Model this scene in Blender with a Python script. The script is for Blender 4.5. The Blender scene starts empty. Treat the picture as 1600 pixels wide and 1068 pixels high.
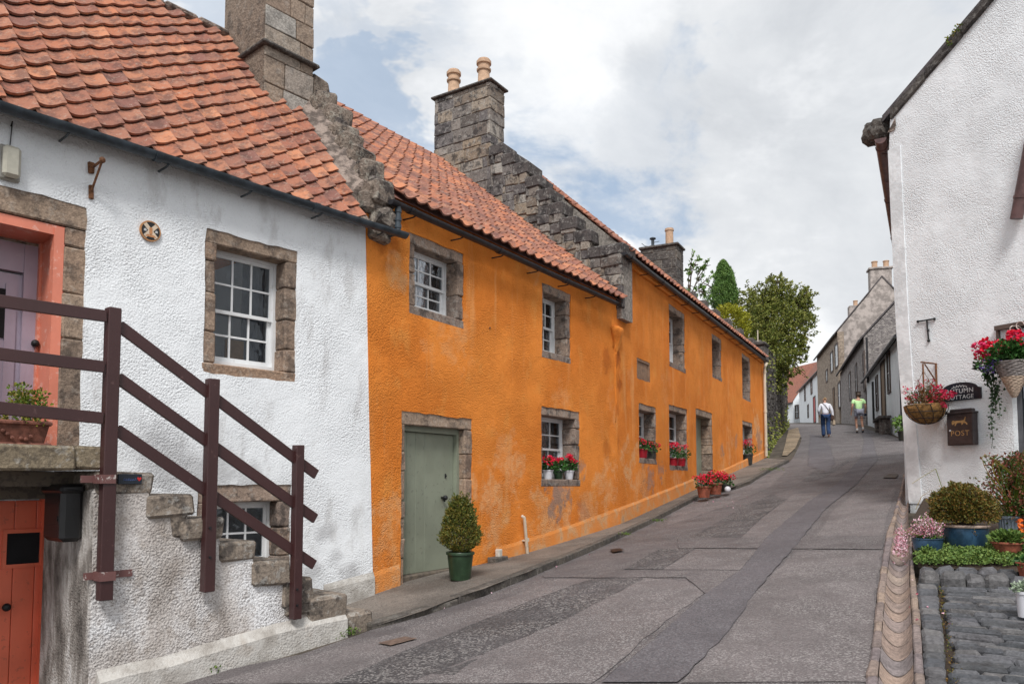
import bpy, bmesh, math, random
import numpy as np
from math import radians as RAD, sin, cos, tan, pi, sqrt, atan2
from mathutils import Vector, Matrix, noise as mnoise
from mathutils.geometry import tessellate_polygon
random.seed(7)
SC = bpy.context.scene
COL = SC.collection

# ------------------------------------------------------------------ camera
PIT = RAD(3.5); FPX = 1200.0; SHIFT = 0.0904
cam_d = bpy.data.cameras.new("camera"); cam = bpy.data.objects.new("camera", cam_d); COL.objects.link(cam)
cam.location = (0, 0, 0); cam.rotation_euler = (RAD(90) + PIT, 0, 0)
cam_d.sensor_width = 36; cam_d.lens = 27; cam_d.shift_y = SHIFT
cam_d.clip_start = 0.05; cam_d.clip_end = 3000
SC.camera = cam
SC.render.resolution_x = 1024; SC.render.resolution_y = 683

def ray(x, y):
    a = (x - 800) / FPX; b = (534 - y) / FPX + SHIFT * 1600 / FPX
    return Vector((a, cos(PIT) - b * sin(PIT), sin(PIT) + b * cos(PIT)))

# ------------------------------------------------------------------ materials helper
class NT:
    def __init__(s, tree): s.t = tree; s.n = tree.nodes; s.l = tree.links
    def new(s, typ, **kw):
        nd = s.n.new(typ)
        for k, v in kw.items(): setattr(nd, k, v)
        return nd
    def put(s, nd, key, v):
        sk = nd.inputs[key]
        if isinstance(v, bpy.types.NodeSocket): s.l.new(v, sk)
        elif v is not None: sk.default_value = v if not (isinstance(v, tuple) and len(v) == 3 and sk.type == 'RGBA') else (*v, 1)
    def noise(s, scale, detail=3, vec=None, rough=0.55, dist=0.0, out='Fac', k=1.7):
        nd = s.new('ShaderNodeTexNoise'); s.put(nd, 'Scale', scale); s.put(nd, 'Detail', detail)
        s.put(nd, 'Roughness', rough); s.put(nd, 'Distortion', dist)
        if vec is not None: s.put(nd, 'Vector', vec)
        if out == 'Fac' and k != 1: return s.math('MULTIPLY_ADD', nd.outputs[0], k, .5 - .5 * k, clamp=True)
        return nd.outputs[out]
    def voro(s, scale, vec=None, feature='F1', out='Distance', rnd=1.0):
        nd = s.new('ShaderNodeTexVoronoi', feature=feature); s.put(nd, 'Scale', scale); s.put(nd, 'Randomness', rnd)
        if vec is not None: s.put(nd, 'Vector', vec)
        return nd.outputs[out]
    def ramp(s, fac, stops, interp='LINEAR'):
        nd = s.new('ShaderNodeValToRGB'); s.put(nd, 'Fac', fac); cr = nd.color_ramp; cr.interpolation = interp
        while len(cr.elements) > 1: cr.elements.remove(cr.elements[-1])
        for i, (p, c) in enumerate(stops):
            e = cr.elements[0] if i == 0 else cr.elements.new(p)
            e.position = p
            if not isinstance(c, (tuple, list)): c = (c, c, c)
            e.color = (*c[:3], 1)
        return nd.outputs['Color']
    def mix(s, fac, a, b, blend='MIX'):
        nd = s.new('ShaderNodeMix', data_type='RGBA', blend_type=blend)
        s.put(nd, 0, fac)
        for k, v in ((6, a), (7, b)):
            if isinstance(v, bpy.types.NodeSocket): s.l.new(v, nd.inputs[k])
            else: nd.inputs[k].default_value = (*v[:3], 1)
        return nd.outputs[2]
    def math(s, op, a, b=None, c=None, clamp=False):
        nd = s.new('ShaderNodeMath', operation=op, use_clamp=clamp); s.put(nd, 0, a)
        if b is not None: s.put(nd, 1, b)
        if c is not None: s.put(nd, 2, c)
        return nd.outputs[0]
    def vmath(s, op, a, b=None, out=0):
        nd = s.new('ShaderNodeVectorMath', operation=op); s.put(nd, 0, a)
        if b is not None: s.put(nd, 1, b)
        return nd.outputs[out]
    def mapr(s, v, a, b, c=0.0, d=1.0):
        nd = s.new('ShaderNodeMapRange'); s.put(nd, 0, v)
        for i, q in enumerate((a, b, c, d)): nd.inputs[i + 1].default_value = q
        nd.interpolation_type = 'SMOOTHSTEP'
        return nd.outputs[0]
    def pos(s): return s.new('ShaderNodeNewGeometry').outputs['Position']
    def island(s): return s.new('ShaderNodeNewGeometry').outputs['Random Per Island']
    def obj(s): return s.new('ShaderNodeTexCoord').outputs['Object']
    def scale(s, v, sc):
        nd = s.new('ShaderNodeMapping'); s.put(nd, 'Vector', v); nd.inputs['Scale'].default_value = sc
        return nd.outputs[0]
    def bump(s, h, strength=0.5, dist=0.01, nrm=None):
        nd = s.new('ShaderNodeBump'); s.put(nd, 'Height', h); s.put(nd, 'Strength', strength); s.put(nd, 'Distance', dist)
        if nrm is not None: s.l.new(nrm, nd.inputs['Normal'])
        return nd.outputs[0]
    def blobs(s, pts, vec, wob=0.35, wscale=2.5):
        """sum of soft spots at fixed places of the world; pts = [(Vector, radius, strength)]"""
        w = s.noise(wscale, 4, vec, 0.65)
        acc = None
        for (p, r, k) in pts:
            d = s.vmath('DISTANCE', vec, tuple(p), out='Value')
            dd = s.math('ADD', s.math('DIVIDE', d, r), s.math('MULTIPLY', s.math('SUBTRACT', w, 0.5), wob * 4))
            m = s.math('MULTIPLY', s.mapr(dd, 0.25, 1.15, 1.0, 0.0), k)
            acc = m if acc is None else s.math('MAXIMUM', acc, m)
        return acc

def mat(name, build):
    m = bpy.data.materials.new(name); m.use_nodes = True
    t = m.node_tree; t.nodes.clear(); n = NT(t)
    out = t.nodes.new('ShaderNodeOutputMaterial'); p = t.nodes.new('ShaderNodeBsdfPrincipled')
    t.links.new(p.outputs[0], out.inputs[0])
    r = build(n, p) or {}
    for k, v in r.items(): n.put(p, k, v)
    return m

# ------------------------------------------------------------------ world, sun, exposure
SUN_EL, SUN_AZ = 50, 182      # azimuth clockwise from +Y
w = bpy.data.worlds.new("World"); SC.world = w; w.use_nodes = True
wt = w.node_tree; wt.nodes.clear(); wn = NT(wt)
wo = wt.nodes.new('ShaderNodeOutputWorld'); bg = wt.nodes.new('ShaderNodeBackground'); wt.links.new(bg.outputs[0], wo.inputs[0])
sky = wt.nodes.new('ShaderNodeTexSky'); sky.sky_type = 'NISHITA'; sky.sun_disc = False
sky.sun_elevation = RAD(SUN_EL); sky.sun_rotation = RAD(SUN_AZ)
sky.air_density = 1.0; sky.dust_density = 1.5; sky.ozone_density = 1.0
gv = wt.nodes.new('ShaderNodeTexCoord').outputs['Generated']
sv = wn.scale(gv, (1, 1, 1.7))
n1 = wn.noise(3.2, 7, sv, 0.60, 0.3, k=1.3)
n2 = wn.noise(2.4, 7, wn.vmath('ADD', sv, (3.1, 1.7, 0.4)), 0.64, 0.4, k=1.5)
n3 = wn.noise(5.0, 5, wn.vmath('ADD', sv, (0.3, 7.7, 2.4)), 0.62, 0.2, k=1.3)
def skyblob(lst, wob):
    acc = None
    for (x, y, r, k) in lst:
        d = ray(x, y).normalized()
        dist = wn.vmath('DISTANCE', gv, tuple(d), out='Value')
        m = wn.math('MULTIPLY', wn.mapr(wn.math('ADD', dist, wn.math('MULTIPLY', wn.math('SUBTRACT', n3, 0.5), wob)), r * 0.35, r, 1.0, 0.0), k)
        acc = m if acc is None else wn.math('MAXIMUM', acc, m)
    return acc
blue = skyblob([(885, 200, .13, 1.0), (600, 190, .065, .8), (985, 325, .10, .9), (800, 120, .06, .5), (520, 50, .05, .35), (930, 20, .07, .5), (320, 5, .07, .5), (700, 20, .05, .3)], 0.42)
grey = skyblob([(1230, 210, .30, 1.0), (1330, 60, .25, .7), (1100, 90, .2, .35), (1180, 330, .15, .5), (560, 350, .1, .3)], 0.38)
bluef = wn.math('MULTIPLY', blue, wn.mapr(n1, 0.36, 0.54, 0.1, 1.0))
rest = wn.mapr(n1, 0.64, 0.8, 0.0, 0.55)
bluef = wn.math('MAXIMUM', bluef, wn.math('MULTIPLY', rest, 0.5))
SKY_L = 8.5
cl = wn.ramp(n2, [(0.26, (0.60, 0.625, 0.66)), (0.5, (0.79, 0.81, 0.835)), (0.70, (0.93, 0.94, 0.95))])
cl = wn.mix(wn.math('MULTIPLY', grey, 0.42), cl, (0.54, 0.565, 0.60))
cl = wn.mix(wn.mapr(n3, 0.48, 0.7, 0.0, 0.5), cl, (0.93, 0.94, 0.955))
clv = wn.vmath('SCALE', cl); clv.node.inputs['Scale'].default_value = SKY_L
bl = wn.mix(0.82, sky.outputs[0], tuple(SKY_L * c for c in (0.31, 0.44, 0.62)))
wn.put(bg, 'Color', wn.mix(wn.math('MULTIPLY', bluef, 0.8), clv, bl)); bg.inputs['Strength'].default_value = 0.10

sd = bpy.data.lights.new("sun", 'SUN'); so = bpy.data.objects.new("sun", sd); COL.objects.link(so)
sd.energy = 2.3; sd.angle = RAD(15); sd.color = (1.0, 0.975, 0.94)
so.rotation_euler = (RAD(90 - SUN_EL), 0, RAD(180 - SUN_AZ)); so.location = (0, -5, 20)
vs = SC.view_settings; vs.view_transform = 'Standard'; vs.look = 'None'; vs.exposure = 0.40; vs.gamma = 1
SC.cycles.max_bounces = 6; SC.cycles.diffuse_bounces = 3; SC.cycles.transparent_max_bounces = 12

# ------------------------------------------------------------------ mesh helpers
ORG = {}
class MB:
    def __init__(s): s.v = []; s.f = []; s.m = []
    def add(s, vs, fs, mi=0):
        b = len(s.v); s.v += [tuple(q) for q in vs]; s.f += [tuple(b + i for i in f) for f in fs]; s.m += [mi] * len(fs)
    def hexa(s, c, mi=0):
        s.add(c, [(0, 3, 2, 1), (4, 5, 6, 7), (0, 1, 5, 4), (1, 2, 6, 5), (2, 3, 7, 6), (3, 0, 4, 7)], mi)
    def box(s, F, a0, a1, b0, b1, c0, c1, mi=0):
        s.hexa([F(a0, b0, c0), F(a1, b0, c0), F(a1, b1, c0), F(a0, b1, c0), F(a0, b0, c1), F(a1, b0, c1), F(a1, b1, c1), F(a0, b1, c1)], mi)
    def block(s, F, a0, a1, b0, b1, c0, c1, bev=0.012, jit=0.0, mi=0, rnd=random):
        """a stone: chamfered box, corners nudged"""
        if a1 < a0: a0, a1 = a1, a0
        if b1 < b0: b0, b1 = b1, b0
        lim = min(a1 - a0, b1 - b0, c1 - c0) * 0.35; bev = min(bev, lim)
        vid = {}; vs = []
        for ia in (0, 1):
            for ib in (0, 1):
                for ic in (0, 1):
                    j = [rnd.uniform(-jit, jit) for _ in range(3)]
                    P = [(a0, a1)[ia] + j[0], (b0, b1)[ib] + j[1], (c0, c1)[ic] + j[2]]
                    sg = [1 - 2 * ia, 1 - 2 * ib, 1 - 2 * ic]
                    for ax in range(3):
                        q = list(P)
                        for o in range(3):
                            if o != ax: q[o] += sg[o] * bev
                        vid[(ia, ib, ic, ax)] = len(vs); vs.append(F(*q))
        fs = []
        for ax in range(3):
            o1, o2 = [k for k in range(3) if k != ax]
            for e in (0, 1):
                loop = []
                for (p, q) in ((0, 0), (1, 0), (1, 1), (0, 1)):
                    k = [0, 0, 0]; k[ax] = e; k[o1] = p; k[o2] = q
                    loop.append(vid[(*k, ax)])
                fs.append(loop)
        for ax in range(3):
            o1, o2 = [k for k in range(3) if k != ax]
            for p in (0, 1):
                for q in (0, 1):
                    k0 = [0, 0, 0]; k0[o1] = p; k0[o2] = q; k1 = list(k0); k1[ax] = 1
                    fs.append([vid[(*k0, o1)], vid[(*k1, o1)], vid[(*k1, o2)], vid[(*k0, o2)]])
        for ia in (0, 1):
            for ib in (0, 1):
                for ic in (0, 1): fs.append([vid[(ia, ib, ic, x)] for x in range(3)])
        s.add(vs, fs, mi)
    def tube(s, pts, rad, n=8, mi=0, caps=True):
        pts = [Vector(p) for p in pts]; N = len(pts)
        if not isinstance(rad, (list, tuple)): rad = [rad] * N
        vs = []; prev = None
        for i, p in enumerate(pts):
            d = (pts[min(i + 1, N - 1)] - pts[max(i - 1, 0)]).normalized()
            if prev is None:
                a = d.cross(Vector((0, 0, 1)));
                if a.length < 0.1: a = d.cross(Vector((1, 0, 0)))
            else: a = prev - d * prev.dot(d)
            a.normalize(); b = d.cross(a); prev = a
            for k in range(n):
                t = 2 * pi * k / n; vs.append(p + (a * cos(t) + b * sin(t)) * rad[i])
        fs = [(i * n + k, i * n + (k + 1) % n, (i + 1) * n + (k + 1) % n, (i + 1) * n + k) for i in range(N - 1) for k in range(n)]
        if caps: fs += [tuple(range(n))[::-1], tuple((N - 1) * n + k for k in range(n))]
        s.add(vs, fs, mi)
    def lathe(s, prof, c=(0, 0, 0), n=20, mi=0, wob=0.0):
        vs = []; c = Vector(c)
        for (r, z) in prof:
            for k in range(n):
                t = 2 * pi * k / n; rr = r * (1 + wob * sin(t * 3 + z * 9) * 0.5)
                vs.append(c + Vector((rr * cos(t), rr * sin(t), z)))
        N = len(prof)
        fs = [(i * n + k, i * n + (k + 1) % n, (i + 1) * n + (k + 1) % n, (i + 1) * n + k) for i in range(N - 1) for k in range(n)]
        fs += [tuple(range(n))[::-1], tuple((N - 1) * n + k for k in range(n))]
        s.add(vs, fs, mi)
    def sphere(s, c, r, n=8, m=6, sc=(1, 1, 1), mi=0):
        c = Vector(c); prof = []
        vs = [c + Vector((0, 0, -r * sc[2]))]
        for i in range(1, m):
            a = -pi / 2 + pi * i / m
            for k in range(n):
                t = 2 * pi * k / n
                vs.append(c + Vector((r * cos(a) * cos(t) * sc[0], r * cos(a) * sin(t) * sc[1], r * sin(a) * sc[2])))
        vs.append(c + Vector((0, 0, r * sc[2])))
        fs = [(0, 1 + (k + 1) % n, 1 + k) for k in range(n)]
        for i in range(m - 2):
            fs += [(1 + i * n + k, 1 + i * n + (k + 1) % n, 1 + (i + 1) * n + (k + 1) % n, 1 + (i + 1) * n + k) for k in range(n)]
        b = 1 + (m - 2) * n; fs += [(b + k, b + (k + 1) % n, len(vs) - 1) for k in range(n)]
        s.add(vs, fs, mi)
    def leaves(s, P, N, size, asp=0.6, mi=0, rnd=None, fold=0.25):
        """leaf-shaped quads at points P, growing roughly along N"""
        rnd = rnd or random
        for p, nn in zip(P, N):
            p = Vector(p); d = Vector(nn)
            if d.length < 1e-4: d = Vector((0, 0, 1))
            d.normalize(); q = Vector((rnd.gauss(0, 1), rnd.gauss(0, 1), rnd.gauss(0, 1)))
            a = d.cross(q)
            if a.length < 1e-3: a = Vector((1, 0, 0))
            a.normalize(); L = size * rnd.uniform(0.6, 1.25); W = L * asp * 0.5; up = a.cross(d) * (L * fold)
            s.add([p, p + d * L * .5 + a * W + up, p + d * L, p + d * L * .5 - a * W + up], [(0, 1, 2, 3)], mi)
    def build(s, name, mats, parent=None, smooth=False, recalc=True, loc=None):
        me = bpy.data.meshes.new(name)
        o0 = Vector(ORG.get(parent.name, (0, 0, 0))) if parent else Vector(loc or (0, 0, 0))
        me.from_pydata([(x - o0.x, y - o0.y, z - o0.z) for x, y, z in s.v], [], s.f)
        if not isinstance(mats, (list, tuple)): mats = [mats]
        for m in mats: me.materials.append(m)
        me.polygons.foreach_set('material_index', s.m)
        if recalc:
            bm = bmesh.new(); bm.from_mesh(me); bmesh.ops.recalc_face_normals(bm, faces=bm.faces); bm.to_mesh(me); bm.free()
        if smooth: me.polygons.foreach_set('use_smooth', [True] * len(me.polygons))
        me.update()
        o = bpy.data.objects.new(name, me); COL.objects.link(o)
        if parent: o.parent = parent
        else: o.location = o0
        ORG[o.name] = tuple(o0)
        return o

def tag(o, label=None, cat=None, group=None, kind=None):
    for k, v in (('label', label), ('category', cat), ('group', group), ('kind', kind)):
        if v: o[k] = v
    return o
def thing(name, loc, label, cat, group=None):
    o = bpy.data.objects.new(name, None); COL.objects.link(o); o.location = loc; o.empty_display_size = 0.2
    ORG[o.name] = tuple(loc)
    return tag(o, label, cat, group)
def smooth_by_angle(o, ang=40):
    me = o.data
    me.polygons.foreach_set('use_smooth', [True] * len(me.polygons))
    try: me.set_sharp_from_angle(angle=RAD(ang))
    except Exception: pass
    return o
def copy_tree(o, loc, rz=0.0, parent=None, first=True):
    c = o.copy(); COL.objects.link(c)
    if first: c.location = loc; c.rotation_euler = (0, 0, rz)
    else: c.parent = parent
    ORG[c.name] = tuple(loc)
    for ch in list(o.children): copy_tree(ch, loc, 0, c, False)
    return c

# ------------------------------------------------------------------ facade frames
class Fac:
    """vertical plane: s along it, off towards the street, z up"""
    def __init__(s, C, ang, flip=False):
        a = RAD(ang); s.C = Vector((C[0], C[1], 0)); s.u = Vector((sin(a), cos(a), 0))
        s.n = Vector((cos(a), -sin(a), 0))
        if flip: s.n = -s.n
    def __call__(s, a, b, c): return s.C + s.u * a + s.n * b + Vector((0, 0, c))
    def px(s, x, y, off=0.0):
        d = ray(x, y); P = s.C + s.n * off
        t = P.dot(s.n) / d.dot(s.n); q = d * t - s.C
        return q.dot(s.u), q.z
    def sz(s, x, off=0.0): return s.px(x, 700, off)[0]

FW = Fac((-1.611, 8.706), 40.6)
FO = Fac((-1.611, 8.706), 33.0)
S1 = 6.54
C1 = FO(S1, 0, 0)
FP = Fac((C1.x, C1.y), 28.2)
LP = 15.1

# ------------------------------------------------------------------ ground
T30 = RAD(30)
Lt = [(-40, -5), (-10, -2.8), (0, -2.05), (2.9, -1.74), (3.9, -1.55), (5.8, -1.50), (6.7, -1.35), (7.5, -1.26), (10, -1.16), (13.3, -.90), (20, -.12), (28.4, .78),
      (35.4, 1.88), (38.3, 2.2), (46, 3.1), (61.7, 4.35), (75, 5.4), (93, 6.8), (101, 7.4), (160, 9), (3000, 9)]
Rt = [(-40, -5), (-10, -2.6), (0, -1.6), (12.9, -.30), (20, .42), (28.4, 1.2), (35, 1.95), (38.3, 2.3), (46, 3.1)] + Lt[15:]
_ts = np.arange(-42, 200, 0.1); _k = np.exp(-0.5 * (np.arange(-20, 21) / 7.0) ** 2); _k /= _k.sum()
_LL = np.convolve(np.pad(np.interp(_ts, *zip(*Lt)), 20, 'edge'), _k, 'valid'); _RR = np.convolve(np.pad(np.interp(_ts, *zip(*Rt)), 20, 'edge'), _k, 'valid')
def g_tp(t, p):
    L = float(np.interp(t, _ts, _LL)); R = float(np.interp(t, _ts, _RR))
    w_ = min(1, max(0, (p + 5.6) / 5.1))
    return L * (1 - w_) + R * w_
def to_tp(X, Y): return X * sin(T30) + Y * cos(T30), X * cos(T30) - Y * sin(T30)
def to_xy(t, p): return t * sin(T30) + p * cos(T30), t * cos(T30) - p * sin(T30)
def g(X, Y): return g_tp(*to_tp(X, Y))
def gpx(x, y, dz=0.0):
    """where the sight line through a photo point meets the ground"""
    d = ray(x, y); lo, hi = 0.5, 140.0; k = 1.0; prev = None
    s_ = 1.0
    while s_ < 160:
        q = d * s_
        if q.z < g(q.x, q.y) + dz: break
        s_ *= 1.03
    lo, hi = s_ / 1.03, s_
    for _ in range(40):
        m = (lo + hi) / 2; q = d * m
        if q.z < g(q.x, q.y) + dz: hi = m
        else: lo = m
    return d * lo
def tppx(x, y, dz=0.0):
    q = gpx(x, y, dz); return to_tp(q.x, q.y)

def sheet(mb, poly, dz, step=0.5, pstep=None, mi=0, t0=None):
    """flat (t,p) polygon cut along a grid and laid on the ground"""
    bm = bmesh.new(); vs = [bm.verts.new((t, p, 0)) for t, p in poly]; bm.faces.new(vs)
    ts = [t for t, _ in poly]; ps = [p for _, p in poly]
    k = math.ceil(min(ts) / step) * step
    while k < max(ts):
        bmesh.ops.bisect_plane(bm, geom=bm.verts[:] + bm.edges[:] + bm.faces[:], plane_co=(k, 0, 0), plane_no=(1, 0, 0)); k += step
    st = pstep or step
    k = math.ceil(min(ps) / st) * st
    while k < max(ps):
        bmesh.ops.bisect_plane(bm, geom=bm.verts[:] + bm.edges[:] + bm.faces[:], plane_co=(0, k, 0), plane_no=(0, 1, 0)); k += st
    bmesh.ops.triangulate(bm, faces=[f for f in bm.faces if len(f.verts) > 4])
    bm.verts.index_update()
    out = []
    for v in bm.verts:
        x, y = to_xy(v.co.x, v.co.y); out.append((x, y, g_tp(v.co.x, v.co.y) + (dz(v.co.x) if callable(dz) else dz)))
    mb.add(out, [tuple(v.index for v in f.verts) for f in bm.faces], mi); bm.free()
# ------------------------------------------------------------------ materials
def harl_bump(n, P, k=1.0):
    a = n.noise(62, 3, P, 0.6, k=1.7); b = n.noise(2.2, 4, P, 0.55, k=1); c = n.voro(52, P); amp = n.mapr(n.noise(1.7, 3, P), .25, .75, .35, 1.25)
    gr = n.math('MULTIPLY', n.math('ADD', n.math('MULTIPLY', a, 0.7), n.math('MULTIPLY', c, -0.7)), amp)
    h = n.math('ADD', gr, n.math('MULTIPLY', b, 2.6))
    return n.bump(h, 1.0, 0.019 * k), a
def m_white(n, p, blobs=None, dirt=0.35, k=.46, base=(.85, .875, .90)):
    P = n.pos(); nb, a = harl_bump(n, P, k)
    col = n.mix(n.mapr(n.noise(1.1, 4, P), .35, .7), base, tuple(c * .93 for c in base))
    col = n.mix(n.mapr(a, .34, .18, 0, .30), col, (.50, .50, .52))
    dr = n.noise(5.5, 5, n.scale(P, (1, 1, .12)), .6)
    col = n.mix(n.mapr(dr, .66, .9, 0, dirt * .35), col, (.55, .53, .50))
    st = n.noise(3.0, 6, n.scale(P, (1, 1, .35)), .65)
    col = n.mix(n.mapr(st, .57, .78, 0, dirt), col, (.40, .38, .37))
    if blobs: col = n.mix(n.blobs(blobs, P), col, (.27, .26, .265))
    return {'Base Color': col, 'Roughness': .93, 'Normal': nb, 'Specular IOR Level': .2}
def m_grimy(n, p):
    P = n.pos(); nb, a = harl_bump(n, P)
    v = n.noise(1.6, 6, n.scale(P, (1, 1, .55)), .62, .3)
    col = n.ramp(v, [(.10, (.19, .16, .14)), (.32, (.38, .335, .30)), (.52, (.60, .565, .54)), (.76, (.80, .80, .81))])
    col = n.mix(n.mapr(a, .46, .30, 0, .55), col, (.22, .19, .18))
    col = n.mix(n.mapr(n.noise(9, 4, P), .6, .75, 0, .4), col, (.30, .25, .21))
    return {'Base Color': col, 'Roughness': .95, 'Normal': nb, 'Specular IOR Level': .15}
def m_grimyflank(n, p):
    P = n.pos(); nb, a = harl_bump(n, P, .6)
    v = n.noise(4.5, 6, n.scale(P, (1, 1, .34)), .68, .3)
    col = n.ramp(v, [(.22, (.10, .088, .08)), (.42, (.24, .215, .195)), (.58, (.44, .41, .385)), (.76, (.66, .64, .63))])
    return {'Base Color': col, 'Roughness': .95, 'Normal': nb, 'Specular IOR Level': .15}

def orange_builder(greys, pales, darks):
    def f(n, p):
        P = n.pos(); nb, a = harl_bump(n, P, .88)
        big = n.noise(.7, 5, P, .6); mid = n.noise(3.2, 5, n.scale(P, (1, 1, .6)), .62)
        col = n.mix(n.mapr(big, .3, .7), (.81, .268, .046), (.73, .22, .033))
        col = n.mix(n.mapr(mid, .55, .85, 0, .4), col, (.80, .36, .09))
        col = n.mix(n.mapr(mid, .34, .12, 0, .3), col, (.60, .16, .018))
        col = n.mix(n.mapr(a, .38, .2, 0, .40), col, (.36, .09, .012))
        dr = n.noise(4.5, 5, n.scale(P, (1, 1, .10)), .62)
        col = n.mix(n.math('MULTIPLY', n.mapr(dr, .58, .85, 0, .5), n.mapr(big, .3, .7)), col, (.80, .40, .15)); col = n.mix(n.mapr(dr, .28, .08, 0, .25), col, (.50, .12, .015))
        col = n.mix(n.math('MULTIPLY', n.blobs(pales, P, .8, 3.0), n.mapr(n.noise(9, 5, P, .7), .3, .65, .3, .85)), col, (.76, .42, .20))
        if darks: col = n.mix(n.blobs(darks, P, .35, 5.0), col, (.40, .10, .014))
        col = n.mix(n.math('MULTIPLY', n.blobs(greys, P, .7, 4.5), .9), col, n.mix(a, (.24, .16, .13), (.44, .29, .22)))
        return {'Base Color': col, 'Roughness': .92, 'Normal': nb, 'Specular IOR Level': .2}
    return f
def m_plinth(n, p):
    P = n.pos(); nb, a = harl_bump(n, P, .5)
    v = n.noise(4, 5, P, .6)
    col = n.ramp(v, [(.2, (.74, .25, .045)), (.5, (.70, .27, .07)), (.72, (.62, .34, .16)), (.9, (.38, .25, .17))])
    return {'Base Color': col, 'Roughness': .93, 'Normal': nb}
def m_whiteplinth(n, p):
    P = n.pos(); nb, a = harl_bump(n, P, .35)
    v = n.noise(3, 6, P, .65)
    col = n.ramp(v, [(.2, (.26, .235, .21)), (.42, (.38, .355, .325)), (.62, (.52, .50, .47)), (.85, (.38, .34, .30))])
    return {'Base Color': col, 'Roughness': .93, 'Normal': nb}

def stone_builder(cols, dark=.35, lich=.25, bump=.012, lichc=(.62, .60, .56), sc=1.0):
    def f(n, p):
        P = n.pos(); r = n.island()
        st = [(i / max(1, len(cols) - 1), c) for i, c in enumerate(cols)]
        col = n.ramp(r, st)
        v = n.noise(6 * sc, 6, P, .68)
        f2 = n.noise(38 * sc, 5, P, .7)
        col = n.mix(n.mapr(v, .48, .68, 0, dark), col, (.055, .05, .052))
        col = n.mix(n.mapr(n.noise(11 * sc, 5, P, .7), .57, .68, 0, lich), col, lichc)
        col = n.mix(n.mapr(f2, .3, .7, 0, .5), n.mix(.5, col, (0, 0, 0), 'MULTIPLY'), col)
        h = n.math('ADD', n.math('MULTIPLY', n.noise(12 * sc, 5, P, .65, k=1), 1.4), n.math('MULTIPLY', f2, .5))
        return {'Base Color': col, 'Roughness': .9, 'Normal': n.bump(h, 1.0, bump), 'Specular IOR Level': .25}
    return f
def tile_builder(cols, dk=.6):
    def f(n, p):
        P = n.pos(); r = n.island()
        col = n.ramp(r, [(i / (len(cols) - 1), c) for i, c in enumerate(cols)])
        v = n.noise(7, 5, P, .66); big = n.noise(1.3, 3, P)
        col = n.mix(n.mapr(v, .40, .70, 0, dk + .1), col, (.10, .055, .048))
        col = n.mix(n.mapr(n.noise(18, 4, P, .7), .60, .72, 0, .35), col, (.42, .30, .23))
        col = n.mix(n.mapr(big, .45, .8, 0, .45), col, (.20, .09, .07)); col = n.mix(n.mapr(n.noise(26, 4, P, .7), .62, .85, 0, .5), col, (.46, .36, .30))
        return {'Base Color': col, 'Roughness': .82, 'Normal': n.bump(n.noise(60, 4, P, .7), .5, .006), 'Specular IOR Level': .3}
    return f
def flat(c, rough=.6, v=.12, sc=12, bump=0.0, metal=0.0, spec=.4):
    def f(n, p):
        P = n.pos(); z = n.noise(sc, 5, P, .6)
        col = n.mix(n.mapr(z, .3, .7), tuple(q * (1 - v) for q in c), tuple(min(1, q * (1 + v)) for q in c))
        d = {'Base Color': col, 'Roughness': rough, 'Metallic': metal, 'Specular IOR Level': spec}
        if bump: d['Normal'] = n.bump(n.noise(sc * 4, 3, P), .6, bump)
        return d
    return f
def paint(c, rough=.5, wear=(.3, .28, .26), wk=.5, thr=.64):
    def f(n, p):
        P = n.pos(); z = n.noise(14, 6, P, .7); s2 = n.noise(2.2, 4, P)
        col = n.mix(n.mapr(s2, .3, .7), c, tuple(q * .86 for q in c))
        col = n.mix(n.mapr(z, thr, thr + .06, 0, wk), col, wear)
        return {'Base Color': col, 'Roughness': rough, 'Normal': n.bump(n.noise(40, 3, n.scale(P, (1, 1, .2))), .3, .003)}
    return f
def leafm(cols, rough=.55, trans=.0):
    def f(n, p):
        r = n.island(); v = n.noise(2.4, 3, n.pos())
        col = n.ramp(n.math('ADD', n.math('MULTIPLY', r, .75), n.math('MULTIPLY', v, .3)), [(i / (len(cols) - 1), c) for i, c in enumerate(cols)])
        return {'Base Color': col, 'Roughness': rough, 'Specular IOR Level': .3}
    return f
def asphalt(base, chip, chipk, scale=90, v=.25, bump=.006, thr=(.62, .66)):
    def f(n, p):
        P = n.pos()
        ch = n.noise(scale, 2, P, .5); c2 = n.voro(scale * .8, P, out='Color')
        big = n.noise(.8, 5, P, .62); mid = n.noise(5, 4, P, .6)
        col = n.mix(n.mapr(big, .3, .7), tuple(q * (1 - v) for q in base), tuple(q * (1 + v) for q in base))
        col = n.mix(n.mapr(mid, .5, .75, 0, .3), col, tuple(q * .65 for q in base))
        sep = n.new('ShaderNodeSeparateColor'); n.put(sep, 0, c2)
        col = n.mix(n.math('MULTIPLY', n.mapr(sep.outputs[0], thr[0], thr[1], 0, chipk), n.mapr(n.noise(2.2, 3, P), .3, .6, .35, 1)), col, chip)
        col = n.mix(n.mapr(sep.outputs[1], .7, .75, 0, .5), col, tuple(q * .45 for q in base))
        rain = n.noise(1.7, 4, n.scale(P, (1, .5, 1)))
        return {'Base Color': col, 'Roughness': n.mapr(rain, .4, .6, .72, .9), 'Normal': n.bump(n.math('ADD', ch, sep.outputs[0]), .9, bump)}
    return f

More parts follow.
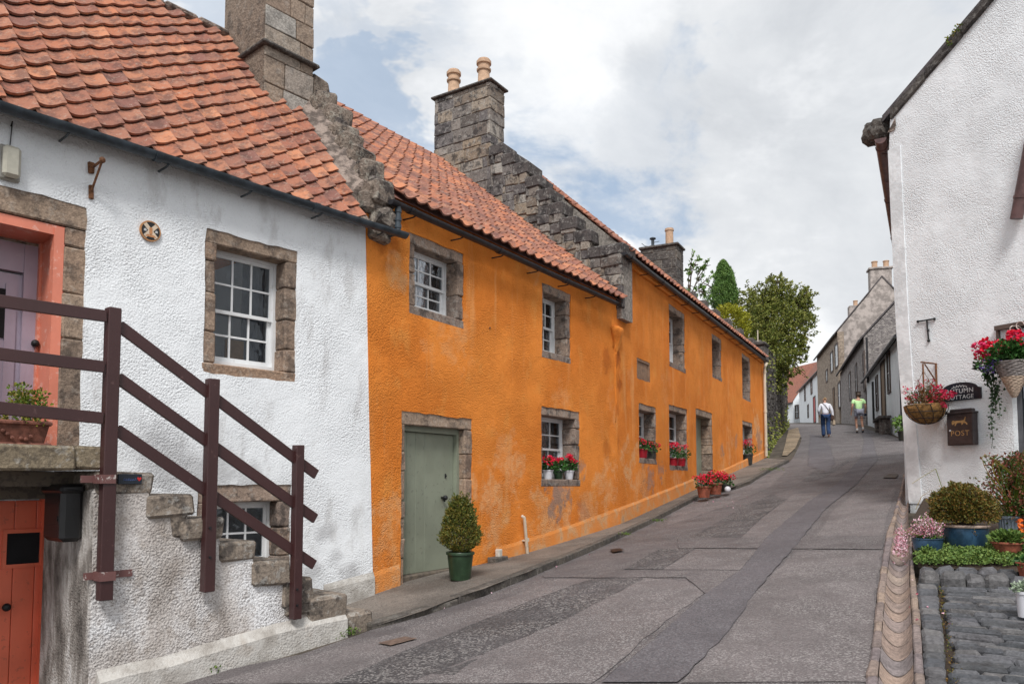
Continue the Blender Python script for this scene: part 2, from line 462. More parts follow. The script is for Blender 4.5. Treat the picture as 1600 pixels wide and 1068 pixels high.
M = {}
def dm(name, b): M[name] = mat(name, b); return M[name]
dm('harl_grimy', m_grimy); dm('harl_flank', m_grimyflank); dm('plinth_orange', m_plinth); dm('plinth_white', m_whiteplinth)
dm('stone_brown', stone_builder([(.46, .33, .25), (.58, .43, .32), (.36, .27, .21), (.55, .37, .26), (.48, .39, .31)], .5, .35, .012, (.66, .58, .50)))
dm('stone_grey', stone_builder([(.22, .19, .18), (.48, .42, .37), (.13, .115, .115), (.52, .42, .32), (.30, .27, .26), (.17, .15, .15), (.44, .34, .25), (.56, .52, .47)], .75, .4))
dm('stone_lintel', stone_builder([(.42, .31, .24), (.52, .39, .31), (.33, .26, .22), (.48, .34, .26)], .65, .35))
dm('stone_chimney', stone_builder([(.52, .40, .31), (.46, .35, .27), (.56, .47, .39), (.42, .31, .24), (.62, .58, .53)], .3, .2))
dm('stone_crow', stone_builder([(.28, .22, .185), (.40, .32, .26), (.18, .15, .14), (.44, .37, .31), (.38, .23, .18)], .75, .6, .03, (.60, .56, .48)))
dm('stone_rubble', stone_builder([(.13, .115, .11), (.20, .18, .165), (.10, .09, .09), (.24, .21, .18)], .5, .3, .03))
dm('step_stone', stone_builder([(.32, .265, .215), (.42, .345, .28), (.25, .21, .18)], .7, .5)); dm('slab_stone', stone_builder([(.36, .29, .20), (.31, .26, .19)], .5, .4))
dm('mortar', flat((.25, .225, .20), .95, .3, 20, .012))
dm('cement', flat((.22, .175, .15), .95, .5, 9, .03)); dm('chimney_coat', stone_builder([(.46, .35, .27), (.42, .32, .25)], .45, .4, .035, (.58, .50, .43)))
dm('tile_near', tile_builder([(.36, .135, .075), (.48, .18, .095), (.29, .115, .08), (.42, .17, .10), (.22, .10, .08), (.54, .23, .125), (.33, .14, .09), (.46, .21, .13)], .55))
dm('tile_mid', tile_builder([(.44, .155, .08), (.50, .19, .10), (.36, .135, .08), (.19, .095, .08), (.54, .22, .115), (.42, .17, .10), (.28, .12, .09), (.46, .20, .12)], .55))
dm('gutter', flat((.040, .052, .064), .38, .25, 9))
dm('gutter_dark', flat((.022, .022, .026), .38, .3, 9))
dm('gutter_brown', flat((.10, .052, .050), .45, .25, 9))
dm('rusty_iron', flat((.13, .085, .065), .85, .3, 20)); dm('rust', flat((.17, .075, .035), .85, .4, 30, .006))
dm('iron', flat((.02, .02, .022), .5, .3, 20, .003, 0.3))
dm('rail_paint', paint((.050, .018, .018), .42, (.13, .07, .065), .45, .72))
dm('paint_white', paint((.78, .79, .80), .45, (.5, .48, .45), .3, .68))
dm('paint_sage', paint((.25, .275, .21), .5, (.11, .105, .09), .45, .67))
dm('paint_pink', paint((.74, .235, .15), .45, (.78, .48, .40), .5, .6))
dm('paint_lilac', paint((.44, .37, .46), .4, (.5, .45, .5), .2, .7))
dm('paint_red', paint((.80, .175, .095), .4, (.28, .09, .06), .4, .66))
dm('timber', paint((.15, .12, .09), .85, (.06, .05, .045), .6, .5))
dm('board', flat((.36, .19, .085), .6, .15, 5))
dm('black_plastic', flat((.010, .010, .011), .3, .2, 8))
dm('dark_room', flat((.012, .012, .014), .9, .2, 3))
dm('curtain', flat((.17, .18, .20), .9, .12, 6))
dm('terracotta', flat((.24, .07, .04), .75, .25, 14, .003))
dm('terracotta_dark', flat((.17, .065, .045), .7, .3, 14, .003))
dm('glaze_blue', flat((.030, .070, .125), .22, .35, 7, 0, 0, .6))
dm('rim_tan', flat((.30, .22, .18), .5, .25, 10))
dm('pot_green', flat((.022, .045, .022), .35, .2, 8))
dm('pot_white', flat((.62, .62, .66), .4, .06, 8))
dm('pot_red', flat((.30, .012, .022), .35, .15, 8))
dm('pot_dark', flat((.035, .035, .03), .5, .2, 8))
dm('pot_ribbed', flat((.16, .19, .23), .5, .2, 8))
dm('pipe_cream', paint((.60, .52, .41), .5, (.3, .26, .2), .5, .6))
dm('plastic_grey', flat((.32, .31, .28), .6, .1, 10))
dm('slate_plaque', flat((.012, .018, .028), .3, .2, 8))
dm('gold', flat((.42, .24, .10), .45, .15, 20))
dm('lettering', flat((.50, .50, .50), .5, .05, 20))
dm('post_box', flat((.055, .040, .040), .4, .15, 14, .002))
dm('leaf_ger', leafm([(.015, .045, .01), (.03, .10, .018), (.055, .15, .03)]))
dm('petal_red', leafm([(.62, .008, .018), (.75, .012, .05), (.70, .02, .10)]))
dm('petal_pink', leafm([(.60, .02, .09), (.75, .05, .18), (.5, .02, .06)]))
dm('petal_crimson', leafm([(.28, .01, .03), (.50, .016, .06), (.62, .05, .12)]))
dm('petal_violet', leafm([(.12, .07, .34), (.25, .18, .55)]))
dm('petal_orange', leafm([(.70, .20, .02), (.80, .12, .02)]))
dm('petal_heather', leafm([(.60, .36, .44), (.72, .52, .58), (.48, .20, .27), (.34, .05, .06)]))
dm('leaf_white', leafm([(.45, .50, .42), (.18, .26, .14)]))
dm('leaf_box', leafm([(.05, .11, .015), (.13, .19, .02), (.30, .17, .04)]))
dm('leaf_pottree', leafm([(.025, .045, .008), (.07, .095, .014), (.16, .14, .022), (.21, .13, .025)]))
dm('leaf_brown', leafm([(.035, .045, .010), (.11, .10, .018), (.24, .125, .028), (.06, .085, .016), (.16, .14, .03)]))
dm('leaf_redbush', leafm([(.02, .055, .012), (.05, .10, .02), (.16, .045, .025), (.26, .08, .05)]))
dm('leaf_clover', leafm([(.04, .09, .018), (.10, .17, .035), (.19, .25, .06)]))
dm('leaf_conifer', leafm([(.04, .095, .02), (.09, .18, .035), (.16, .26, .06)]))
dm('leaf_yellow', leafm([(.20, .20, .012), (.34, .33, .02), (.15, .18, .02)]))
dm('leaf_tree', leafm([(.06, .085, .02), (.13, .165, .032), (.23, .25, .05), (.33, .30, .09)]))
dm('leaf_light', leafm([(.07, .15, .03), (.14, .25, .05), (.20, .32, .08)]))
dm('leaf_ivy', leafm([(.010, .03, .010), (.03, .07, .02)]))
dm('bark', flat((.10, .075, .055), .9, .35, 12, .01))
dm('moss', flat((.05, .075, .02), .95, .3, 30, .01))
dm('soil', flat((.045, .03, .02), .95, .3, 30, .01))
dm('coir', flat((.25, .135, .045), .95, .35, 26, .02))
dm('wicker_light', flat((.52, .40, .31), .75, .2, 30, .004))
dm('wicker_grey', flat((.27, .24, .23), .75, .25, 30, .004))
dm('pot_buff', flat((.50, .33, .22), .8, .12, 12, .003))
dm('lamp_glass', flat((.45, .43, .36), .3, .08, 10))
dm('asphalt', asphalt((.128, .110, .112), (.36, .34, .33), .5, 135, .14))
dm('asphalt_pale', asphalt((.160, .138, .138), (.42, .39, .38), .5, 125, .14))
dm('asphalt_rough', asphalt((.080, .071, .074), (.30, .28, .27), .75, 80, .2, .010))
dm('asphalt_smooth', asphalt((.108, .096, .104), (.21, .20, .21), .5, 110, .10, .003))
dm('tar', flat((.055, .05, .054), .7, .3, 30))
dm('pavement', asphalt((.17, .145, .125), (.28, .25, .22), .5, 110, .35, .006))
dm('kerb', stone_builder([(.15, .135, .12), (.20, .175, .15), (.125, .11, .10)], .4, .15, .008))
dm('earth', flat((.08, .065, .05), .95, .3, 3, .02))
dm('sett', stone_builder([(.13, .135, .15), (.20, .20, .215), (.095, .10, .11), (.24, .23, .23), (.16, .16, .18)], .45, .12, .010, (.30, .29, .28)))
dm('channel_clay', stone_builder([(.46, .35, .31), (.55, .41, .33), (.38, .33, .33), (.50, .38, .32), (.41, .34, .33), (.58, .46, .38)], .3, .12, .006, (.36, .30, .26)))
dm('channel_kerb', stone_builder([(.42, .31, .24), (.30, .25, .26), (.48, .36, .28), (.37, .29, .26)], .3, .15, .006, (.36, .30, .26)))
dm('gravel', asphalt((.30, .22, .14), (.5, .4, .3), .6, 40, .3, .02))

def m_glass(n, p): return {}
def glass_mat():
    m = bpy.data.materials.new('window_glass'); m.use_nodes = True; t = m.node_tree; t.nodes.clear(); n = NT(t)
    out = n.new('ShaderNodeOutputMaterial'); tr = n.new('ShaderNodeBsdfTransparent'); gl = n.new('ShaderNodeBsdfGlossy')
    tr.inputs[0].default_value = (.72, .75, .78, 1); gl.inputs['Roughness'].default_value = .03
    n.put(gl, 'Normal', n.bump(n.noise(5, 2, n.pos()), .7, .012))
    mx = n.new('ShaderNodeMixShader'); fr = n.new('ShaderNodeFresnel'); fr.inputs[0].default_value = 1.5
    n.put(mx, 0, n.math('MULTIPLY', fr.outputs[0], .7)); t.links.new(tr.outputs[0], mx.inputs[1]); t.links.new(gl.outputs[0], mx.inputs[2]); t.links.new(mx.outputs[0], out.inputs[0])
    return m
M['glass'] = glass_mat()
# ------------------------------------------------------------------ ground, road, pavement
def struct(o, name=None): o['kind'] = 'structure'; return o
# broad ground reaching the horizon
gt = [-40, -20, -10, -5, 0, 2, 3, 4, 5, 6] + list(np.arange(7, 46, 1.0)) + [50, 56, 62, 70, 80, 93, 101, 130, 160, 300, 800, 2000]
gp = [-1200, -400, -120, -60, -30, -15, -10, -8, -6.5, -5.6, -5, -4, -3, -2, -1, -.5, 1, 3, 6, 10, 20, 40, 100, 400, 1200]
vs = []; fs = []
for t in gt:
    for p in gp:
        x, y = to_xy(t, p); vs.append((x, y, g_tp(t, p) - (0.16 if (-2.5 < p < 3.5 and -4 < t < 16) else 0.02)))
nP = len(gp)
fs = [(i * nP + j, i * nP + j + 1, (i + 1) * nP + j + 1, (i + 1) * nP + j) for i in range(len(gt) - 1) for j in range(nP - 1)]
mb = MB(); mb.add(vs, fs); struct(mb.build('ground', M['earth']))

kerbL = [tppx(*q) for q in [(470, 1022), (580, 984), (663, 962), (694, 951), (755, 932), (825, 904), (890, 876), (1000, 826), (1090, 780), (1145, 766), (1171, 757), (1201, 738), (1233, 722)]]
chanL = [tppx(*q) for q in [(1352, 1068), (1363, 1010), (1369, 941), (1376, 893), (1384, 838), (1396, 806), (1406, 768), (1412, 740)]]
# extend
def ext(path, t):
    (t0, p0), (t1, p1) = path[0], path[min(2, len(path) - 1)]
    k = (p1 - p0) / (t1 - t0); return (t, p0 + k * (t - t0))
def pat(path, t): return float(np.interp(t, [a for a, _ in path], [b for _, b in path]))
chanL = [ext(chanL, -1.0)] + chanL
rl = [(-1, -6.4), (2.5, -6.2)] + kerbL + [(34, -5.6), (36, -5.9), (46, -8.5), (62, -13.5), (75, -19), (95, -30), (101, -34)]
rr = chanL + [(chanL[-1][0] + 3, chanL[-1][1]), (30, -1.2), (46, -4.8), (62, -9.3), (75, -13.5), (92, -21), (101, -26)]
rl.sort(); rr.sort()
poly = rl + rr[::-1]
mb = MB(); sheet(mb, poly, 0.004, 0.5); struct(mb.build('road', M['asphalt'], smooth=True))

def patch(pixels, m, name='road_patch', dz=0.012, jit=0.015, seam=True, tp=False):
    dz = .0065 + (dz - .008) * .30
    P = pixels if tp else [tppx(*q) for q in pixels]
    fine = []
    for i in range(len(P)):
        a, b = P[i], P[(i + 1) % len(P)]; L = math.hypot(b[0] - a[0], b[1] - a[1]); n_ = max(1, int(L / .16))
        for k in range(n_):
            f = k / n_; j = jit if k else 0
            fine.append((a[0] + (b[0] - a[0]) * f + random.uniform(-j, j), a[1] + (b[1] - a[1]) * f + random.uniform(-j, j)))
    cx = sum(q[0] for q in fine) / len(fine); cy = sum(q[1] for q in fine) / len(fine)
    if seam:
        ar = []
        n_ = len(fine)
        for i in range(n_):
            a, b, c = fine[i - 1], fine[i], fine[(i + 1) % n_]
            tx_, ty_ = c[0] - a[0], c[1] - a[1]; l = math.hypot(tx_, ty_) or 1
            ar.append((ty_ / l, -tx_ / l))
        area = sum(fine[i][0] * fine[(i + 1) % n_][1] - fine[(i + 1) % n_][0] * fine[i][1] for i in range(n_))
        sgn = 1 if area > 0 else -1
        big = [(q[0] + a_[0] * sgn * (random.random() ** 2 * .012), q[1] + a_[1] * sgn * (random.random() ** 2 * .012)) for q, a_ in zip(fine, ar)]
        mb = MB(); sheet(mb, big, dz - .001, 0.5); struct(mb.build('tar_seam', M['tar'], smooth=True))
    mb = MB(); sheet(mb, fine, dz, 0.5); struct(mb.build(name, m, smooth=True))
# long rough strip, left
patch([(520, 1068), (650, 1010), (800, 950), (925, 904), (1010, 903), (900, 960), (760, 1020), (690, 1068)][:8], M['asphalt_rough'], dz=.012)
patch([(925, 904), (770, 972), (640, 1030), (560, 1068), (330, 1068), (540, 1010), (700, 962), (800, 932), (870, 905)], M['asphalt_pale'], dz=.008, seam=False)
patch([(1010, 903), (1075, 908), (1100, 928), (1040, 970), (925, 1068), (640, 1068), (760, 1020), (900, 960)], M['asphalt_pale'], dz=.012)
# smooth strip that runs up the middle of the road
patch([(940, 1068), (1058, 1068), (1140, 985), (1180, 926), (1235, 862), (1290, 795), (1340, 755), (1372, 718), (1365, 690), (1356, 672), (1346, 672), (1350, 690), (1345, 716), (1310, 755), (1262, 785), (1200, 838), (1157, 893), (1100, 930), (1050, 975)], M['asphalt_smooth'], dz=.034, jit=.012)
patch([(850, 893), (1010, 893), (1157, 893), (1182, 926), (1102, 928), (1072, 903), (850, 903)], M['asphalt'], dz=.024)
patch([(1180, 926), (1245, 862), (1378, 860), (1366, 940), (1360, 1068), (1065, 1068)], M['asphalt_pale'], dz=.016, seam=False)
patch([(1235, 858), (1060, 857), (1060, 841), (1210, 841), (1255, 838), (1380, 838), (1378, 859)], M['asphalt'], dz=.0275)
patch([(1075, 842), (1155, 795), (1205, 772), (1230, 780), (1190, 808), (1155, 842)], M['asphalt_rough'], dz=.016)
patch([(1155, 842), (1195, 806), (1240, 772), (1300, 768), (1198, 840)], M['asphalt_pale'], dz=.012)
patch([(975, 890), (1030, 858), (1085, 857), (1035, 890)], M['asphalt_rough'], dz=.016)
patch([(1035, 890), (1088, 860), (1185, 860), (1155, 891)], M['asphalt_pale'], dz=.012, seam=False)
patch([(1262, 728), (1264, 700), (1266, 678), (1285, 680), (1298, 700), (1305, 722), (1296, 738)], M['asphalt_smooth'], dz=.016, jit=.04)
patch([(1278, 745), (1325, 718), (1326, 722), (1290, 746), (1262, 752)], M['asphalt_rough'], dz=.012)
patch([(1253, 752), (1275, 732), (1300, 730), (1280, 750)], M['asphalt_rough'], dz=.012)
patch([(1330, 760), (1345, 746), (1406, 742), (1406, 752)], M['asphalt'], dz=.012)
patch([(1060, 772), (1230, 735), (1205, 760), (1130, 792), (1040, 822)], M['asphalt_pale'], dz=.008, seam=False)
patch([(1262, 860), (1300, 800), (1345, 762), (1400, 762), (1385, 810), (1379, 840)], M['asphalt_pale'], dz=.012, seam=False)
# iron covers
mb = MB(); P = [tppx(*q) for q in [(590, 1007), (632, 997), (652, 1000), (610, 1011)]]; sheet(mb, P, .02, 5); struct(mb.build('utility_cover', M['rusty_iron']))
mb = MB(); P = [tppx(*q) for q in [(952, 861), (968, 859), (976, 862), (958, 865)]]; sheet(mb, P, .03, 5); struct(mb.build('utility_cover', M['iron']))
mb = MB(); P = [tppx(*q) for q in [(1378, 748), (1390, 742), (1404, 742), (1400, 748)]]; sheet(mb, P, .03, 5); struct(mb.build('utility_cover', M['kerb']))

# left pavement: from the kerb back to the walls
wallL = []
for s in np.linspace(-.6, S1, 12): wallL.append(to_tp(*FO(s, .0, 0)[:2]))
for s in np.linspace(.6, LP, 16): wallL.append(to_tp(*FP(s, .0, 0)[:2]))
wallL.sort(); kl = [q for q in kerbL if q[0] > 4.9]
start = (5.6, -5.9)
poly = [start] + [(t, p - .1) for t, p in wallL] + [(kl[-1][0], wallL[-1][1])] + kl[::-1] + [tppx(582, 984)]
poly = [(t, p - .25) for t, p in wallL] + [(max(kl[-1][0], wallL[-1][0] + .3), wallL[-1][1] - .2)] + kl[::-1]
SWZ = 0.085
mb = MB(); sheet(mb, poly, lambda t: SWZ * min(1, max(.06, (t - 5.1) / 1.7)), 0.4); struct(mb.build('pavement', M['pavement'], smooth=True))
# kerb stones on the left
mb = MB(); acc = 0.0; kp = kl
tt = kp[0][0]
def gF(t0, p0, t1, p1, h0, h1):
    """local frame along a short ground segment; a in 0..1 along, b metres outwards, c metres above the ground"""
    d = Vector((t1 - t0, p1 - p0)); L = d.length; d /= L; nn = Vector((-d.y, d.x))
    def F(a, b, c):
        t = t0 + d.x * a * L + nn.x * b; p = p0 + d.y * a * L + nn.y * b
        x, y = to_xy(t, p); return Vector((x, y, g_tp(t, p) + c))
    return F, L
while tt < kp[-1][0] - .1:
    l = random.uniform(.7, 1.1); t2 = min(tt + l, kp[-1][0])
    h = SWZ + .01 * (1 if tt > 7 else 0)
    F, L = gF(tt, pat(kp, tt), t2, pat(kp, t2), 0, 0)
    fade = min(1, max(.06, ((tt + t2) / 2 - 5.1) / 1.7))
    mb.block(F, .006, .994, -.14, .0, -.1, SWZ * fade + .008, .010, .003); tt = t2
o = struct(mb.build('kerb', M['kerb']))
# grass tufts in the kerb
# gravel verge by the garden wall
mb = MB(); P = [tppx(*q) for q in [(1222, 712), (1228, 690), (1232, 672), (1247, 668), (1251, 682), (1243, 700), (1230, 712)]]; sheet(mb, P, .02, .6); struct(mb.build('gravel_verge', M['gravel']))

# clay drainage channel on the right
def strip(pathpx): return [tppx(*q) for q in pathpx]
cA = chanL                                        # outer edge of the road kerb
cB = strip([(1373, 1068), (1380, 976), (1385, 914), (1392, 862), (1402, 806), (1411, 768), (1416, 740)]); cB = [ext(cB, -1)] + cB
cC = strip([(1428, 1068), (1424.5, 976), (1421, 914), (1421, 862), (1419, 806), (1420, 768), (1421, 740)]); cC = [ext(cC, -1)] + cC
cD = strip([(1445, 1068), (1439, 976), (1432, 914), (1427, 880), (1424, 830)]); cD = [ext(cD, -1)] + cD
tend = min(cB[-1][0], cC[-1][0])
def quadstone(mb, A, B, t0, t1, z0, z1, zz=(0, 0), bev=.006, jit=.003, mi=0, gap=.006):
    def F(a, b, c):
        t = t0 + gap + (t1 - t0 - 2 * gap) * a
        p = pat(A, t) + (pat(B, t) - pat(A, t)) * b
        x, y = to_xy(t, p); return Vector((x, y, g_tp(t, p) + c))
    class _: pass
    # bevel in metres: work in normalised coords
    lx = t1 - t0; wy = abs(pat(B, t0) - pat(A, t0))
    def G(a, b, c): return F(a / lx, b / wy, c)
    mb.block(G, 0, lx, .003, wy - .003, z0, z1, bev, jit, mi)
mb = MB(); t = -.9
while t < tend:
    l = random.choice([.28, .34, .3, .42]); quadstone(mb, cA, cB, t, min(t + l, tend), -.08, .035 + random.uniform(-.006, .006), bev=.012, jit=.005); t += l
struct(mb.build('channel_kerb', M['channel_kerb']))
mb = MB(); t = -.9; td = cD[-1][0]
while t < td:
    l = random.choice([.30, .36, .42]); quadstone(mb, cC, cD, t, min(t + l, td), -.08, .03 + random.uniform(-.006, .006), bev=.010, jit=.004); t += l
struct(mb.build('channel_border', M['channel_kerb']))
mb = MB(); t = -.9
while t < tend:
    l = random.choice([.29, .31, .30]); t1 = min(t + l, tend); off = random.uniform(-.004, .004)
    rows = []
    nb_ = 10; tilt = random.uniform(-.004, .01)
    for (tt, e) in ((t + .013, 0), (t + l * .5, .5), (t1 - .013, 1)):
        r = []
        for k in range(nb_ + 1):
            b = k / nb_; p = pat(cB, tt) + (pat(cC, tt) - pat(cB, tt)) * b
            x, y = to_xy(tt, p); dip = -.085 * sin(pi * b) ** .8 + .022
            r.append((x, y, g_tp(tt, p) + dip + off + tilt * e))
        r2 = [(q[0], q[1], q[2] - .03) for q in r]
        rows.append(r); rows.append(r2)
    v = [q for r in rows for q in r]; W = nb_ + 1; f = []
    for k in range(nb_):
        for s0, s1 in ((0, 2), (2, 4)): f.append((s0 * W + k, s0 * W + k + 1, s1 * W + k + 1, s1 * W + k))
        f.append((0 * W + k, 1 * W + k, 1 * W + k + 1, 0 * W + k + 1)); f.append((4 * W + k, 4 * W + k + 1, 5 * W + k + 1, 5 * W + k))
    mb.add(v, f)
    a_ = rows[4]; j_ = [Vector(q) for q in a_]; dt = Vector((sin(T30), cos(T30), .09)) * .014
    mb.add([q + Vector((0, 0, -.004 + .010 * random.random())) for q in j_] + [q + dt + Vector((0, 0, .001)) for q in j_], [(k, k + 1, W + k + 1, W + k) for k in range(nb_)], 1)
    t += l
struct(mb.build('channel', [M['channel_clay'], M['soil']], smooth=False, recalc=False))
# dark bed under channel and setts
bed = [(-1, pat(cA, -1) + .02), (tend, pat(cA, tend) + .02), (tend, pat(cC, tend)), (td, pat(cD, td)), (-1, pat(cD, -1))]

# sett apron
edge = cD                                          # left border of the setts
q1 = tppx(1437, 916); q2 = tppx(1600, 922); tS = q1[0]
def rowline(y): a = tppx(1475, y); b = tppx(1600, y); return a, b
mb = MB()
# border column of squarish setts beside the channel
eB = strip([(1479, 1068), (1476, 1000), (1469, 960), (1466, 921)]); eB = [ext(eB, -1)] + eB
t = -.9
while t < tS - .02:
    l = random.uniform(.15, .2); quadstone(mb, cD, eB, t, min(t + l, tS - .01), -.06, .035 + random.uniform(-.006, .008), bev=.018, jit=.007, gap=.007); t += l
# long narrow setts running across
eC = strip([(1488, 1068), (1482, 1000), (1476, 960), (1472, 921)]); eC = [ext(eC, -1)] + eC
t = -.9; row = 0
while t < tS - .03:
    l = random.uniform(.062, .092); p = pat(eC, t) + random.uniform(-.02, .03); pend = p + 2.6
    while p < pend:
        wl = random.uniform(.14, .34)
        A = [(t - 1, p), (t + 1, p)]; B = [(t - 1, p + wl), (t + 1, p + wl)]
        quadstone(mb, A, B, t, t + l, -.06, .03 + random.uniform(-.010, .012), bev=.016, jit=.008, gap=.0075); p += wl
    t += l; row += 1
# raised step: two rows of bigger setts
STEP = 0.10
tS1 = tppx(1437, 880, STEP)[0]; nrow = 2
for r_ in range(2):
    ta = tS + (tS1 - tS) * r_ / 2; tb = tS + (tS1 - tS) * (r_ + 1) / 2
    p = pat(cD, ta) + .02
    while p < pat(cD, ta) + 3.2:
        wl = random.uniform(.11, .19); A = [(ta - 1, p), (ta + 1, p)]; B = [(ta - 1, p + wl), (ta + 1, p + wl)]
        quadstone(mb, A, B, ta, tb, -.06, STEP + random.uniform(-.015, .010), bev=.03, jit=.012, gap=.006); p += wl
struct(mb.build('sett_paving', M['sett']))
# soil bed beyond the step
mb = MB(); bedp = [(tS1, pat(cD, tS1) + .03), (tS1, pat(cD, tS1) + 3.2), (tS1 + 6, pat(cD, tS1) + 3.2), (tend + 1.5, pat(cC, tend) + .6), (td + .6, pat(cC, td + .6) + .05)]
sheet(mb, bedp, STEP - .03, .5); struct(mb.build('flower_bed', M['soil'], smooth=True))
mb = MB(); sheet(mb, [(-1, pat(cC, -1) + .03), (tS1, pat(cC, tS1) + .03), (tS1, 4), (-1, 4)], -.025, .6); struct(mb.build('paving_bed', M['soil'], smooth=True))
# litter and moss in the joints
mb = MB(); rr_ = random.Random(3); P = []; Nn = []
for _ in range(700):
    t = rr_.uniform(.8, tS + .1); p = pat(eB, min(t, eB[-1][0])) + rr_.gauss(.03, .02); x, y = to_xy(t, p)
    P.append((x, y, g_tp(t, p) + .012)); Nn.append((rr_.gauss(0, 1), rr_.gauss(0, 1), .6))
mb.leaves(P, Nn, .016, .7, rnd=rr_); tag(mb.build('joint_moss', M['leaf_brown'], recalc=False), 'brown litter and moss in the joint between the setts', 'moss', None, 'stuff')
# ------------------------------------------------------------------ building helpers
def jag(pts, step=.10, jit=.008, rnd=random):
    """subdivide and roughen a closed outline"""
    out = []
    for i in range(len(pts)):
        a, b = pts[i], pts[(i + 1) % len(pts)]; L = math.hypot(b[0] - a[0], b[1] - a[1]); n = max(1, int(L / step))
        for k in range(n):
            f = k / n; out.append((a[0] + (b[0] - a[0]) * f + rnd.uniform(-jit, jit), a[1] + (b[1] - a[1]) * f + rnd.uniform(-jit, jit)))
    return out
def panel(mb, F, outline, holes=(), off=0.0, depth=.3, lip=True, mi=0, back=True):
    loops = [[Vector((a, b, 0)) for a, b in outline]] + [[Vector((a, b, 0)) for a, b in h] for h in holes]
    tris = tessellate_polygon(loops); flatv = [q for l in loops for q in l]
    mb.add([F(q.x, off, q.y) for q in flatv], tris, mi)
    for l in loops:
        n = len(l); v = [F(q.x, off, q.y) for q in l] + [F(q.x, off - depth, q.y) for q in l]
        mb.add(v, [(i, (i + 1) % n, n + (i + 1) % n, n + i) for i in range(n)], mi)
    if back: mb.add([F(q.x, off - depth, q.y) for q in flatv], [t[::-1] for t in tris], mi)

def opening(F, TL, BR, off=0.0, base=None):
    s0, z1 = F.px(*TL, off); s1, z0 = F.px(*BR, off)
    if base is not None: z0 = base
    return [s0, s1, z0, z1]
def hole_of(o, pad=.0): s0, s1, z0, z1 = o; return jag([(s0 - pad, z0 - pad), (s1 + pad, z0 - pad), (s1 + pad, z1 + pad), (s0 - pad, z1 + pad)], .11, .010)

def surround(F, o, w=.13, reveal=.19, mname='stone_brown', parent=None, sill=.11, lint=.14, off=-.012, front=-.0, wl=None, door=False):
    s0, s1, z0, z1 = o; mb = MB(); wl = wl or w; P = .02
    mb.block(F, s0 - P, s1 + P, -reveal - .12, off, z1 - lint, z1 + P, .012, .006)
    if not door: mb.block(F, s0 - P, s1 + P, -reveal - .12, off + .012, z0 - P, z0 + sill, .012, .006)
    zb = z0 + (0 if door else sill)
    for side in (0, 1):
        z = zb
        while z < z1 - lint - .01:
            h = random.uniform(.17, .42); ze = min(z + h, z1 - lint)
            if z1 - lint - ze < .12: ze = z1 - lint
            j = random.uniform(-.008, .008)
            if side == 0: mb.block(F, s0 - P, s0 + wl + j, -reveal - .12, off + random.uniform(-.006, .006), z + .003, ze - .003, .014, .006)
            else: mb.block(F, s1 - w + j, s1 + P, -reveal - .12, off + random.uniform(-.006, .006), z + .003, ze - .003, .014, .006)
            z = ze
    m2 = MB.build(mb, 'stone_surround', M[mname], parent)
    return m2, (s0 + wl, s1 - w, zb, z1 - lint)

def sash(F, inner, parent, cols=3, rows=(2, 2), reveal=.19, sillb=True, surr=None, curtain='none', label=None, split=.5, frame_w=.045):
    s0, s1, z0, z1 = inner; s0 -= .015; s1 += .015; z1 += .015
    mb = MB(); y0, y1 = -reveal - .09, -reveal
    fw = frame_w
    mb.box(F, s0, s0 + fw, y0, y1, z0, z1); mb.box(F, s1 - fw, s1, y0, y1, z0, z1); mb.box(F, s0 + fw, s1 - fw, y0, y1, z1 - fw, z1)
    mb.box(F, s0 + fw, s1 - fw, y0, y1 + .03, z0, z0 + .05)
    a0, a1 = s0 + fw, s1 - fw; b0, b1 = z0 + .05, z1 - fw
    zm = b0 + (b1 - b0) * split
    for idx, (lo, hi, yo, nr) in enumerate(((b0, zm + .02, -.052, rows[1]), (zm - .02, b1, -.018, rows[0]))):
        f0, f1 = y1 + yo - .03, y1 + yo; st = .036
        mb.box(F, a0, a0 + st, f0, f1, lo, hi); mb.box(F, a1 - st, a1, f0, f1, lo, hi)
        mb.box(F, a0 + st, a1 - st, f0 + .001, f1 - .001, lo, lo + (.055 if idx == 0 else .035)); mb.box(F, a0 + st, a1 - st, f0 + .001, f1 - .001, hi - .035, hi)
        lb = lo + (.055 if idx == 0 else .035)
        for c in range(1, cols):
            x = a0 + st + (a1 - a0 - 2 * st) * c / cols; mb.box(F, x - .0095, x + .0095, f0 + .004, f1 - .003, lb, hi - .035)
        for r in range(1, nr):
            z = lb + (hi - .035 - lb) * r / nr; mb.box(F, a0 + st, a1 - st, f0 + .006, f1 - .006, z - .0095, z + .0095)
    win = mb.build('window', M['paint_white'], parent)
    if label: win['label'] = label
    g_ = MB(); g_.box(F, a0 + .01, a1 - .01, y1 - .072, y1 - .068, b0 + .01, zm); g_.box(F, a0 + .01, a1 - .01, y1 - .036, y1 - .032, zm, b1 - .01)
    g_.build('pane', M['glass'], win)
    if surr is not None: surr.parent = win
    if curtain != 'none':
        W = a1 - a0
        spans = {'both': [(0, .26), (.74, 1)], 'right': [(.62, 1.0)], 'left': [(0, .35)], 'full': [(0, 1)]}[curtain]
        for (f0_, f1_) in spans:
            c_ = MB(); n = 14; v = []
            for k in range(n + 1):
                x = a0 + W * (f0_ + (f1_ - f0_) * k / n); yy = -reveal - .17 + .018 * sin(k * 2.1) + .008 * sin(k * 5)
                v += [F(x, yy, b0), F(x, yy + .01, b1)]
            c_.add(v, [(2 * k, 2 * k + 2, 2 * k + 3, 2 * k + 1) for k in range(n)])
            c_.build('curtain', M['curtain'], win, smooth=True, recalc=False)
    return win, (a0, a1, b0, b1, y1)

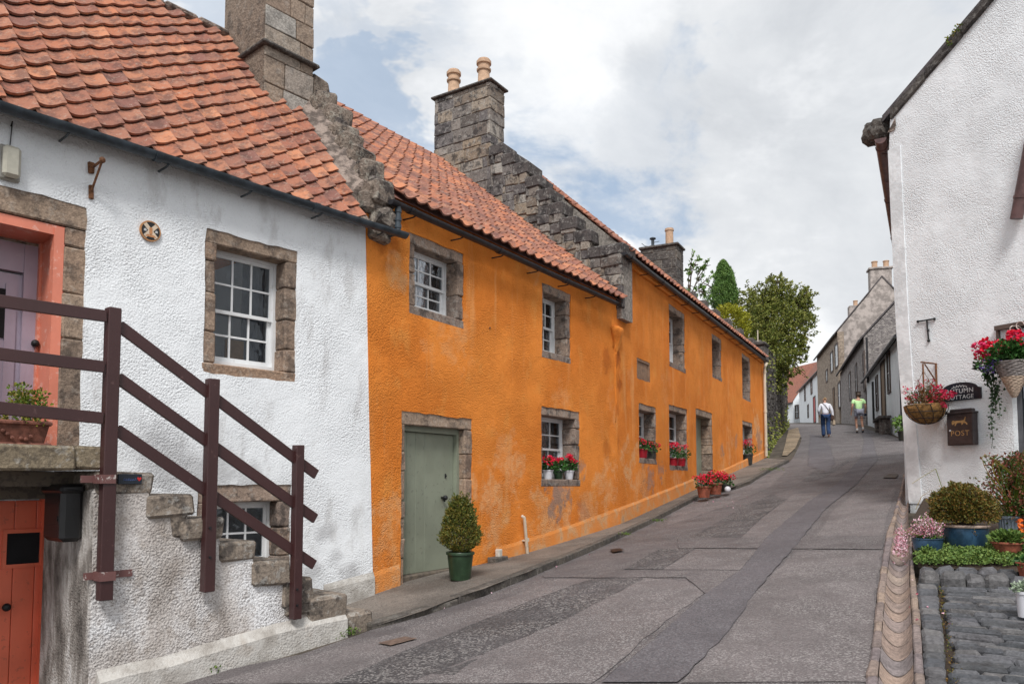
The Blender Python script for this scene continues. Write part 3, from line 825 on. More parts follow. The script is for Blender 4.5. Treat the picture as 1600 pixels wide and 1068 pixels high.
def pantiles(mb, F, s0, s1, D0, z0, D1, z1, tw=.235, ex=.22, amp=.030, jit=.004, s1b=None, Dstep=None, seed=1, mi=0, sag=0.0, skip=None, lift=.052):
    """rows of S-profile clay tiles up a slope; D = distance back from the wall line"""
    rnd = random.Random(seed); L = math.hypot(D1 - D0, z1 - z0); dx, dz = (D1 - D0) / L, (z1 - z0) / L
    nr = int(math.ceil(L / ex)); ex = L / nr; nc = int(round((s1 - s0) / tw)); tw = (s1 - s0) / nc; K = 8
    nx, nz = -dz, dx          # outward normal in (D,z): towards street = -D
    def P(s, l, h): 
        D = D0 + dx * l + nx * h; z = z0 + dz * l + nz * h
        if sag: z -= sag * sin(pi * min(1, max(0, (s - s0) / (s1 - s0)))) * (l / L)
        return F(s, -D, z)
    for r in range(nr):
        for c in range(nc):
            sa = s0 + c * tw; jl = rnd.uniform(-.012, .012); jh = rnd.uniform(0, jit * 2); js = rnd.uniform(-.004, .004); jr = rnd.uniform(-.006, .006)
            if skip and skip(sa + tw * .5, r * ex / L): continue
            l0 = r * ex - .03 + jl; l1 = min(r * ex + ex + .035, L)
            top = []; bot = []; up = []
            for k in range(K + 1):
                f = k / K; x = sa + f * (tw * 1.05) + js
                # profile: shallow trough with a tight roll on one side
                h = amp * (-.62 * sin(pi * min(1, f / .72)) if f < .72 else 1.0 * sin(pi * (f - .72) / .56))
                top.append(P(x, l0 + jr * f * 3, h + lift + jh)); bot.append(P(x, l0 + jr * f * 3, h + lift - .022 + jh)); up.append(P(x, l1, h + .008 + jh * .5))
            n = K + 1; v = top + bot + up
            f_ = [(k, k + 1, 2 * n + k + 1, 2 * n + k) for k in range(K)] + [(k, n + k, n + k + 1, k + 1) for k in range(K)]
            f_ += [(0, 2 * n, n), (K, n + K, 2 * n + K)]
            mb.add(v, f_, mi)

def gutter(F, s0, s1, z, off=.17, r=.055, parent=None, mname='gutter_dark', br=.9, drop=0.0, name='gutter', endcap=True, rise=.10):
    mb = MB(); n = 10
    def pt(s, a, rr): 
        zz = z - drop * (s - s0) / (s1 - s0); return F(s, off + cos(a) * rr, zz + sin(a) * rr)
    ns = max(2, int((s1 - s0) / .6)); ss = [s0 + (s1 - s0) * i / ns for i in range(ns + 1)]
    A = [pi + pi * k / n for k in range(n + 1)]
    wob = [random.uniform(-.004, .004) for _ in ss]
    outer = [[pt(s, a, r) + Vector((0, 0, w_)) for a in A] for s, w_ in zip(ss, wob)]; inner = [[pt(s, a, r - .006) + Vector((0, 0, w_ + .001)) for a in A] for s, w_ in zip(ss, wob)]
    W = n + 1; v = [q for R in outer for q in R] + [q for R in inner for q in R]; o2 = len(outer) * W
    f = []
    for i in range(len(ss) - 1):
        for k in range(n):
            f.append((i * W + k, i * W + k + 1, (i + 1) * W + k + 1, (i + 1) * W + k)); f.append((o2 + i * W + k, o2 + (i + 1) * W + k, o2 + (i + 1) * W + k + 1, o2 + i * W + k + 1))
        f.append((i * W, (i + 1) * W, o2 + (i + 1) * W, o2 + i * W)); f.append((i * W + n, o2 + i * W + n, o2 + (i + 1) * W + n, (i + 1) * W + n))
    if endcap:
        f.append(tuple(range(W))); f.append(tuple((len(ss) - 1) * W + k for k in range(W)))
    mb.add(v, f)
    s = s0 + .35; j = 0
    while s < s1:
        # collar joint
        if j % 2 == 0:
            v = []; 
            for ds in (-.03, .03):
                for a in A: v.append(pt(s + ds, a, r + .009))
            mb.add(v, [(k, k + 1, W + k + 1, W + k) for k in range(n)] + [tuple(range(W)), tuple(range(W, 2 * W))])
        mb.tube([pt(s + .1, -pi / 2, r), F(s + .1, off - .04, z - r - .012), F(s + .1, .0, z - r - .012)], .010, 5)
        s += br; j += 1
    return smooth_by_angle(mb.build(name, M[mname], parent), 50)

def masonry(mb, F, a0, a1, b0, b1, c0, c1, ch=.22, bw=.34, bev=.014, jit=.008, mi=0, core=1, faces='abAB', seed=0, proud=.01, th=.12, topf=None):
    """coursed stone blocks round a core; faces a/A = low/high a side, b/B = low/high b side"""
    rnd = random.Random(seed + 99)
    if core is not None: mb.box(F, a0 + proud + .008, a1 - proud - .008, b0 + proud + .008, b1 - proud - .008, c0, c1 - .004, core)
    z = c0
    while z < c1 - .03:
        h = ch * rnd.uniform(.7, 1.3); ze = min(z + h, c1)
        if c1 - ze < .08: ze = c1
        g_ = .005
        for fc in faces:
            lo, hi = (a0, a1) if fc in 'bB' else (b0 + th * .6, b1 - th * .6)
            x = lo
            while x < hi - .02:
                w_ = bw * rnd.uniform(.55, 1.5); xe = min(x + w_, hi)
                if hi - xe < .1: xe = hi
                pr = rnd.uniform(-proud, proud * .6)
                if fc == 'b': mb.block(F, x + g_, xe - g_, b0 - pr, b0 + th, z + g_, ze - g_, bev, jit, mi, rnd)
                if fc == 'B': mb.block(F, x + g_, xe - g_, b1 - th, b1 + pr, z + g_, ze - g_, bev, jit, mi, rnd)
                if fc == 'a': mb.block(F, a0 - pr, a0 + th, x + g_, xe - g_, z + g_, ze - g_, bev, jit, mi, rnd)
                if fc == 'A': mb.block(F, a1 - th, a1 + pr, x + g_, xe - g_, z + g_, ze - g_, bev, jit, mi, rnd)
                x = xe
        z = ze

def chimney_pot(parent, c, h=.5, r=.12, mname='pot_buff', plain=False):
    mb = MB()
    if plain: prof = [(r * .92, 0), (r * .9, h * .86), (r * 1.05, h * .87), (r * 1.08, h * .93), (r, h * .95), (r, h), (r * .8, h), (r * .8, h * .7)]
    else: prof = [(r * 1.1, 0), (r * 1.0, .02), (r * .92, h * .55), (r * 1.15, h * .58), (r * 1.18, h * .64), (r * .95, h * .67), (r * .95, h * .80), (r * 1.2, h * .83), (r * 1.2, h * .93), (r * 1.0, h * .96), (r * .98, h), (r * .75, h), (r * .7, h * .8)]
    mb.lathe(prof, c, 20); return smooth_by_angle(mb.build('chimney_pot', M[mname], parent), 35)

# ================================================================== near white cottage
ws0, ws1 = -6.2, 0.0
EZ = 2.91; RD = 2.0; RZ = 5.65
def zr(D): return EZ + (D + .15) * (RZ - EZ) / (RD + .15)
cot = thing('white_cottage', FW(-2.5, 0, -1.5), 'white harled cottage with an outside stair, a lilac upper door and a clay pantile roof', 'cottage')
wup = opening(FW, (322, 356), (461, 597))
wlo = opening(FW, (309, 757), (452, 918))
dlo = [FW.sz(-75), FW.sz(90), -2.1, FW.px(85, 783)[1] + .04]
dup_ = [FW.sz(-120), FW.px(131, 500)[0], .27, FW.px(131, 322)[1]]
base = lambda s: g(*FW(s, .1, 0)[:2])
cx_top = FW.px(572, 356)[0]; cx_bot = FW.px(583, 918)[0]; cx_mid = FW.px(577, 640)
outl = [(ws0, -2.6)] + [(s, base(s) - .3) for s in np.linspace(-3.0, cx_bot - .02, 6)] + [(cx_bot, -1.2), cx_mid, (cx_top, EZ - .02), (ws0, EZ - .02)]
mb = MB(); panel(mb, FW, outl, [hole_of(wup), hole_of(wlo), hole_of(dup_)[:], hole_of(dlo)], 0.0, .04, back=False)
M['harl_white'] = mat('harl_white', lambda n, p: m_white(n, p, [(FW(-.62, 0, -.55), .16, .5), (FW(-.75, 0, -.95), .14, .45), (FW(-.45, 0, -.8), .12, .35), (FW(-2.35, 0, .25), .35, .5), (FW(-1.9, 0, .05), .3, .45), (FW(-1.45, 0, -.05), .22, .45), (FW(-.25, 0, -1.05), .2, .5)]))
# body behind the sheet: left end, back, underside of the eaves
mb.box(FW, ws0, ws0 + .3, -4.0, -.04, -2.6, EZ); mb.box(FW, ws0, 0, -4.0, -3.7, -2.6, EZ); mb.box(FW, -.3, -.02, -3.7, -.06, -2.0, EZ)
mb.box(FW, ws0, -.02, -.42, -.04, EZ - .12, EZ - .03); mb.box(FW, ws0 + .01, -.03, -.2, -.006, EZ - .028, EZ + .11)
wall = mb.build('wall', M['harl_white'], cot)
# plinth right of the stair
mb = MB(); sA = FW.px(505, 950)[0]
v0 = sA
while v0 < cx_bot - .01:
    v1 = min(v0 + .22, cx_bot); 
    mb.hexa([FW(v0, 0, base(v0) - .25), FW(v1, 0, base(v1) - .25), FW(v1, .045, base(v1) - .25), FW(v0, .05, base(v0) - .25),
             FW(v0, 0, base(v0) + .34), FW(v1, 0, base(v1) + .34), FW(v1, .03, base(v1) + .275), FW(v0, .03, base(v0) + .275)]); v0 = v1
mb.build('plinth', M['plinth_white'], cot)
# roof
mb = MB()
pantiles(mb, FW, ws0 - .1, -.28, -.13, EZ + .0, 1.50, zr(1.50), seed=5, amp=.048, ex=.205)
pantiles(mb, FW, ws0 - .1, -.50, 1.50, zr(1.50) , RD, RZ, seed=6, amp=.048, ex=.205)
o = smooth_by_angle(mb.build('roof_tiles', M['tile_near'], cot, recalc=False), 50)
mb = MB()
mb.add([FW(ws0, .14, EZ - .03), FW(-.1, .14, EZ - .03), FW(-.1, -RD, RZ - .03), FW(ws0, -RD, RZ - .03)], [(0, 1, 2, 3)], 0)
mb.add([FW(ws0, -RD, RZ - .03), FW(-.1, -RD, RZ - .03), FW(-.1, -4.2, EZ), FW(ws0, -4.2, EZ)], [(0, 1, 2, 3)], 0)
s = ws0
while s < -.45:      # cement ridge
    l = .42; mb.block(FW, s, min(s + l, -.45), -RD - .11, -RD + .09, RZ - .05, RZ + .05 + random.uniform(-.004, .004), .04, .005, 0); s += l
mb.build('roof_ridge', M['cement'], cot)
# haunch between tiles and crow steps
mb = MB()
n = 14
pr = []
for i in range(n + 1):
    D = .05 + (1.50 - .05) * i / n; pr.append([(-.31, zr(D) + .03 + random.uniform(-.008, .008)), (-.22, zr(D) + .16 + random.uniform(-.02, .02)), (-.10, zr(D) + .32 + random.uniform(-.02, .02)), (-.01, zr(D) + .33), (-.01, zr(D) - .3), (-.31, zr(D) - .3)])
    pr[-1] = [FW(a, -D, c) for a, c in pr[-1]]
m6 = 6; v = [q for R in pr for q in R]; mb.add(v, [(i * m6 + k, i * m6 + (k + 1) % m6, (i + 1) * m6 + (k + 1) % m6, (i + 1) * m6 + k) for i in range(n) for k in range(m6)] + [tuple(range(m6)), tuple(n * m6 + k for k in range(m6))])
n = 6; pr = []
for i in range(n + 1):
    D = 1.46 + (RD + .05 - 1.46) * i / n; pr.append([FW(-.53, -D, zr(D) + .03), FW(-.42, -D, zr(D) + .17), FW(-.10, -D, zr(D) + .30), FW(.05, -D, zr(D) + .3), FW(.05, -D, zr(D) - .5), FW(-.53, -D, zr(D) - .5)])
v = [q for R in pr for q in R]; mb.add(v, [(i * m6 + k, i * m6 + (k + 1) % m6, (i + 1) * m6 + (k + 1) % m6, (i + 1) * m6 + k) for i in range(n) for k in range(m6)] + [tuple(range(m6)), tuple(n * m6 + k for k in range(m6))])
mb.build('roof_haunch', M['cement'], cot)
# crow steps: rough rubble lumps
def lump(mb, F, a, b, c, sx, sy, sz, seed, mi=0):
    rnd = random.Random(seed); bm = bmesh.new(); bmesh.ops.create_icosphere(bm, subdivisions=3, radius=1)
    off = Vector((rnd.uniform(0, 50), rnd.uniform(0, 50), 0))
    vs_ = []
    for v in bm.verts:
        q = v.co.copy(); m = max(abs(q.x), abs(q.y), abs(q.z)); q = q.lerp(q / m, .80)
        q *= 1 + .20 * mnoise.noise(q * 1.2 + off) + .13 * mnoise.noise(q * 3.2 + off) + .05 * mnoise.noise(q * 8 + off)
        vs_.append(F(a + q.x * sx / 2, b + q.y * sy / 2, c + q.z * sz / 2))
    mb.add(vs_, [tuple(v.index for v in f.verts) for f in bm.faces], mi); bm.free()
D = -.12; i = 0
crow = []
while D < 1.2:
    l = random.uniform(.17, .27); mb = MB()
    zc = zr(D + l / 2); q_ = random.uniform(-.03, .03)
    mb.block(FW, -.07 + q_, .25 + q_, -(D + l * 1.15), -D + random.uniform(-.02, .05), zc + .08, zc + .40 + random.uniform(-.04, .05), .035, .03)
    mb.block(FW, -.06, .22 - q_, -(D + l * 1.3), -D - .02, zc - .3, zc + .10, .03, .025)
    lump(mb, FW, -.02 + q_, -(D + l * .4), zc + .22, .20, l * .9, .26, i + 20); lump(mb, FW, .10 + q_, -(D + l * .9), zc + .38, .22, .2, .18, i + 70)
    mb.build('crow_step', M['stone_crow'], cot); D += l * .86; i += 1
# skew putt at the foot
mb = MB(); mb.block(FW, -.16, .20, -.30, .12, EZ + .16, EZ + .42, .05, .03); lump(mb, FW, .10, .02, EZ + .14, .30, .30, .22, 5); mb.build('skew_putt', M['stone_crow'], cot)
# chimney
mb = MB(); masonry(mb, FW, -.77, -.08, -2.02, -1.09, 4.35, 7.3, .30, .34, seed=4, faces='bAB', bev=.008, jit=.005); mb.box(FW, -.775, -.73, -2.03, -1.10, 4.0, 7.3, 1)
# render coat covering most of the left face
ch = mb.build('chimney', [M['stone_chimney'], M['chimney_coat']], cot)
mb = MB(); v = []
mb.block(FW, -.82, -.03, -2.05, -1.02, 5.17, 5.225, .015, .008); mb.build('chimney_ledge', M['stone_rubble'], ch); mb = MB(); mb.block(FW, -.84, .0, -2.1, -1.0, 7.3, 7.42, .02, .01); mb.build('chimney_cap', M['stone_rubble'], ch)
gutter(FW, ws0, FW.px(634, 366, .2)[0], FW.px(300, 258, .2)[1], .2, .062, cot, 'gutter', .82)

# upper window
s_, inn = surround(FW, wup, .125, .19, 'stone_brown', None, .10, .125, wl=.125)
mv = s_.data; 
def reparent(surr, root):
    o0 = Vector(ORG[root.name]); surr.data.transform(Matrix.Translation(-o0)); surr.parent = root; ORG[surr.name] = tuple(o0)
reparent(s_, cot)
win, (a0, a1, b0, b1, yy) = sash(FW, inn, cot, 3, (2, 2), .19, surr=s_, curtain='right', label='large twelve-pane upper window', split=.47)
mb = MB(); W_ = a1 - a0; mb.box(FW, a0 + W_ * .36, a0 + W_ * .64, yy - .16, yy - .13, b0, b0 + .26); mb.box(FW, a0 + W_ * .02, a0 + W_ * .22, yy - .2, yy - .17, b0, b0 + .24)
mb.build('board', M['board'], win)
# lower window beside the stair
s_, inn = surround(FW, wlo, .15, .16, 'stone_lintel', None, .05, .17, wl=.15); reparent(s_, cot)
mb = MB(); s0, s1, z0, z1 = inn; s1 += .01
win, _ = sash(FW, (s0 - .0, s1, z0, z1), cot, 3, (2, 1), .16, surr=s_, curtain='none', label='small basement window behind the stair railing', split=.28)
# upper door (lilac) in a pink frame
s_, inn = surround(FW, dup_, .165, .45, 'stone_brown', None, 0, .20, door=True, wl=.16); reparent(s_, cot)
s0, s1, z0, z1 = inn
mb = MB(); dz0, dz1 = z0, z1 - .02
x1 = s1 - .17
mb.box(FW, s0, x1, -.49, -.44, dz0, dz1 - .36)                                     # leaf
mb.box(FW, x1 - .62, x1 - .5, -.44, -.425, dz0 + .1, dz1 - .45); mb.box(FW, x1 - .12, x1 - .04, -.44, -.425, dz0 + .1, dz1 - .45)
mb.box(FW, x1 - .5, x1 - .12, -.44, -.43, dz0 + .1, dz0 + .9)
mb.box(FW, x1, s1 - .05, -.50, -.40, dz0, dz1 - .1); mb.box(FW, s0, x1, -.5, -.41, dz1 - .34, dz1 - .1)
d1 = mb.build('door', M['paint_lilac'], cot); d1['label'] = 'lilac upper door with a dark glass panel'
mb = MB(); mb.box(FW, x1 - .5, x1 - .12, -.438, -.428, dz0 + .92, dz1 - .5); mb.build('door_glass', M['dark_room'], d1)
mb = MB()
mb.box(FW, s1 - .05, s1 + .01, -.42, -.03, dz0, dz1 + .01); mb.box(FW, s1 - .07, s1 - .05, -.40, -.36, dz0, dz1 - .02); mb.box(FW, s1 - .075, s1 + .0, -.10, -.02, dz0, dz1)
mb.box(FW, s0, s1 - .05, -.42, -.03, dz1 - .07, dz1 + .01)
mb.build('door_frame', M['paint_pink'], d1)
mb = MB(); k = FW.px(50, 538, -.41); mb.tube([FW(k[0], -.42, k[1]), FW(k[0], -.35, k[1])], .012, 8); mb.sphere(FW(k[0], -.33, k[1]), .032, 10, 8); mb.build('door_knob', M['iron'], d1, smooth=True)
s_.parent = d1
# lower door (orange red), planked
mb = MB(); s0, s1, z0, z1 = dlo; x = s0
while x < s1 - .05:
    xe = min(x + .155, s1 - .05); mb.block(FW, x + .002, xe - .002, -.16, -.12, z0, z1 - .03, .005); x = xe
wx0, wz1 = FW.px(10, 833, -.12); wx1, wz0 = FW.px(60, 878, -.12)
mb.box(FW, s1 - .06, s1 + .01, -.18, -.05, z0, z1); 
for q in ((wx0 - .03, wx0, wz0 - .03, wz1 + .03), (wx1, wx1 + .03, wz0 - .03, wz1 + .03), (wx0, wx1, wz1, wz1 + .03), (wx0, wx1, wz0 - .03, wz0)): mb.box(FW, q[0], q[1], -.13, -.098, q[2], q[3])
d2 = mb.build('door', M['paint_red'], cot); d2['label'] = 'orange red lower door with a small square pane'
mb = MB(); mb.box(FW, wx0, wx1, -.125, -.112, wz0, wz1); mb.build('door_glass', M['dark_room'], d2)
k = FW.px(7, 947, -.1); mb = MB(); mb.tube([FW(k[0], -.12, k[1]), FW(k[0], -.06, k[1])], .012, 8); mb.sphere(FW(k[0], -.05, k[1]), .032, 12, 8); mb.build('door_knob', M['iron'], d2, smooth=True)

# ---------------------------------------------------------------- outside stair
FS = Fac(FW(0, .95, 0)[:2], 40.6)
def spx(x, y): return FS.px(x, y)
st = thing('stone_staircase', FS(-2, -.4, -1.5), 'outside stone stair with grimy harled sides rising to the lilac door', 'staircase')
corner = FS.sz(150); sb = FS.sz(212)
steps_px = [((157, 735), (237, 768)), ((235, 773), (299, 802)), ((289, 809), (345, 838)), ((347, 846), (399, 870)), ((398, 878), (450, 908)), ((444, 906), (487, 940)), ((486, 933), (538, 963)), ((538, 959), (581, 990))]
gb = lambda s: g(*FS(s, .1, 0)[:2])
# harled cheek under the steps
top = [(corner + .0, FS.px(150, 738)[1])]
for i, (a, b) in enumerate(steps_px[:7]):
    sa, zt = spx(*a); se, zb = spx(*b); top += [(max(sa, corner) + .01, zb - .0 + .03), (se - .03, zb + .03)]
top[0] = (corner, top[1][1])
end = spx(540, 963)[0]
outl = [(corner, -2.4)] + [(s, gb(s) - .25) for s in np.linspace(corner + .2, end, 8)] + top[::-1]
mb = MB(); panel(mb, FS, outl, [], 0, .93)
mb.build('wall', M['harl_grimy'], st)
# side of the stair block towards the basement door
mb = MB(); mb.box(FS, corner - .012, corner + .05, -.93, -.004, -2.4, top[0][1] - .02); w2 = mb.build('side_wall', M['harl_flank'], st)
for i, (a, b) in enumerate(steps_px):
    sa, zt = spx(*a); se, zb = spx(*b)
    if i == 0: sa = corner + .0
    zn = spx(*steps_px[i + 1][0])[1] if i < 7 else zt - .3
    mb = MB(); mb.block(FS, sa - (.03 if i else 0), se + .01, -.92, .035 + random.uniform(-.02, .02), min(zb, zt - .12) - .02, zt, .022, .013)
    if i == 7: mb = MB(); mb.block(FS, sa - .03, se, -.93, .03, gb(se) - .2, zt, .03, .012)
    mb.build('step', M['step_stone'], st)
# rubble infill stones under treads 3 and 6
for (a, b) in (((280, 812), (312, 836)), ((444, 940), (487, 958)), ((268, 800), (290, 840))):
    mb = MB(); sa, zt = spx(*a); se, zb = spx(*b); mb.block(FS, sa, se, -.2, .02, zb, zt, .02, .012); mb.build('patch_stone', M['step_stone'], st)
# landing slab
lz1 = FS.px(80, 695)[1]; lz0 = FS.px(80, 733)[1]
mb = MB(); ls = ws0
for a, b in ((ws0, -4.6), (-4.6, FS.px(-20, 700)[0]), (FS.px(-20, 700)[0], FS.px(117, 700)[0]), (FS.px(117, 700)[0], FS.px(159, 700)[0])):
    mb.block(FS, a + .002, b - .002, -.95, .04, lz0 + random.uniform(-.01, .01), lz1, .018, .008)
mb.build('landing', M['slab_stone'], st)
mb = MB(); mb.box(FW, ws0, corner + .02, 0, .15, lz0 - .22, lz0 - .02); mb.box(FS, ws0, corner + .0, -.5, -.38, lz0 - .12, lz0 - .01); mb.build('landing_beam', M['timber'], st)
# white kerb-like plinth at the foot
mb = MB()
ptop = [(150, 1063), (200, 1050), (259, 1038), (319, 1019), (394, 997), (430, 986), (476, 976), (536, 964)]
for (x0, y0), (x1, y1) in zip(ptop[:-1], ptop[1:]):
    sa, za = spx(x0, y0); se, ze = spx(x1, y1); o_ = .07
    mb.hexa([FS(sa, 0, gb(sa) - .3), FS(se, 0, gb(se) - .3), FS(se, o_ + .02, gb(se) - .3), FS(sa, o_ + .02, gb(sa) - .3),
             FS(sa, 0, za + .07), FS(se, 0, ze + .07), FS(se, o_, ze - .005), FS(sa, o_, za - .005)])
mb.build('plinth', M['plinth_white'], st)

# ---------------------------------------------------------------- railing
ro = .075
rg = thing('stair_railing', FS(-2.2, ro, -1.0), 'dark brown timber railing bolted along the outside stair and its landing', 'railing')
def post(x0, y0, x1, y1, wpx):
    s0_, z1_ = FS.px(x0, y0, ro); s2_, z0_ = FS.px(x1, y1, ro); ww = wpx
    mb = MB(); sm = (s0_ + s2_) / 2
    mb.block(FS, sm - ww / 2, sm + ww / 2, ro - .04, ro + .04, z0_, z1_, .006, .002)
    o = mb.build('post', M['rail_paint'], rg); return sm, o
p1, po1 = post(176, 481, 164, 937, .093); p2, po2 = post(333, 592, 323, 924, .093); p3, po3 = post(465, 695, 463, 966, .085)
def rail(a, b, hgt=.092, th=.028, off=ro + .02, y=None):
    (sa, za), (sb_, zb_) = FS.px(*a, off), FS.px(*b, off)
    d = Vector((sb_ - sa, zb_ - za)); L = d.length; d /= L; h = hgt / 2
    def G(q, b_, r_): return FS(sa + d.x * q * L - d.y * r_, b_, za + d.y * q * L + d.x * r_)
    mb = MB(); mb.block(G, 0, 1, off - th / 2, off + th / 2, -h, h, .003, .001); return mb.build('rail', M['rail_paint'], rg)
def fr(x, t): return t
for (a, b) in (((-160, 447), (166, 494)), ((-160, 533), (163, 573)), ((-160, 621), (161, 653))): rail(a, b, .085)
for i, (a, b) in enumerate((((186, 509), (494, 741)), ((184, 590), (493, 810)), ((182, 671), (491, 882)))): rail(a, b, .088, off=ro - .012)
for (x, y) in ((168, 748), (168, 900)):
    mb = MB(); s_b, z_b = FS.px(x, y, ro + .045); mb.box(FS, s_b - .055, s_b + .055, -.01, ro + .052, z_b - .032, z_b + .032)
    if y == 900: mb.box(FS, s_b - .12, s_b + .22, .004, .014, z_b - .026, z_b + .026)
    else: mb.box(FS, s_b - .14, s_b - .05, .004, .014, z_b - .026, z_b + .026)
    if 'clamp_paint' not in M: M['clamp_paint'] = mat('clamp_paint', paint((.16, .07, .065), .6, (.55, .50, .47), .8, .62))
    mb.build('clamp', M['clamp_paint'], rg)
for (x, y) in ((328, 824), (328, 870), (464, 920), (464, 945)):
    mb = MB(); s_b, z_b = FS.px(x, y, ro + .04); mb.tube([FS(s_b, ro + .03, z_b), FS(s_b, ro + .05, z_b)], .011, 6); mb.build('bolt', M['iron'], rg)

# things fixed to the cottage
s_b, z_b = FS.px(205, 748, .02); mb = MB(); mb.block(FS, s_b - .10, s_b + .075, .02, .034, z_b - .038, z_b + .038, .004); pl = mb.build('name_plate', M['slate_plaque']); tag(pl, 'small dark plate with faded blue lettering and a red heart, behind the first railing post', 'sign')
M['blue_letter'] = mat('blue_letter', flat((.06, .10, .25), .5)); M['heart_red'] = mat('heart_red', flat((.45, .02, .02), .5))
mb = MB(); rn = random.Random(4)
for k in range(6):
    x = s_b - .06 + k * .016; zt = z_b + rn.uniform(.0, .016); mb.tube([FS(x, .036, z_b - .012), FS(x + .005, .036, zt), FS(x + .011, .036, z_b - .010)], .0022, 4)
mb.build('lettering', M['blue_letter'], pl)
mb = MB(); hs = [(0, -.016), (.017, .004), (.013, .014), (.006, .015), (0, .008), (-.006, .015), (-.013, .014), (-.017, .004)]
mb.add([FS(s_b + .052 + a, .037, z_b + c) for a, c in hs], [tuple(range(8))]); mb.build('heart', M['heart_red'], pl, recalc=False)
# black box on the side wall
def FK(a, b, c): return FS(corner - .012 - b, -a, c)
mb = MB(); zk = FS.px(120, 800)[1]
c0 = .32; mb.block(FK, c0 - .17, c0 + .19, 0, .15, zk - .22, zk + .17, .03, .004); mb.block(FK, c0 - .19, c0 + .21, -.002, .17, zk + .13, zk + .20, .02, .004)
bb = mb.build('black_box', M['black_plastic']); tag(bb, 'black plastic box hung on the stair side wall beside the orange red door', 'box')
mb = MB(); mb.tube([FK(c0 - .1, .151, zk - .05), FK(c0 - .1, .16, zk - .05)], .02, 8); mb.block(FK, c0 - .13, c0 + .13, .148, .154, zk - .1, zk + .06, .01); mb.build('lid', M['black_plastic'], bb)
# bulkhead lamp
sl, zl = FW.px(17, 254, .05)
mb = MB(); mb.block(FW, sl - .075, sl + .075, 0, .035, zl - .14, zl + .14, .03, 0); lp = mb.build('wall_lamp', M['plastic_grey']); tag(lp, 'pale oblong bulkhead lamp on the white wall above the lilac door', 'lamp')
mb = MB(); mb.block(FW, sl - .062, sl + .062, .035, .10, zl - .125, zl + .125, .035, 0); mb.build('lamp_glass', M['lamp_glass'], lp)
mb = MB(); mb.tube([FW(sl, .01, zl + .14), FW(sl + .01, .01, zl + .35), FW(sl, .01, EZ - .1)], .005, 4); mb.build('cable', M['gutter_dark'], lp)
# rusty bracket
mb = MB(); a_ = FW.px(144, 262, 0.02); c_ = FW.px(143, 305, .02); 
tip = FW.px(160, 250, .22)
mb.tube([FW(a_[0], .01, a_[1]), FW(tip[0], .22, tip[1])], .012, 6); mb.tube([FW(c_[0], .01, c_[1] + .03), FW(tip[0], .22, tip[1])], .010, 6)
mb.block(FW, a_[0] - .03, a_[0] + .02, 0, .03, a_[1] - .05, a_[1] + .05, .006, .004); mb.block(FW, c_[0] - .02, c_[0] + .02, 0, .02, c_[1] - .03, c_[1] + .09, .005, .003); mb.sphere(FW(tip[0], .22, tip[1]), .026, 8, 6)
tag(mb.build('wall_bracket', M['rust']), 'rusty iron bracket on the white wall left of the round plaque', 'bracket')
# round plaque
sc_, zc_ = FW.px(235, 361, .015); R_ = .093
def FD(a, b, c): return FW(sc_ + a, b, zc_ + c)
mb = MB()
def disc(mb, r, y0, y1, n=32): 
    v = [FD(r * cos(2 * pi * k / n), y0, r * sin(2 * pi * k / n)) for k in range(n)] + [FD(r * cos(2 * pi * k / n), y1, r * sin(2 * pi * k / n)) for k in range(n)]
    mb.add(v, [(k, (k + 1) % n, n + (k + 1) % n, n + k) for k in range(n)] + [tuple(range(n)), tuple(range(n, 2 * n))])
disc(mb, R_, 0, .02); pq = mb.build('wall_plaque', mat('plaque_rim', flat((.45, .22, .09), .5))); tag(pq, 'small round plaque with a pale diagonal cross over dark quarters on the white wall', 'plaque')
mb = MB(); disc(mb, R_ * .86, .02, .023); mb.build('plaque_face', M['black_plastic'], pq)
mb = MB(); M['cream'] = mat('cream', flat((.62, .50, .38), .5))
for sg in (1, -1):
    w_ = .017; r_ = R_ * .84
    dx_, dz_ = cos(RAD(48)) * r_, sin(RAD(48)) * r_ * sg
    nx_, nz_ = -sin(RAD(48)) * sg * w_, cos(RAD(48)) * w_
    mb.add([FD(-dx_ - nx_, .0245 + .0003 * sg, -dz_ - nz_), FD(dx_ - nx_, .0245 + .0003 * sg, dz_ - nz_), FD(dx_ + nx_, .0245 + .0003 * sg, dz_ + nz_), FD(-dx_ + nx_, .0245 + .0003 * sg, -dz_ + nz_)], [(0, 1, 2, 3)])
mb.build('cross', M['cream'], pq, recalc=False)
mb = MB(); mb.add([FD(-.05, .0252, -.055), FD(.05, .0252, -.055), FD(.03, .0252, -.035), FD(-.03, .0252, -.035)], [(0, 1, 2, 3)]); mb.add([FD(-.014, .0254, -.03), FD(.014, .0254, -.03), FD(.014, .0254, .03), FD(-.014, .0254, .03)], [(0, 1, 2, 3)])
mb.build('plaque_band', mat('plaque_orange', flat((.50, .23, .10), .5)), pq, recalc=False)
for sg in (-1, 1):
    mb = MB(); mb.add([FD(sg * .05 + a, .0255, c) for a, c in ((-.012, -.01), (.012, -.01), (.012, .006), (0, .014), (-.012, .006))], [tuple(range(5))])
    mb.build('plaque_mark', M['lettering'], pq, recalc=False)
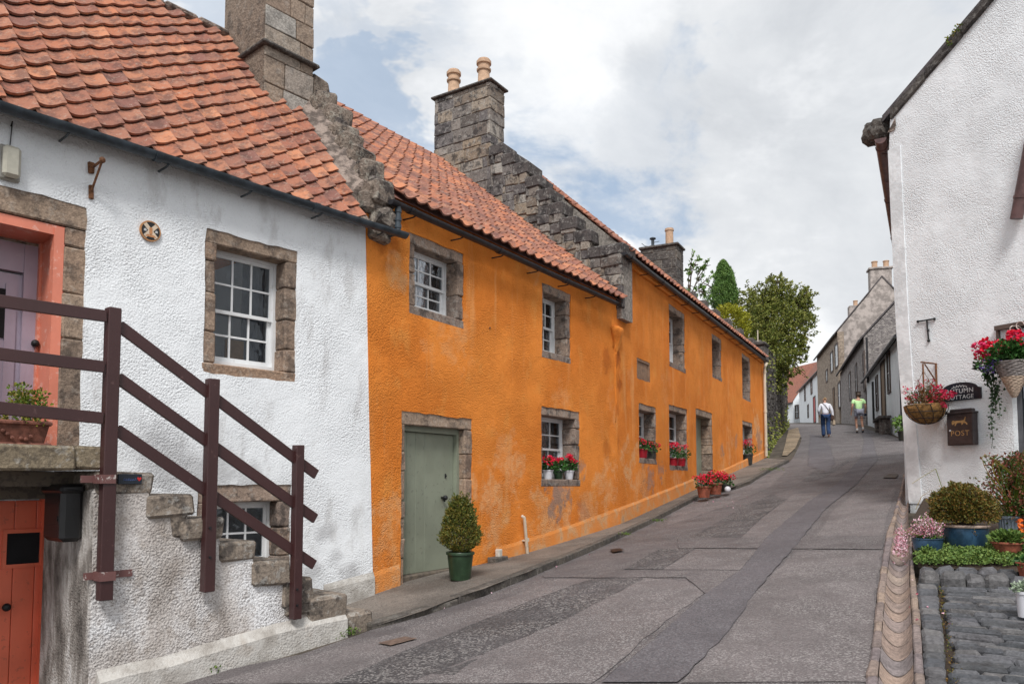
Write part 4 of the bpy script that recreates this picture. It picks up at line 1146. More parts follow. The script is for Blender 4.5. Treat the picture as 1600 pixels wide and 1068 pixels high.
# ================================================================== orange houses
OEZ = FO.px(780, 388, .0)[1]; ORD = 4.35; ORZ = 7.14
oh = thing('orange_cottage', FO(3.3, 0, -1), 'near orange harled cottage with the sage door, between the white cottage and the stepped gable', 'cottage')
def ob(F): return lambda s: g(*F(s, .1, 0)[:2]) + SWZ
bO = ob(FO); bP = ob(FP)
ou1 = opening(FO, (640, 362), (724, 512)); ou2 = opening(FO, (847, 441), (892, 568)); ol1 = opening(FO, (846, 634), (906, 758))
od_s0, od_z1 = FO.px(628, 642); od_s1 = FO.sz(738); od = [od_s0, od_s1, bO((od_s0 + od_s1) / 2) - .12, od_z1]
grO = [(FO(FO.sz(872), 0, FO.px(872, 779)[1]), .42, 1.0), (FO(FO.sz(905), 0, FO.px(905, 735)[1]), .2, .7), (FO(FO.sz(910), 0, FO.px(910, 800)[1]), .25, .4)]
paO = [(FO(*(lambda q: (q[0], 0, q[1]))(FO.px(x, y))), r, k) for x, y, r, k in
       ((770, 790, .55, .75), (800, 740, .4, .7), (790, 700, .25, .5), (720, 525, .35, .45), (622, 440, .16, .8), (618, 400, .12, .7), (700, 540, .3, .35), (860, 820, .6, .85), (920, 800, .5, .7), (880, 620, .3, .3), (610, 800, .25, .6), (608, 860, .3, .5), (960, 650, .35, .35), (830, 400, .35, .4), (950, 760, .45, .7))]
M['harl_orange_near'] = mat('harl_orange_near', orange_builder(grO, paO, [(FO(FO.sz(600), 0, FO.px(600, 372)[1]), .3, .7), (FO(FO.sz(660), 0, FO.px(660, 322)[1]), .3, .5), (FO(FO.sz(948), 0, 2.2), .25, .6), (FO(FO.sz(948), 0, .6), .2, .5)]))
outl = [(FO.px(583, 918)[0] - .002, bO(0) - .4)] + [(s, bO(s) - .4) for s in np.linspace(.5, S1, 8)] + [(S1, OEZ), (.34, OEZ), (.32, OEZ - .22), (FO.px(572, 350)[0] - .002, OEZ - .25), (FO.px(577, 640)[0] - .002, FO.px(577, 640)[1])]
mb = MB(); panel(mb, FO, outl, [hole_of(ou1), hole_of(ou2), hole_of(ol1), jag([(od[0], od[2] - .1), (od[1], od[2] - .1), (od[1], od[3]), (od[0], od[3])], .11, .01)], 0, .04, back=False)
mb.box(FO, .5, .7, -8.6, -.9, -2, OEZ + .1); mb.box(FO, .4, S1, -8.7, -8.4, -2, OEZ); mb.box(FO, .4, S1, -.5, -.05, OEZ - .1, OEZ - .01); mb.box(FO, .3, S1 - .01, -.25, -.006, OEZ - .008, OEZ + .07)
# upper gable triangle at the west end
mb.add([FO(.5, -.6, OEZ), FO(.5, -8.7, OEZ), FO(.5, -ORD, ORZ - .08), FO(.7, -.6, OEZ), FO(.7, -8.7, OEZ), FO(.7, -ORD, ORZ - .08)], [(0, 1, 2), (3, 5, 4), (0, 2, 5, 3), (1, 4, 5, 2)])
mb.build('wall', M['harl_orange_near'], oh)
def oz(D): return OEZ + .01 + (D + .15) * (ORZ - OEZ) / (ORD + .15)
mb = MB(); pantiles(mb, FO, .32, S1 - .02, -.14, OEZ + .02, ORD, ORZ, .232, .245, .050, seed=11, sag=.05)
smooth_by_angle(mb.build('roof_tiles', M['tile_mid'], oh, recalc=False), 50)
mb = MB(); mb.add([FO(.1, .12, OEZ - .02), FO(S1, .12, OEZ - .02), FO(S1, -ORD, ORZ - .09), FO(.1, -ORD, ORZ - .09)], [(0, 1, 2, 3)]); mb.add([FO(.1, -ORD, ORZ - .09), FO(S1, -ORD, ORZ - .09), FO(S1, -8.8, OEZ), FO(.1, -8.8, OEZ)], [(0, 1, 2, 3)])
s = .1
while s < S1 - .1:
    l = .40; mb.block(FO, s, min(s + l, S1), -ORD - .12, -ORD + .09, ORZ - .12, ORZ + .035 + random.uniform(-.008, .008) - .05 * sin(pi * s / S1), .05, .008); s += l
mb.build('roof_ridge', mat('ridge_clay', tile_builder([(.30, .12, .08), (.20, .09, .07), (.36, .15, .09)], .6)), oh)
gutter(FO, FO.px(610, 312, .2)[0], FO.px(962, 470, .2)[0], FO.px(786, 392, .2)[1], .2, .055, oh, 'gutter_dark', .95)
# short downpipe joining the two gutters
ga = FO.px(622, 325, .2); gb_ = FO.px(624, 358, .2)
mb = MB(); mb.tube([FO(ga[0], .2, ga[1] + .03), FO(ga[0], .2, gb_[1] - .02)], .034, 12)
for f in (.15, .55, .9): z = ga[1] + (gb_[1] - ga[1]) * f; mb.tube([FO(ga[0], .2, z - .02), FO(ga[0], .2, z + .02)], .042, 12)
mb.tube([FO(ga[0] + .05, .16, gb_[1] - .05), FO(ga[0] - .05, .04, gb_[1] - .09)], .012, 6)
smooth_by_angle(mb.build('downpipe', M['gutter'], oh))

def std_window(F, house, o, w, wl, reveal, stone, lab, rows=(2, 2), cols=3, sill=.10, lint=.13, curtain='both', split=.48):
    s_, inn = surround(F, o, w, reveal, stone, None, sill, lint, wl=wl); reparent(s_, house)
    return sash(F, inn, house, cols, rows, reveal, surr=s_, curtain=curtain, label=lab, split=split)
std_window(FO, oh, ou1, .12, .12, .20, 'stone_lintel', 'upper window nearest the white cottage')
std_window(FO, oh, ou2, .12, .06, .24, 'stone_lintel', 'upper window next to the stepped gable')
r_ol = std_window(FO, oh, ol1, .13, .05, .26, 'stone_lintel', 'ground floor window with three flower pots on its sill')
# sage door
s_, inn = surround(FO, od, .15, .2, 'stone_brown', None, 0, .15, door=True, wl=.085); reparent(s_, oh)
s0, s1, z0, z1 = inn
mb = MB(); x = s0 + .02; lz = bO((s0 + s1) / 2) + .01
fr_ = .055
xs = [s0 + .012, s0 + .2, s0 + .37, s0 + .55, s1 - fr_ - .004]
for a, b in zip(xs[:-1], xs[1:]): mb.block(FO, a + .0015, b - .0015, -.20, -.165, lz + .02, z1 - .075, .004)
dr = mb.build('door', M['paint_sage'], oh); dr['label'] = 'sage green plank door with a round black handle'
mb = MB(); mb.box(FO, s1 - fr_, s1 + .01, -.24, -.11, z0, z1); mb.box(FO, s0, s1 - fr_, -.24, -.11, z1 - .07, z1 + .005); mb.box(FO, s0 - .01, s0 + .012, -.24, -.15, z0, z1 - .07); mb.build('door_frame', M['paint_sage'], dr)
mb = MB(); mb.block(FO, s0, s1, -.28, -.06, lz - .3, lz + .018, .01, .004); mb.build('threshold', M['timber'], dr)
kx, kz = FO.px(692, 777, -.14); mb = MB(); mb.tube([FO(kx, -.165, kz), FO(kx, -.11, kz)], .014, 8); mb.sphere(FO(kx, -.10, kz), .034, 12, 8); mb.tube([FO(kx + .015, -.15, kz - .01), FO(kx + .018, -.12, kz - .05)], .012, 6); mb.build('door_knob', M['iron'], dr, smooth=True)
kx, kz = FO.px(697, 743, -.15); mb = MB(); mb.block(FO, kx - .013, kx + .013, -.166, -.155, kz - .03, kz + .03, .004); mb.sphere(FO(kx, -.152, kz), .013, 8, 6); mb.build('lock', M['iron'], dr)
s_.parent = dr
# plinth band along the foot of the near orange wall
mb = MB()
def plinth(mb, F, bfun, sA, sB, h0, h1, o_=.012, step=.3, mi=0):
    s = sA
    while s < sB - .01:
        e = min(s + step, sB); f0 = (s - sA) / (sB - sA); f1 = (e - sA) / (sB - sA); ha = h0 + (h1 - h0) * f0 + random.uniform(-.008, .008); hb = h0 + (h1 - h0) * f1
        mb.hexa([F(s, 0, bfun(s) - .3), F(e, 0, bfun(e) - .3), F(e, o_ + .01, bfun(e) - .3), F(s, o_ + .01, bfun(s) - .3), F(s, 0, bfun(s) + ha + .05), F(e, 0, bfun(e) + hb + .05), F(e, o_, bfun(e) + hb), F(s, o_, bfun(s) + ha)], mi); s = e
plinth(mb, FO, bO, .02, od[0] - .02, .2, .2); mb.build('plinth', M['plinth_orange'], oh); mb = MB(); plinth(mb, FO, bO, FO.sz(775), S1, .12, .24)
mb.build('plinth', M['plinth_orange'], oh)
# small drilled hole with rust
kx, kz = FO.px(765, 512); mb = MB(); mb.tube([FO(kx, -.01, kz), FO(kx, .012, kz)], .014, 8); mb.build('wall_hook', M['rust'], oh)

# ---------------------------------------------------------------- far orange house with the stepped gable
PEZ = FP.px(1085, 480)[1]; PRD = 5.0; PRZ = FP.px(939, 353, -5.0)[1]
ph = thing('orange_house', FP(7.5, 0, 0), 'far orange harled house beyond the stepped gable, with geraniums on its sills and doorstep', 'house')
pu1 = opening(FP, (1045, 474), (1071, 582)); pu2 = opening(FP, (1112, 520), (1128, 596)); pu3 = opening(FP, (1159, 551), (1173, 628))
pl1 = opening(FP, (998, 629), (1026, 724)); pl2 = opening(FP, (1045, 631), (1075, 735)); pl3 = opening(FP, (1160, 656), (1177, 731))
pd0, pdz = FP.px(1087, 637); pd1 = FP.sz(1114); pdoor = [pd0, pd1, bP((pd0 + pd1) / 2) - .05, pdz]
ht = opening(FP, (995, 558), (1016, 598))
def PPt(x, y): q = FP.px(x, y); return FP(q[0], 0, q[1])
grP = [(PPt(1016, 748), .35, .8), (PPt(1035, 735), .25, .8), (PPt(1006, 715), .2, .6), (PPt(1128, 700), .25, .7), (PPt(1150, 690), .25, .5), (PPt(1186, 690), .5, .8), (PPt(1010, 770), .3, .3)]
paP = [(PPt(x, y), r, k) for x, y, r, k in ((985, 735, .45, .9), (1000, 760, .5, .6), (985, 590, .25, .3), (1183, 665, .6, 1.0), (1190, 690, .5, .8), (1140, 700, .5, .5), (1060, 755, .5, .5), (1040, 600, .4, .25), (1130, 730, .5, .5))]
dkP = [(PPt(x, y), r, k) for x, y, r, k in ((965, 560, .22, .9), (968, 600, .18, .8), (962, 640, .18, .6), (978, 450, .2, .6), (960, 520, .18, .7), (965, 690, .2, .5))]
M['harl_orange_far'] = mat('harl_orange_far', orange_builder(grP, paP, dkP))
outl = [(0, bP(0) - .4)] + [(s, bP(s) - .5) for s in np.linspace(1, LP, 16)] + [(LP, PEZ), (.32, PEZ), (.32, 3.3), (0, 3.2)]
mb = MB(); panel(mb, FP, outl, [hole_of(q) for q in (pu1, pu2, pu3, pl1, pl2, pl3, ht)] + [jag([(pd0, pdoor[2] - .1), (pd1, pdoor[2] - .1), (pd1, pdz), (pd0, pdz)], .11, .01)], 0, .04, back=False)
mb.box(FP, LP - .35, LP - .01, -8.0, -.05, -1, PEZ); mb.box(FP, .3, LP, -8.1, -7.8, -1, PEZ); mb.box(FP, .6, LP, -.5, -.05, PEZ - .1, PEZ - .01); mb.box(FP, .6, LP - .01, -.25, -.006, PEZ - .008, PEZ + .07)
mb.add([FP(LP - .35, -.0, PEZ), FP(LP - .35, -10.1, PEZ), FP(LP - .35, -PRD, PRZ - .1), FP(LP - .02, -.0, PEZ), FP(LP - .02, -10.1, PEZ), FP(LP - .02, -PRD, PRZ - .1)], [(0, 1, 2), (3, 5, 4), (0, 2, 5, 3), (1, 4, 5, 2)])
mb.build('wall', M['harl_orange_far'], ph)
mb = MB(); pantiles(mb, FP, .24, LP - .35, -.14, PEZ + .02, PRD, PRZ, .238, .25, .048, seed=21, sag=.04, skip=lambda s_, f_: s_ < .30 + 1.25 * f_)
smooth_by_angle(mb.build('roof_tiles', M['tile_mid'], ph, recalc=False), 50)
mb = MB(); mb.add([FP(.30, .12, PEZ - .05), FP(LP, .12, PEZ - .02), FP(LP, -PRD, PRZ - .09), FP(1.55, -PRD, PRZ - .11)], [(0, 1, 2, 3)]); mb.add([FP(1.55, -PRD, PRZ - .09), FP(LP, -PRD, PRZ - .09), FP(LP, -10.2, PEZ), FP(8, -10.2, PEZ)], [(0, 1, 2, 3)])
s = 1.55
while s < LP - .3:
    l = .42; mb.block(FP, s, min(s + l, LP - .3), -PRD - .12, -PRD + .09, PRZ - .12, PRZ + .04 - .04 * sin(pi * s / LP), .05, .008); s += l
mb.build('roof_ridge', bpy.data.materials['ridge_clay'], ph)
gutter(FP, FP.px(974, 398, .18)[0], FP.px(1197, 568, .18)[0], FP.px(1085, 478, .18)[1], .19, .06, ph, 'gutter_dark', 1.0)
# stepped gable: coursed wall under crow steps, standing proud of the near orange roof
GT = .56
def GF(a, b, c): return FO(S1 + a, b, c)
mb = MB(); rn = random.Random(12)
steps = [(968, 394), (941, 369), (920, 349), (899, 327), (880, 306), (862, 286), (845, 266), (826, 251), (808, 237)]
def plane_s(s0, x, y):   # hit the gable's far face plane
    d = ray(x, y); P0 = FO(s0, 0, 0); t = P0.dot(FO.u) / d.dot(FO.u); q = d * t - FO.C; return -q.dot(FO.n), q.z
prof = [plane_s(S1 + GT, *q) for q in steps]
prof.sort()
gd0 = -.10; ends = [p_[0] for p_ in prof]; zt_ = [p_[1] for p_ in prof]
d_prev = -.14
stepinfo = []
for i, (d_, z_) in enumerate(prof):
    dn = prof[i + 1][0] if i + 1 < len(prof) else 2.85
    stepinfo.append((d_ if i else -.12, dn, z_))
# core wall beneath the steps
for i, (da, db, z_) in enumerate(stepinfo):
    zb = oz(da) - .35
    mb.box(GF, .03, GT - .03, -db - .02, -da - .03, zb, z_ - .03, 1)
    # face stones on the visible (near) side and on the far side
    z = z_
    z0f = oz(da) - .15
    while z > z0f:
        h = rn.uniform(.15, .24); zl_ = max(z - h, z0f - .05)
        if z < z_ - .01:
            x = da
            while x < db + .01:
                wv = rn.uniform(.16, .38); xe = min(x + wv, db + .03); mb.block(GF, rn.uniform(-.012, .016), .14, -xe + .004, -x - .004, zl_ + .004, z - .004, .018, .012, 0, rn); x = xe + .001
                if xe >= db + .03: break
        z = zl_
        if z < z_ - 3: break
for (sa_, sb_, D_a, D_b) in ((.25, 1.50, 0, 4.0),):
    v = [FP(sa_, .0, PEZ - .4), FP(sb_, -PRD, PEZ - .4), FP(sb_, -PRD, PRZ - .02), FP(sa_, .0, PEZ + .12)]; mb.add(v + [q + FP.u * .3 for q in v], [(0, 1, 2, 3), (7, 6, 5, 4), (0, 4, 5, 1), (1, 5, 6, 2), (2, 6, 7, 3), (3, 7, 4, 0)], 1)
mb.build('gable_wall', [M['stone_grey'], M['mortar']], ph)
for i, (da, db, z_) in enumerate(stepinfo):
    m2 = MB(); h = .25 if i else .21
    m2.block(GF, -.012 + rn.uniform(-.014, .010), GT + .03, -db - .06, -da + rn.uniform(.01, .04), z_ - h, z_ + rn.uniform(-.01, .012), .024, .014, 0, rn)
    m2.build('crow_step', M['stone_grey'], ph)
# skew putt corbel at its foot
m2 = MB(); zz = stepinfo[0][2]
m2.block(GF, -.03, GT - .04, -.35, .12, zz - .22, zz - .02, .03, .012); m2.block(GF, -.02, GT - .10, -.35, .10, zz - .46, zz - .23, .05, .012)
m2.build('skew_putt', M['stone_grey'], ph)
# chimney on the stepped gable
cz0, cz1 = 6.3, FO.px(0, 0)[1]
d_ = ray(766, 122); P0 = FO(S1, -2.85, 0); 
D2a, _z = plane_s(S1, 766, 150); D2b, _z2 = plane_s(S1, 678, 170); cz1 = plane_s(S1, 766, 126)[1]
mb = MB(); masonry(mb, GF, 0, GT, -D2b, -D2a, oz(D2a) - .3, cz1, .24, .36, seed=31, bev=.014, jit=.009, proud=.012, core=1)
ch2 = mb.build('chimney', [M['stone_grey'], M['mortar']], ph); ch2['label'] = 'tall stone chimney on the stepped gable with two clay pots'
mb = MB(); mb.block(GF, -.055, GT + .06, -D2b - .05, -D2a + .055, cz1, cz1 + .05, .012, .004); mb.block(GF, .05, GT - .05, -D2b + .05, -D2a - .05, cz1 + .045, cz1 + .13, .04, .01); mb.build('chimney_cap', M['stone_rubble'], ch2)
dm_ = (D2b - D2a)
for x_, y_ in ((709, 137), (756, 122)):
    Dp, _ = plane_s(S1 + GT / 2, x_, y_); chimney_pot(ch2, GF(GT / 2, -Dp, cz1 + .09), .60, .135)
# far chimney
def plane_p(s0, x, y):
    d = ray(x, y); P0 = FP(s0, 0, 0) - FP.C; t = (P0 + FP.C).dot(FP.u) / d.dot(FP.u); q = d * t - FP.C; return -q.dot(FP.n), q.z
SF = 13.9; Da, _ = plane_p(SF, 1058, 400); Db, _ = plane_p(SF, 1001, 400); cz3 = plane_p(SF, 1058, 382)[1]
mb = MB(); masonry(mb, FP, SF, SF + .85, -Db, -Da, PEZ + 1.2, cz3, .26, .36, seed=41, bev=.014, jit=.01, core=1)
ch3 = mb.build('chimney', [M['stone_rubble'], M['mortar']], ph); ch3['label'] = 'far rubble chimney with one clay pot and a metal cowl'
mb = MB(); mb.block(FP, SF - .07, SF + .92, -Db - .06, -Da + .07, cz3, cz3 + .09, .02, .006); mb.build('chimney_cap', M['stone_rubble'], ch3)
Dp, _ = plane_p(SF + .4, 1046, 378); chimney_pot(ch3, FP(SF + .4, -Dp, cz3 + .09), .68, .16, 'pot_buff', True)
Dp, _ = plane_p(SF + .4, 1020, 385); c_ = FP(SF + .4, -Dp, cz3 + .09)
mb = MB(); mb.lathe([(.24, 0), (.22, .08), (.10, .13), (.06, .16), (.06, .36), (.12, .38), (.12, .42), (.03, .46)], c_, 14); mb.tube([c_ + Vector((-.1, 0, .1)), c_ + Vector((-.3, 0, .12)), c_ + Vector((-.42, .0, .22))], .012, 5); mb.tube([c_ + Vector((.0, 0, .25)), c_ + Vector((.25, 0, .3))], .012, 5)
mb.build('chimney_cowl', M['gutter'], ch3)
# crow steps down the far gable
k = 0; D = Da
while D > .3:
    D -= .42; z = PEZ + (D + .2) * (PRZ - PEZ) / (PRD + .15) + .34
    m2 = MB(); m2.block(FP, LP - .42, LP + .02, -D - .44, -D, z - .75, z, .03, .014); m2.build('crow_step', M['stone_rubble'], ph); k += 1
m2 = MB(); z = FP.px(1190, 530, .1)[1]; m2.block(FP, LP - .5, LP + .25, -.55, .14, PEZ - .05, z - .12, .03, .02); m2.block(FP, LP - .56, LP + .3, -.6, .18, z - .12, z, .04, .02); o = m2.build('skew_putt', M['stone_rubble'], ph)
m2 = MB(); q = FP.px(1184, 527, -.2); m2.tube([FP(q[0], -.2, z), FP(q[0], -.2, z + .52)], .022, 6); m2.build('vent_pipe', M['pipe_cream'], ph)

std_window(FP, ph, pu1, .14, .04, .26, 'stone_lintel', 'nearest upper window of the far orange house', curtain='none')
std_window(FP, ph, pu2, .14, .04, .26, 'stone_lintel', 'middle upper window of the far orange house', curtain='none')
std_window(FP, ph, pu3, .14, .04, .26, 'stone_lintel', 'upper window nearest the cream downpipe', curtain='none')
rp1 = std_window(FP, ph, pl1, .05, .03, .26, 'stone_lintel', 'ground floor window nearest the stepped gable')
rp2 = std_window(FP, ph, pl2, .07, .03, .26, 'stone_lintel', 'ground floor window beside the far sage door')
rp3 = std_window(FP, ph, pl3, .06, .03, .26, 'stone_lintel', 'small ground floor window near the cream downpipe')
# far sage door
s_, inn = surround(FP, pdoor, .17, .3, 'stone_brown', None, 0, .16, door=True, wl=.04); reparent(s_, ph)
s0, s1, z0, z1 = inn; mb = MB(); x = s0
while x < s1 - .01: xe = min(x + .16, s1); mb.block(FP, x + .002, xe - .002, -.31, -.27, z0, z1, .004); x = xe
dr = mb.build('door', M['paint_sage'], ph); dr['label'] = 'narrow sage door up a step behind the doorstep geraniums'; s_.parent = dr
mb = MB(); mb.block(FP, s0 - .1, s1 + .1, -.3, .0, z0 - .2, z0 + .1, .02, .006); mb.build('doorstep', M['step_stone'], dr)
# timber hatch
s0, s1, z0, z1 = ht; mb = MB()
mb.box(FP, s0 - .01, s0 + .05, -.06, -.004, z0, z1); mb.box(FP, s1 - .05, s1 + .01, -.06, -.004, z0, z1); mb.box(FP, s0 + .05, s1 - .05, -.06, -.006, z1 - .05, z1 + .01); mb.box(FP, s0 + .05, s1 - .05, -.06, -.006, z0 - .01, z0 + .04)
x = s0 + .05
while x < s1 - .06: xe = min(x + .13, s1 - .05); mb.block(FP, x + .002, xe - .002, -.05, -.028, z0 + .03, z1 - .04, .004); x = xe
mb.build('hatch', mat('hatch_wood', paint((.26, .16, .10), .8, (.13, .08, .06), .6, .52)), ph)
# plaster corbel where the two orange walls meet
cq = FP.px(966, 520, .02); cz = cq[1]
mb = MB()
bm = bmesh.new(); bmesh.ops.create_icosphere(bm, subdivisions=4, radius=1)
cs = FO.px(966, 520, .05)[0] 
vs_ = []
for v in bm.verts:
    q = v.co.copy(); zz_ = q.z; wd = .22 if zz_ > 0 else .22 * (1 + zz_ * .75)
    qq = Vector((q.x * wd, q.y * (.13 if zz_ > 0 else .13 * (1 + zz_ * .6)), zz_ * (.09 if zz_ > 0 else .46)))
    qq *= 1 + .12 * mnoise.noise(q * 2.2)
    vs_.append(FO(cs + qq.x, .0 + qq.y, cz + qq.z + .03))
mb.add(vs_, [tuple(v.index for v in f.verts) for f in bm.faces]); bm.free()
pts = [FO(cs - .02 + .02 * sin(i * 1.3), -.025, cz - .25 - i * .18) for i in range(9)]; mb.tube(pts, [.05, .05, .045, .045, .04, .04, .04, .035, .03], 8)
pts = [FO(cs - .12 + .01 * sin(i), -.03, cz - .3 + i * .2) for i in range(5)]; mb.tube(pts, .045, 8)
mb.build('plaster_corbel', M['harl_orange_far'], ph, smooth=True)
mb = MB(); plinth(mb, FP, bP, 0, pd0 - .05, .24, .22, .02); mb.build('plinth', M['plinth_orange'], ph); mb = MB(); plinth(mb, FP, bP, pd1 + .1, LP, .14, .22, .02); mb.build('plinth', M['plinth_orange'], ph)
# moulding under the gutter
mb = MB(); mb.tube([FP(.5 + i * .6 if i < 25 else LP, .0, PEZ - .16 + random.uniform(-.01, .01)) for i in range(25)], .045, 6); mb.build('eaves_moulding', M['harl_orange_far'], ph, smooth=True)
# cream downpipe at the end
q = FP.px(1198, 600, .12); zt2 = FP.px(1198, 574, .12)[1]; zb2 = bP(LP) + .02
mb = MB(); s_e = FP.sz(1198, .12); mb.tube([FP(s_e + .12, .16, zt2 + .12), FP(s_e + .05, .14, zt2 + .06), FP(s_e, .1, zt2 - .05), FP(s_e, .1, zb2)], .05, 10)
for zz_ in (zt2 - .2, zt2 - 1.6, zt2 - 2.8): mb.tube([FP(s_e, .1, zz_ - .04), FP(s_e, .1, zz_ + .04)], .064, 10)
smooth_by_angle(mb.build('downpipe', M['pipe_cream'], ph))
# small items on the near orange wall
q0 = FO.px(819, 806, .07); q1_ = FO.px(824, 866, .07); zb3 = bO(q1_[0])
mb = MB(); mb.tube([FO(q0[0], .03, q0[1]), FO(q0[0], .07, q0[1] - .02), FO(q0[0] + .01, .07, q0[1] - .05), FO(q1_[0], .07, zb3)], .024, 10)
mb.tube([FO(q1_[0] - .005, .07, (q0[1] + zb3) / 2 - .1), FO(q1_[0] - .005, .07, (q0[1] + zb3) / 2 - .05)], .032, 10); mb.block(FO, q1_[0] - .05, q1_[0] + .05, 0, .07, (q0[1] + zb3) / 2 - .1, (q0[1] + zb3) / 2 - .075, .005)
o = smooth_by_angle(mb.build('standpipe', M['pipe_cream'])); tag(o, 'short peeling cream pipe standing against the orange wall, right of the potted conifer', 'pipe')
q0 = FO.px(778, 864, .05); mb = MB(); mb.block(FO, q0[0] - .045, q0[0] + .045, .03, .10, q0[1] - .05, q0[1] + .06, .01); ve = mb.build('outlet_box', mat('outlet_white', flat((.55, .52, .46), .5))); tag(ve, 'small white outlet box over a grey drain trough by the orange wall', 'box')
mb = MB(); mb.block(FO, q0[0] - .22, q0[0] + .10, .02, .16, bO(q0[0]) - .02, bO(q0[0]) + .06, .01); mb.build('drain_trough', M['kerb'], ve)
# ================================================================== plants
def rv(rnd): 
    v = Vector((rnd.gauss(0, 1), rnd.gauss(0, 1), rnd.gauss(0, 1))); return v.normalized()
def ball_pts(rnd, c, r, n, sc=(1, 1, 1), shell=.5):
    P = []; N = []
    for _ in range(n):
        d = rv(rnd); rr = r * (1 - shell * rnd.random() ** 1.5) * (1 + .18 * mnoise.noise(d * 2.5 + Vector(c)))
        P.append((c[0] + d.x * rr * sc[0], c[1] + d.y * rr * sc[1], c[2] + d.z * rr * sc[2])); N.append(d + rv(rnd) * .7 + Vector((0, 0, .25)))
    return P, N
def pot_mesh(root, c, h, rt, rb, mname, rim=.12, name='pot', soil=True, lip=None, n=22):
    mb = MB(); R = rt * 1.07
    mb.lathe([(rb * .9, 0), (rb, .004), (rt * .97, h * (1 - rim)), (R, h * (1 - rim) + .003), (R, h - .006), (R * .98, h), (rt * .88, h), (rt * .85, h * .8)], c, n)
    p_ = smooth_by_angle(mb.build(name, M[mname], root), 35)
    if lip:
        mb = MB(); mb.lathe([(R * 1.005, h - .028), (R * 1.03, h - .012), (R, h + .004), (rt * .9, h + .003)], c, n); smooth_by_angle(mb.build('rim', M[lip], p_))
    if soil:
        mb = MB(); mb.lathe([(rt * .86, h * .86), (rt * .5, h * .9), (.01, h * .9)], c, n); mb.build('soil', M['soil'], p_)
    return p_
def flower_head(mb, rnd, c, r, n=26, size=.03):
    P, N = ball_pts(rnd, c, r, n, (1, 1, .75), .35); mb.leaves(P, N, size, .95, rnd=rnd, fold=.1)
def geranium(loc, label, cat='flower pot', group=None, h=.14, rt=.085, rb=.06, pot='pot_white', heads=6, seed=0, spread=.14, tall=.20, petals='petal_red', nl=170, hr=.038, lean=(0, 0)):
    rnd = random.Random(seed); t = thing('flower_pot', loc, label, cat, group); L = Vector(loc)
    pot_mesh(t, L, h, rt, rb, pot, n=16)
    mb = MB(); c = L + Vector((lean[0] * .5, lean[1] * .5, h + tall * .35)); P, N = ball_pts(rnd, c, spread, nl, (1, 1, .72), .8)
    mb.leaves(P, N, .05, .95, rnd=rnd); mb.build('foliage', M['leaf_ger'], t, recalc=False)
    mb = MB(); ms = MB()
    for k in range(heads):
        a = rnd.uniform(0, 2 * pi); q = rnd.uniform(.2, 1.0) * spread; e = L + Vector((cos(a) * q + lean[0], sin(a) * q + lean[1], h + tall * rnd.uniform(.62, 1.12) - q * .25))
        flower_head(mb, rnd, e, hr * rnd.uniform(.8, 1.25), 34); ms.tube([L + Vector((0, 0, h)), e], .003, 4)
    mb.build('blossom', M[petals], t, recalc=False); ms.build('stems', M['leaf_ger'], t)
    return t
def on_sill(F, o, x, off=-.10, sill=.10): s_ = F.px(x, 700, off)[0]; return F(s_, off, o[2] + sill)
# near sill, three pots
geranium(on_sill(FO, ol1, 856, -.10), 'white pot of red geraniums at the left end of the near ground floor sill', seed=1, group='pots on the near window sill', h=.15)
geranium(on_sill(FO, ol1, 872, -.11), 'dark green pot of red geraniums between the two white pots on the near sill', seed=2, pot='pot_green', group='pots on the near window sill', h=.14)
geranium(on_sill(FO, ol1, 889, -.08), 'white pot of geraniums at the right end of the near ground floor sill', seed=3, group='pots on the near window sill', h=.15, tall=.25)
geranium(on_sill(FP, pl1, 1004, -.08), 'red pot of geraniums on the sill nearest the stepped gable, left of the dark pot', seed=4, pot='pot_red', h=.19, rt=.11, rb=.085, spread=.16, hr=.05, heads=5, group='pots on the far window sills')
geranium(on_sill(FP, pl1, 1017, -.08), 'dark pot of geraniums on the sill nearest the stepped gable, right of the red pot', seed=5, pot='pot_dark', h=.17, rt=.11, rb=.09, spread=.17, hr=.055, heads=5, group='pots on the far window sills')
geranium(on_sill(FP, pl2, 1052, -.06), 'red pot of geraniums on the sill beside the far sage door, the left one', seed=6, pot='pot_red', h=.18, rt=.12, rb=.09, spread=.20, hr=.055, heads=9, tall=.30, group='pots on the far window sills')
geranium(on_sill(FP, pl2, 1064, -.04), 'red pot of leafy geraniums on the sill beside the far sage door, the right one', seed=7, pot='pot_red', h=.18, rt=.12, rb=.09, spread=.20, hr=.05, heads=4, tall=.30, group='pots on the far window sills')
geranium(on_sill(FP, pl3, 1168, -.02), 'dark pot of red geraniums on the small sill near the cream downpipe', seed=8, pot='pot_dark', h=.34, rt=.17, rb=.13, spread=.26, hr=.085, heads=12, tall=.42, nl=260, group='pots on the far window sills')
for i, (x, y, pm, lab) in enumerate(((1100, 777, 'terracotta', 'terracotta pot of red geraniums on the far doorstep, leftmost of three'), (1118, 772, 'terracotta', 'terracotta pot of red geraniums on the far doorstep, in the middle of three'), (1133, 768, 'pot_dark', 'dark pot of red flowers beside the white ball, rightmost on the far doorstep'))):
    q = gpx(x, y, SWZ); geranium(q, lab, seed=20 + i, pot=pm, h=.25 if i < 2 else .17, rt=.15 if i < 2 else .13, rb=.115 if i < 2 else .1, spread=.21 if i < 2 else .17, hr=.06, heads=14 if i < 2 else 8, tall=.22 if i < 2 else .2, nl=160, group='pots at the far sage door')
q = gpx(1137, 769, SWZ); mb = MB(); mb.sphere(q + Vector((0, 0, .07)), .07, 14, 10); tag(mb.build('garden_ball', M['pot_white'], smooth=True), 'white ball lying by the doorstep geraniums at the kerb', 'ball')

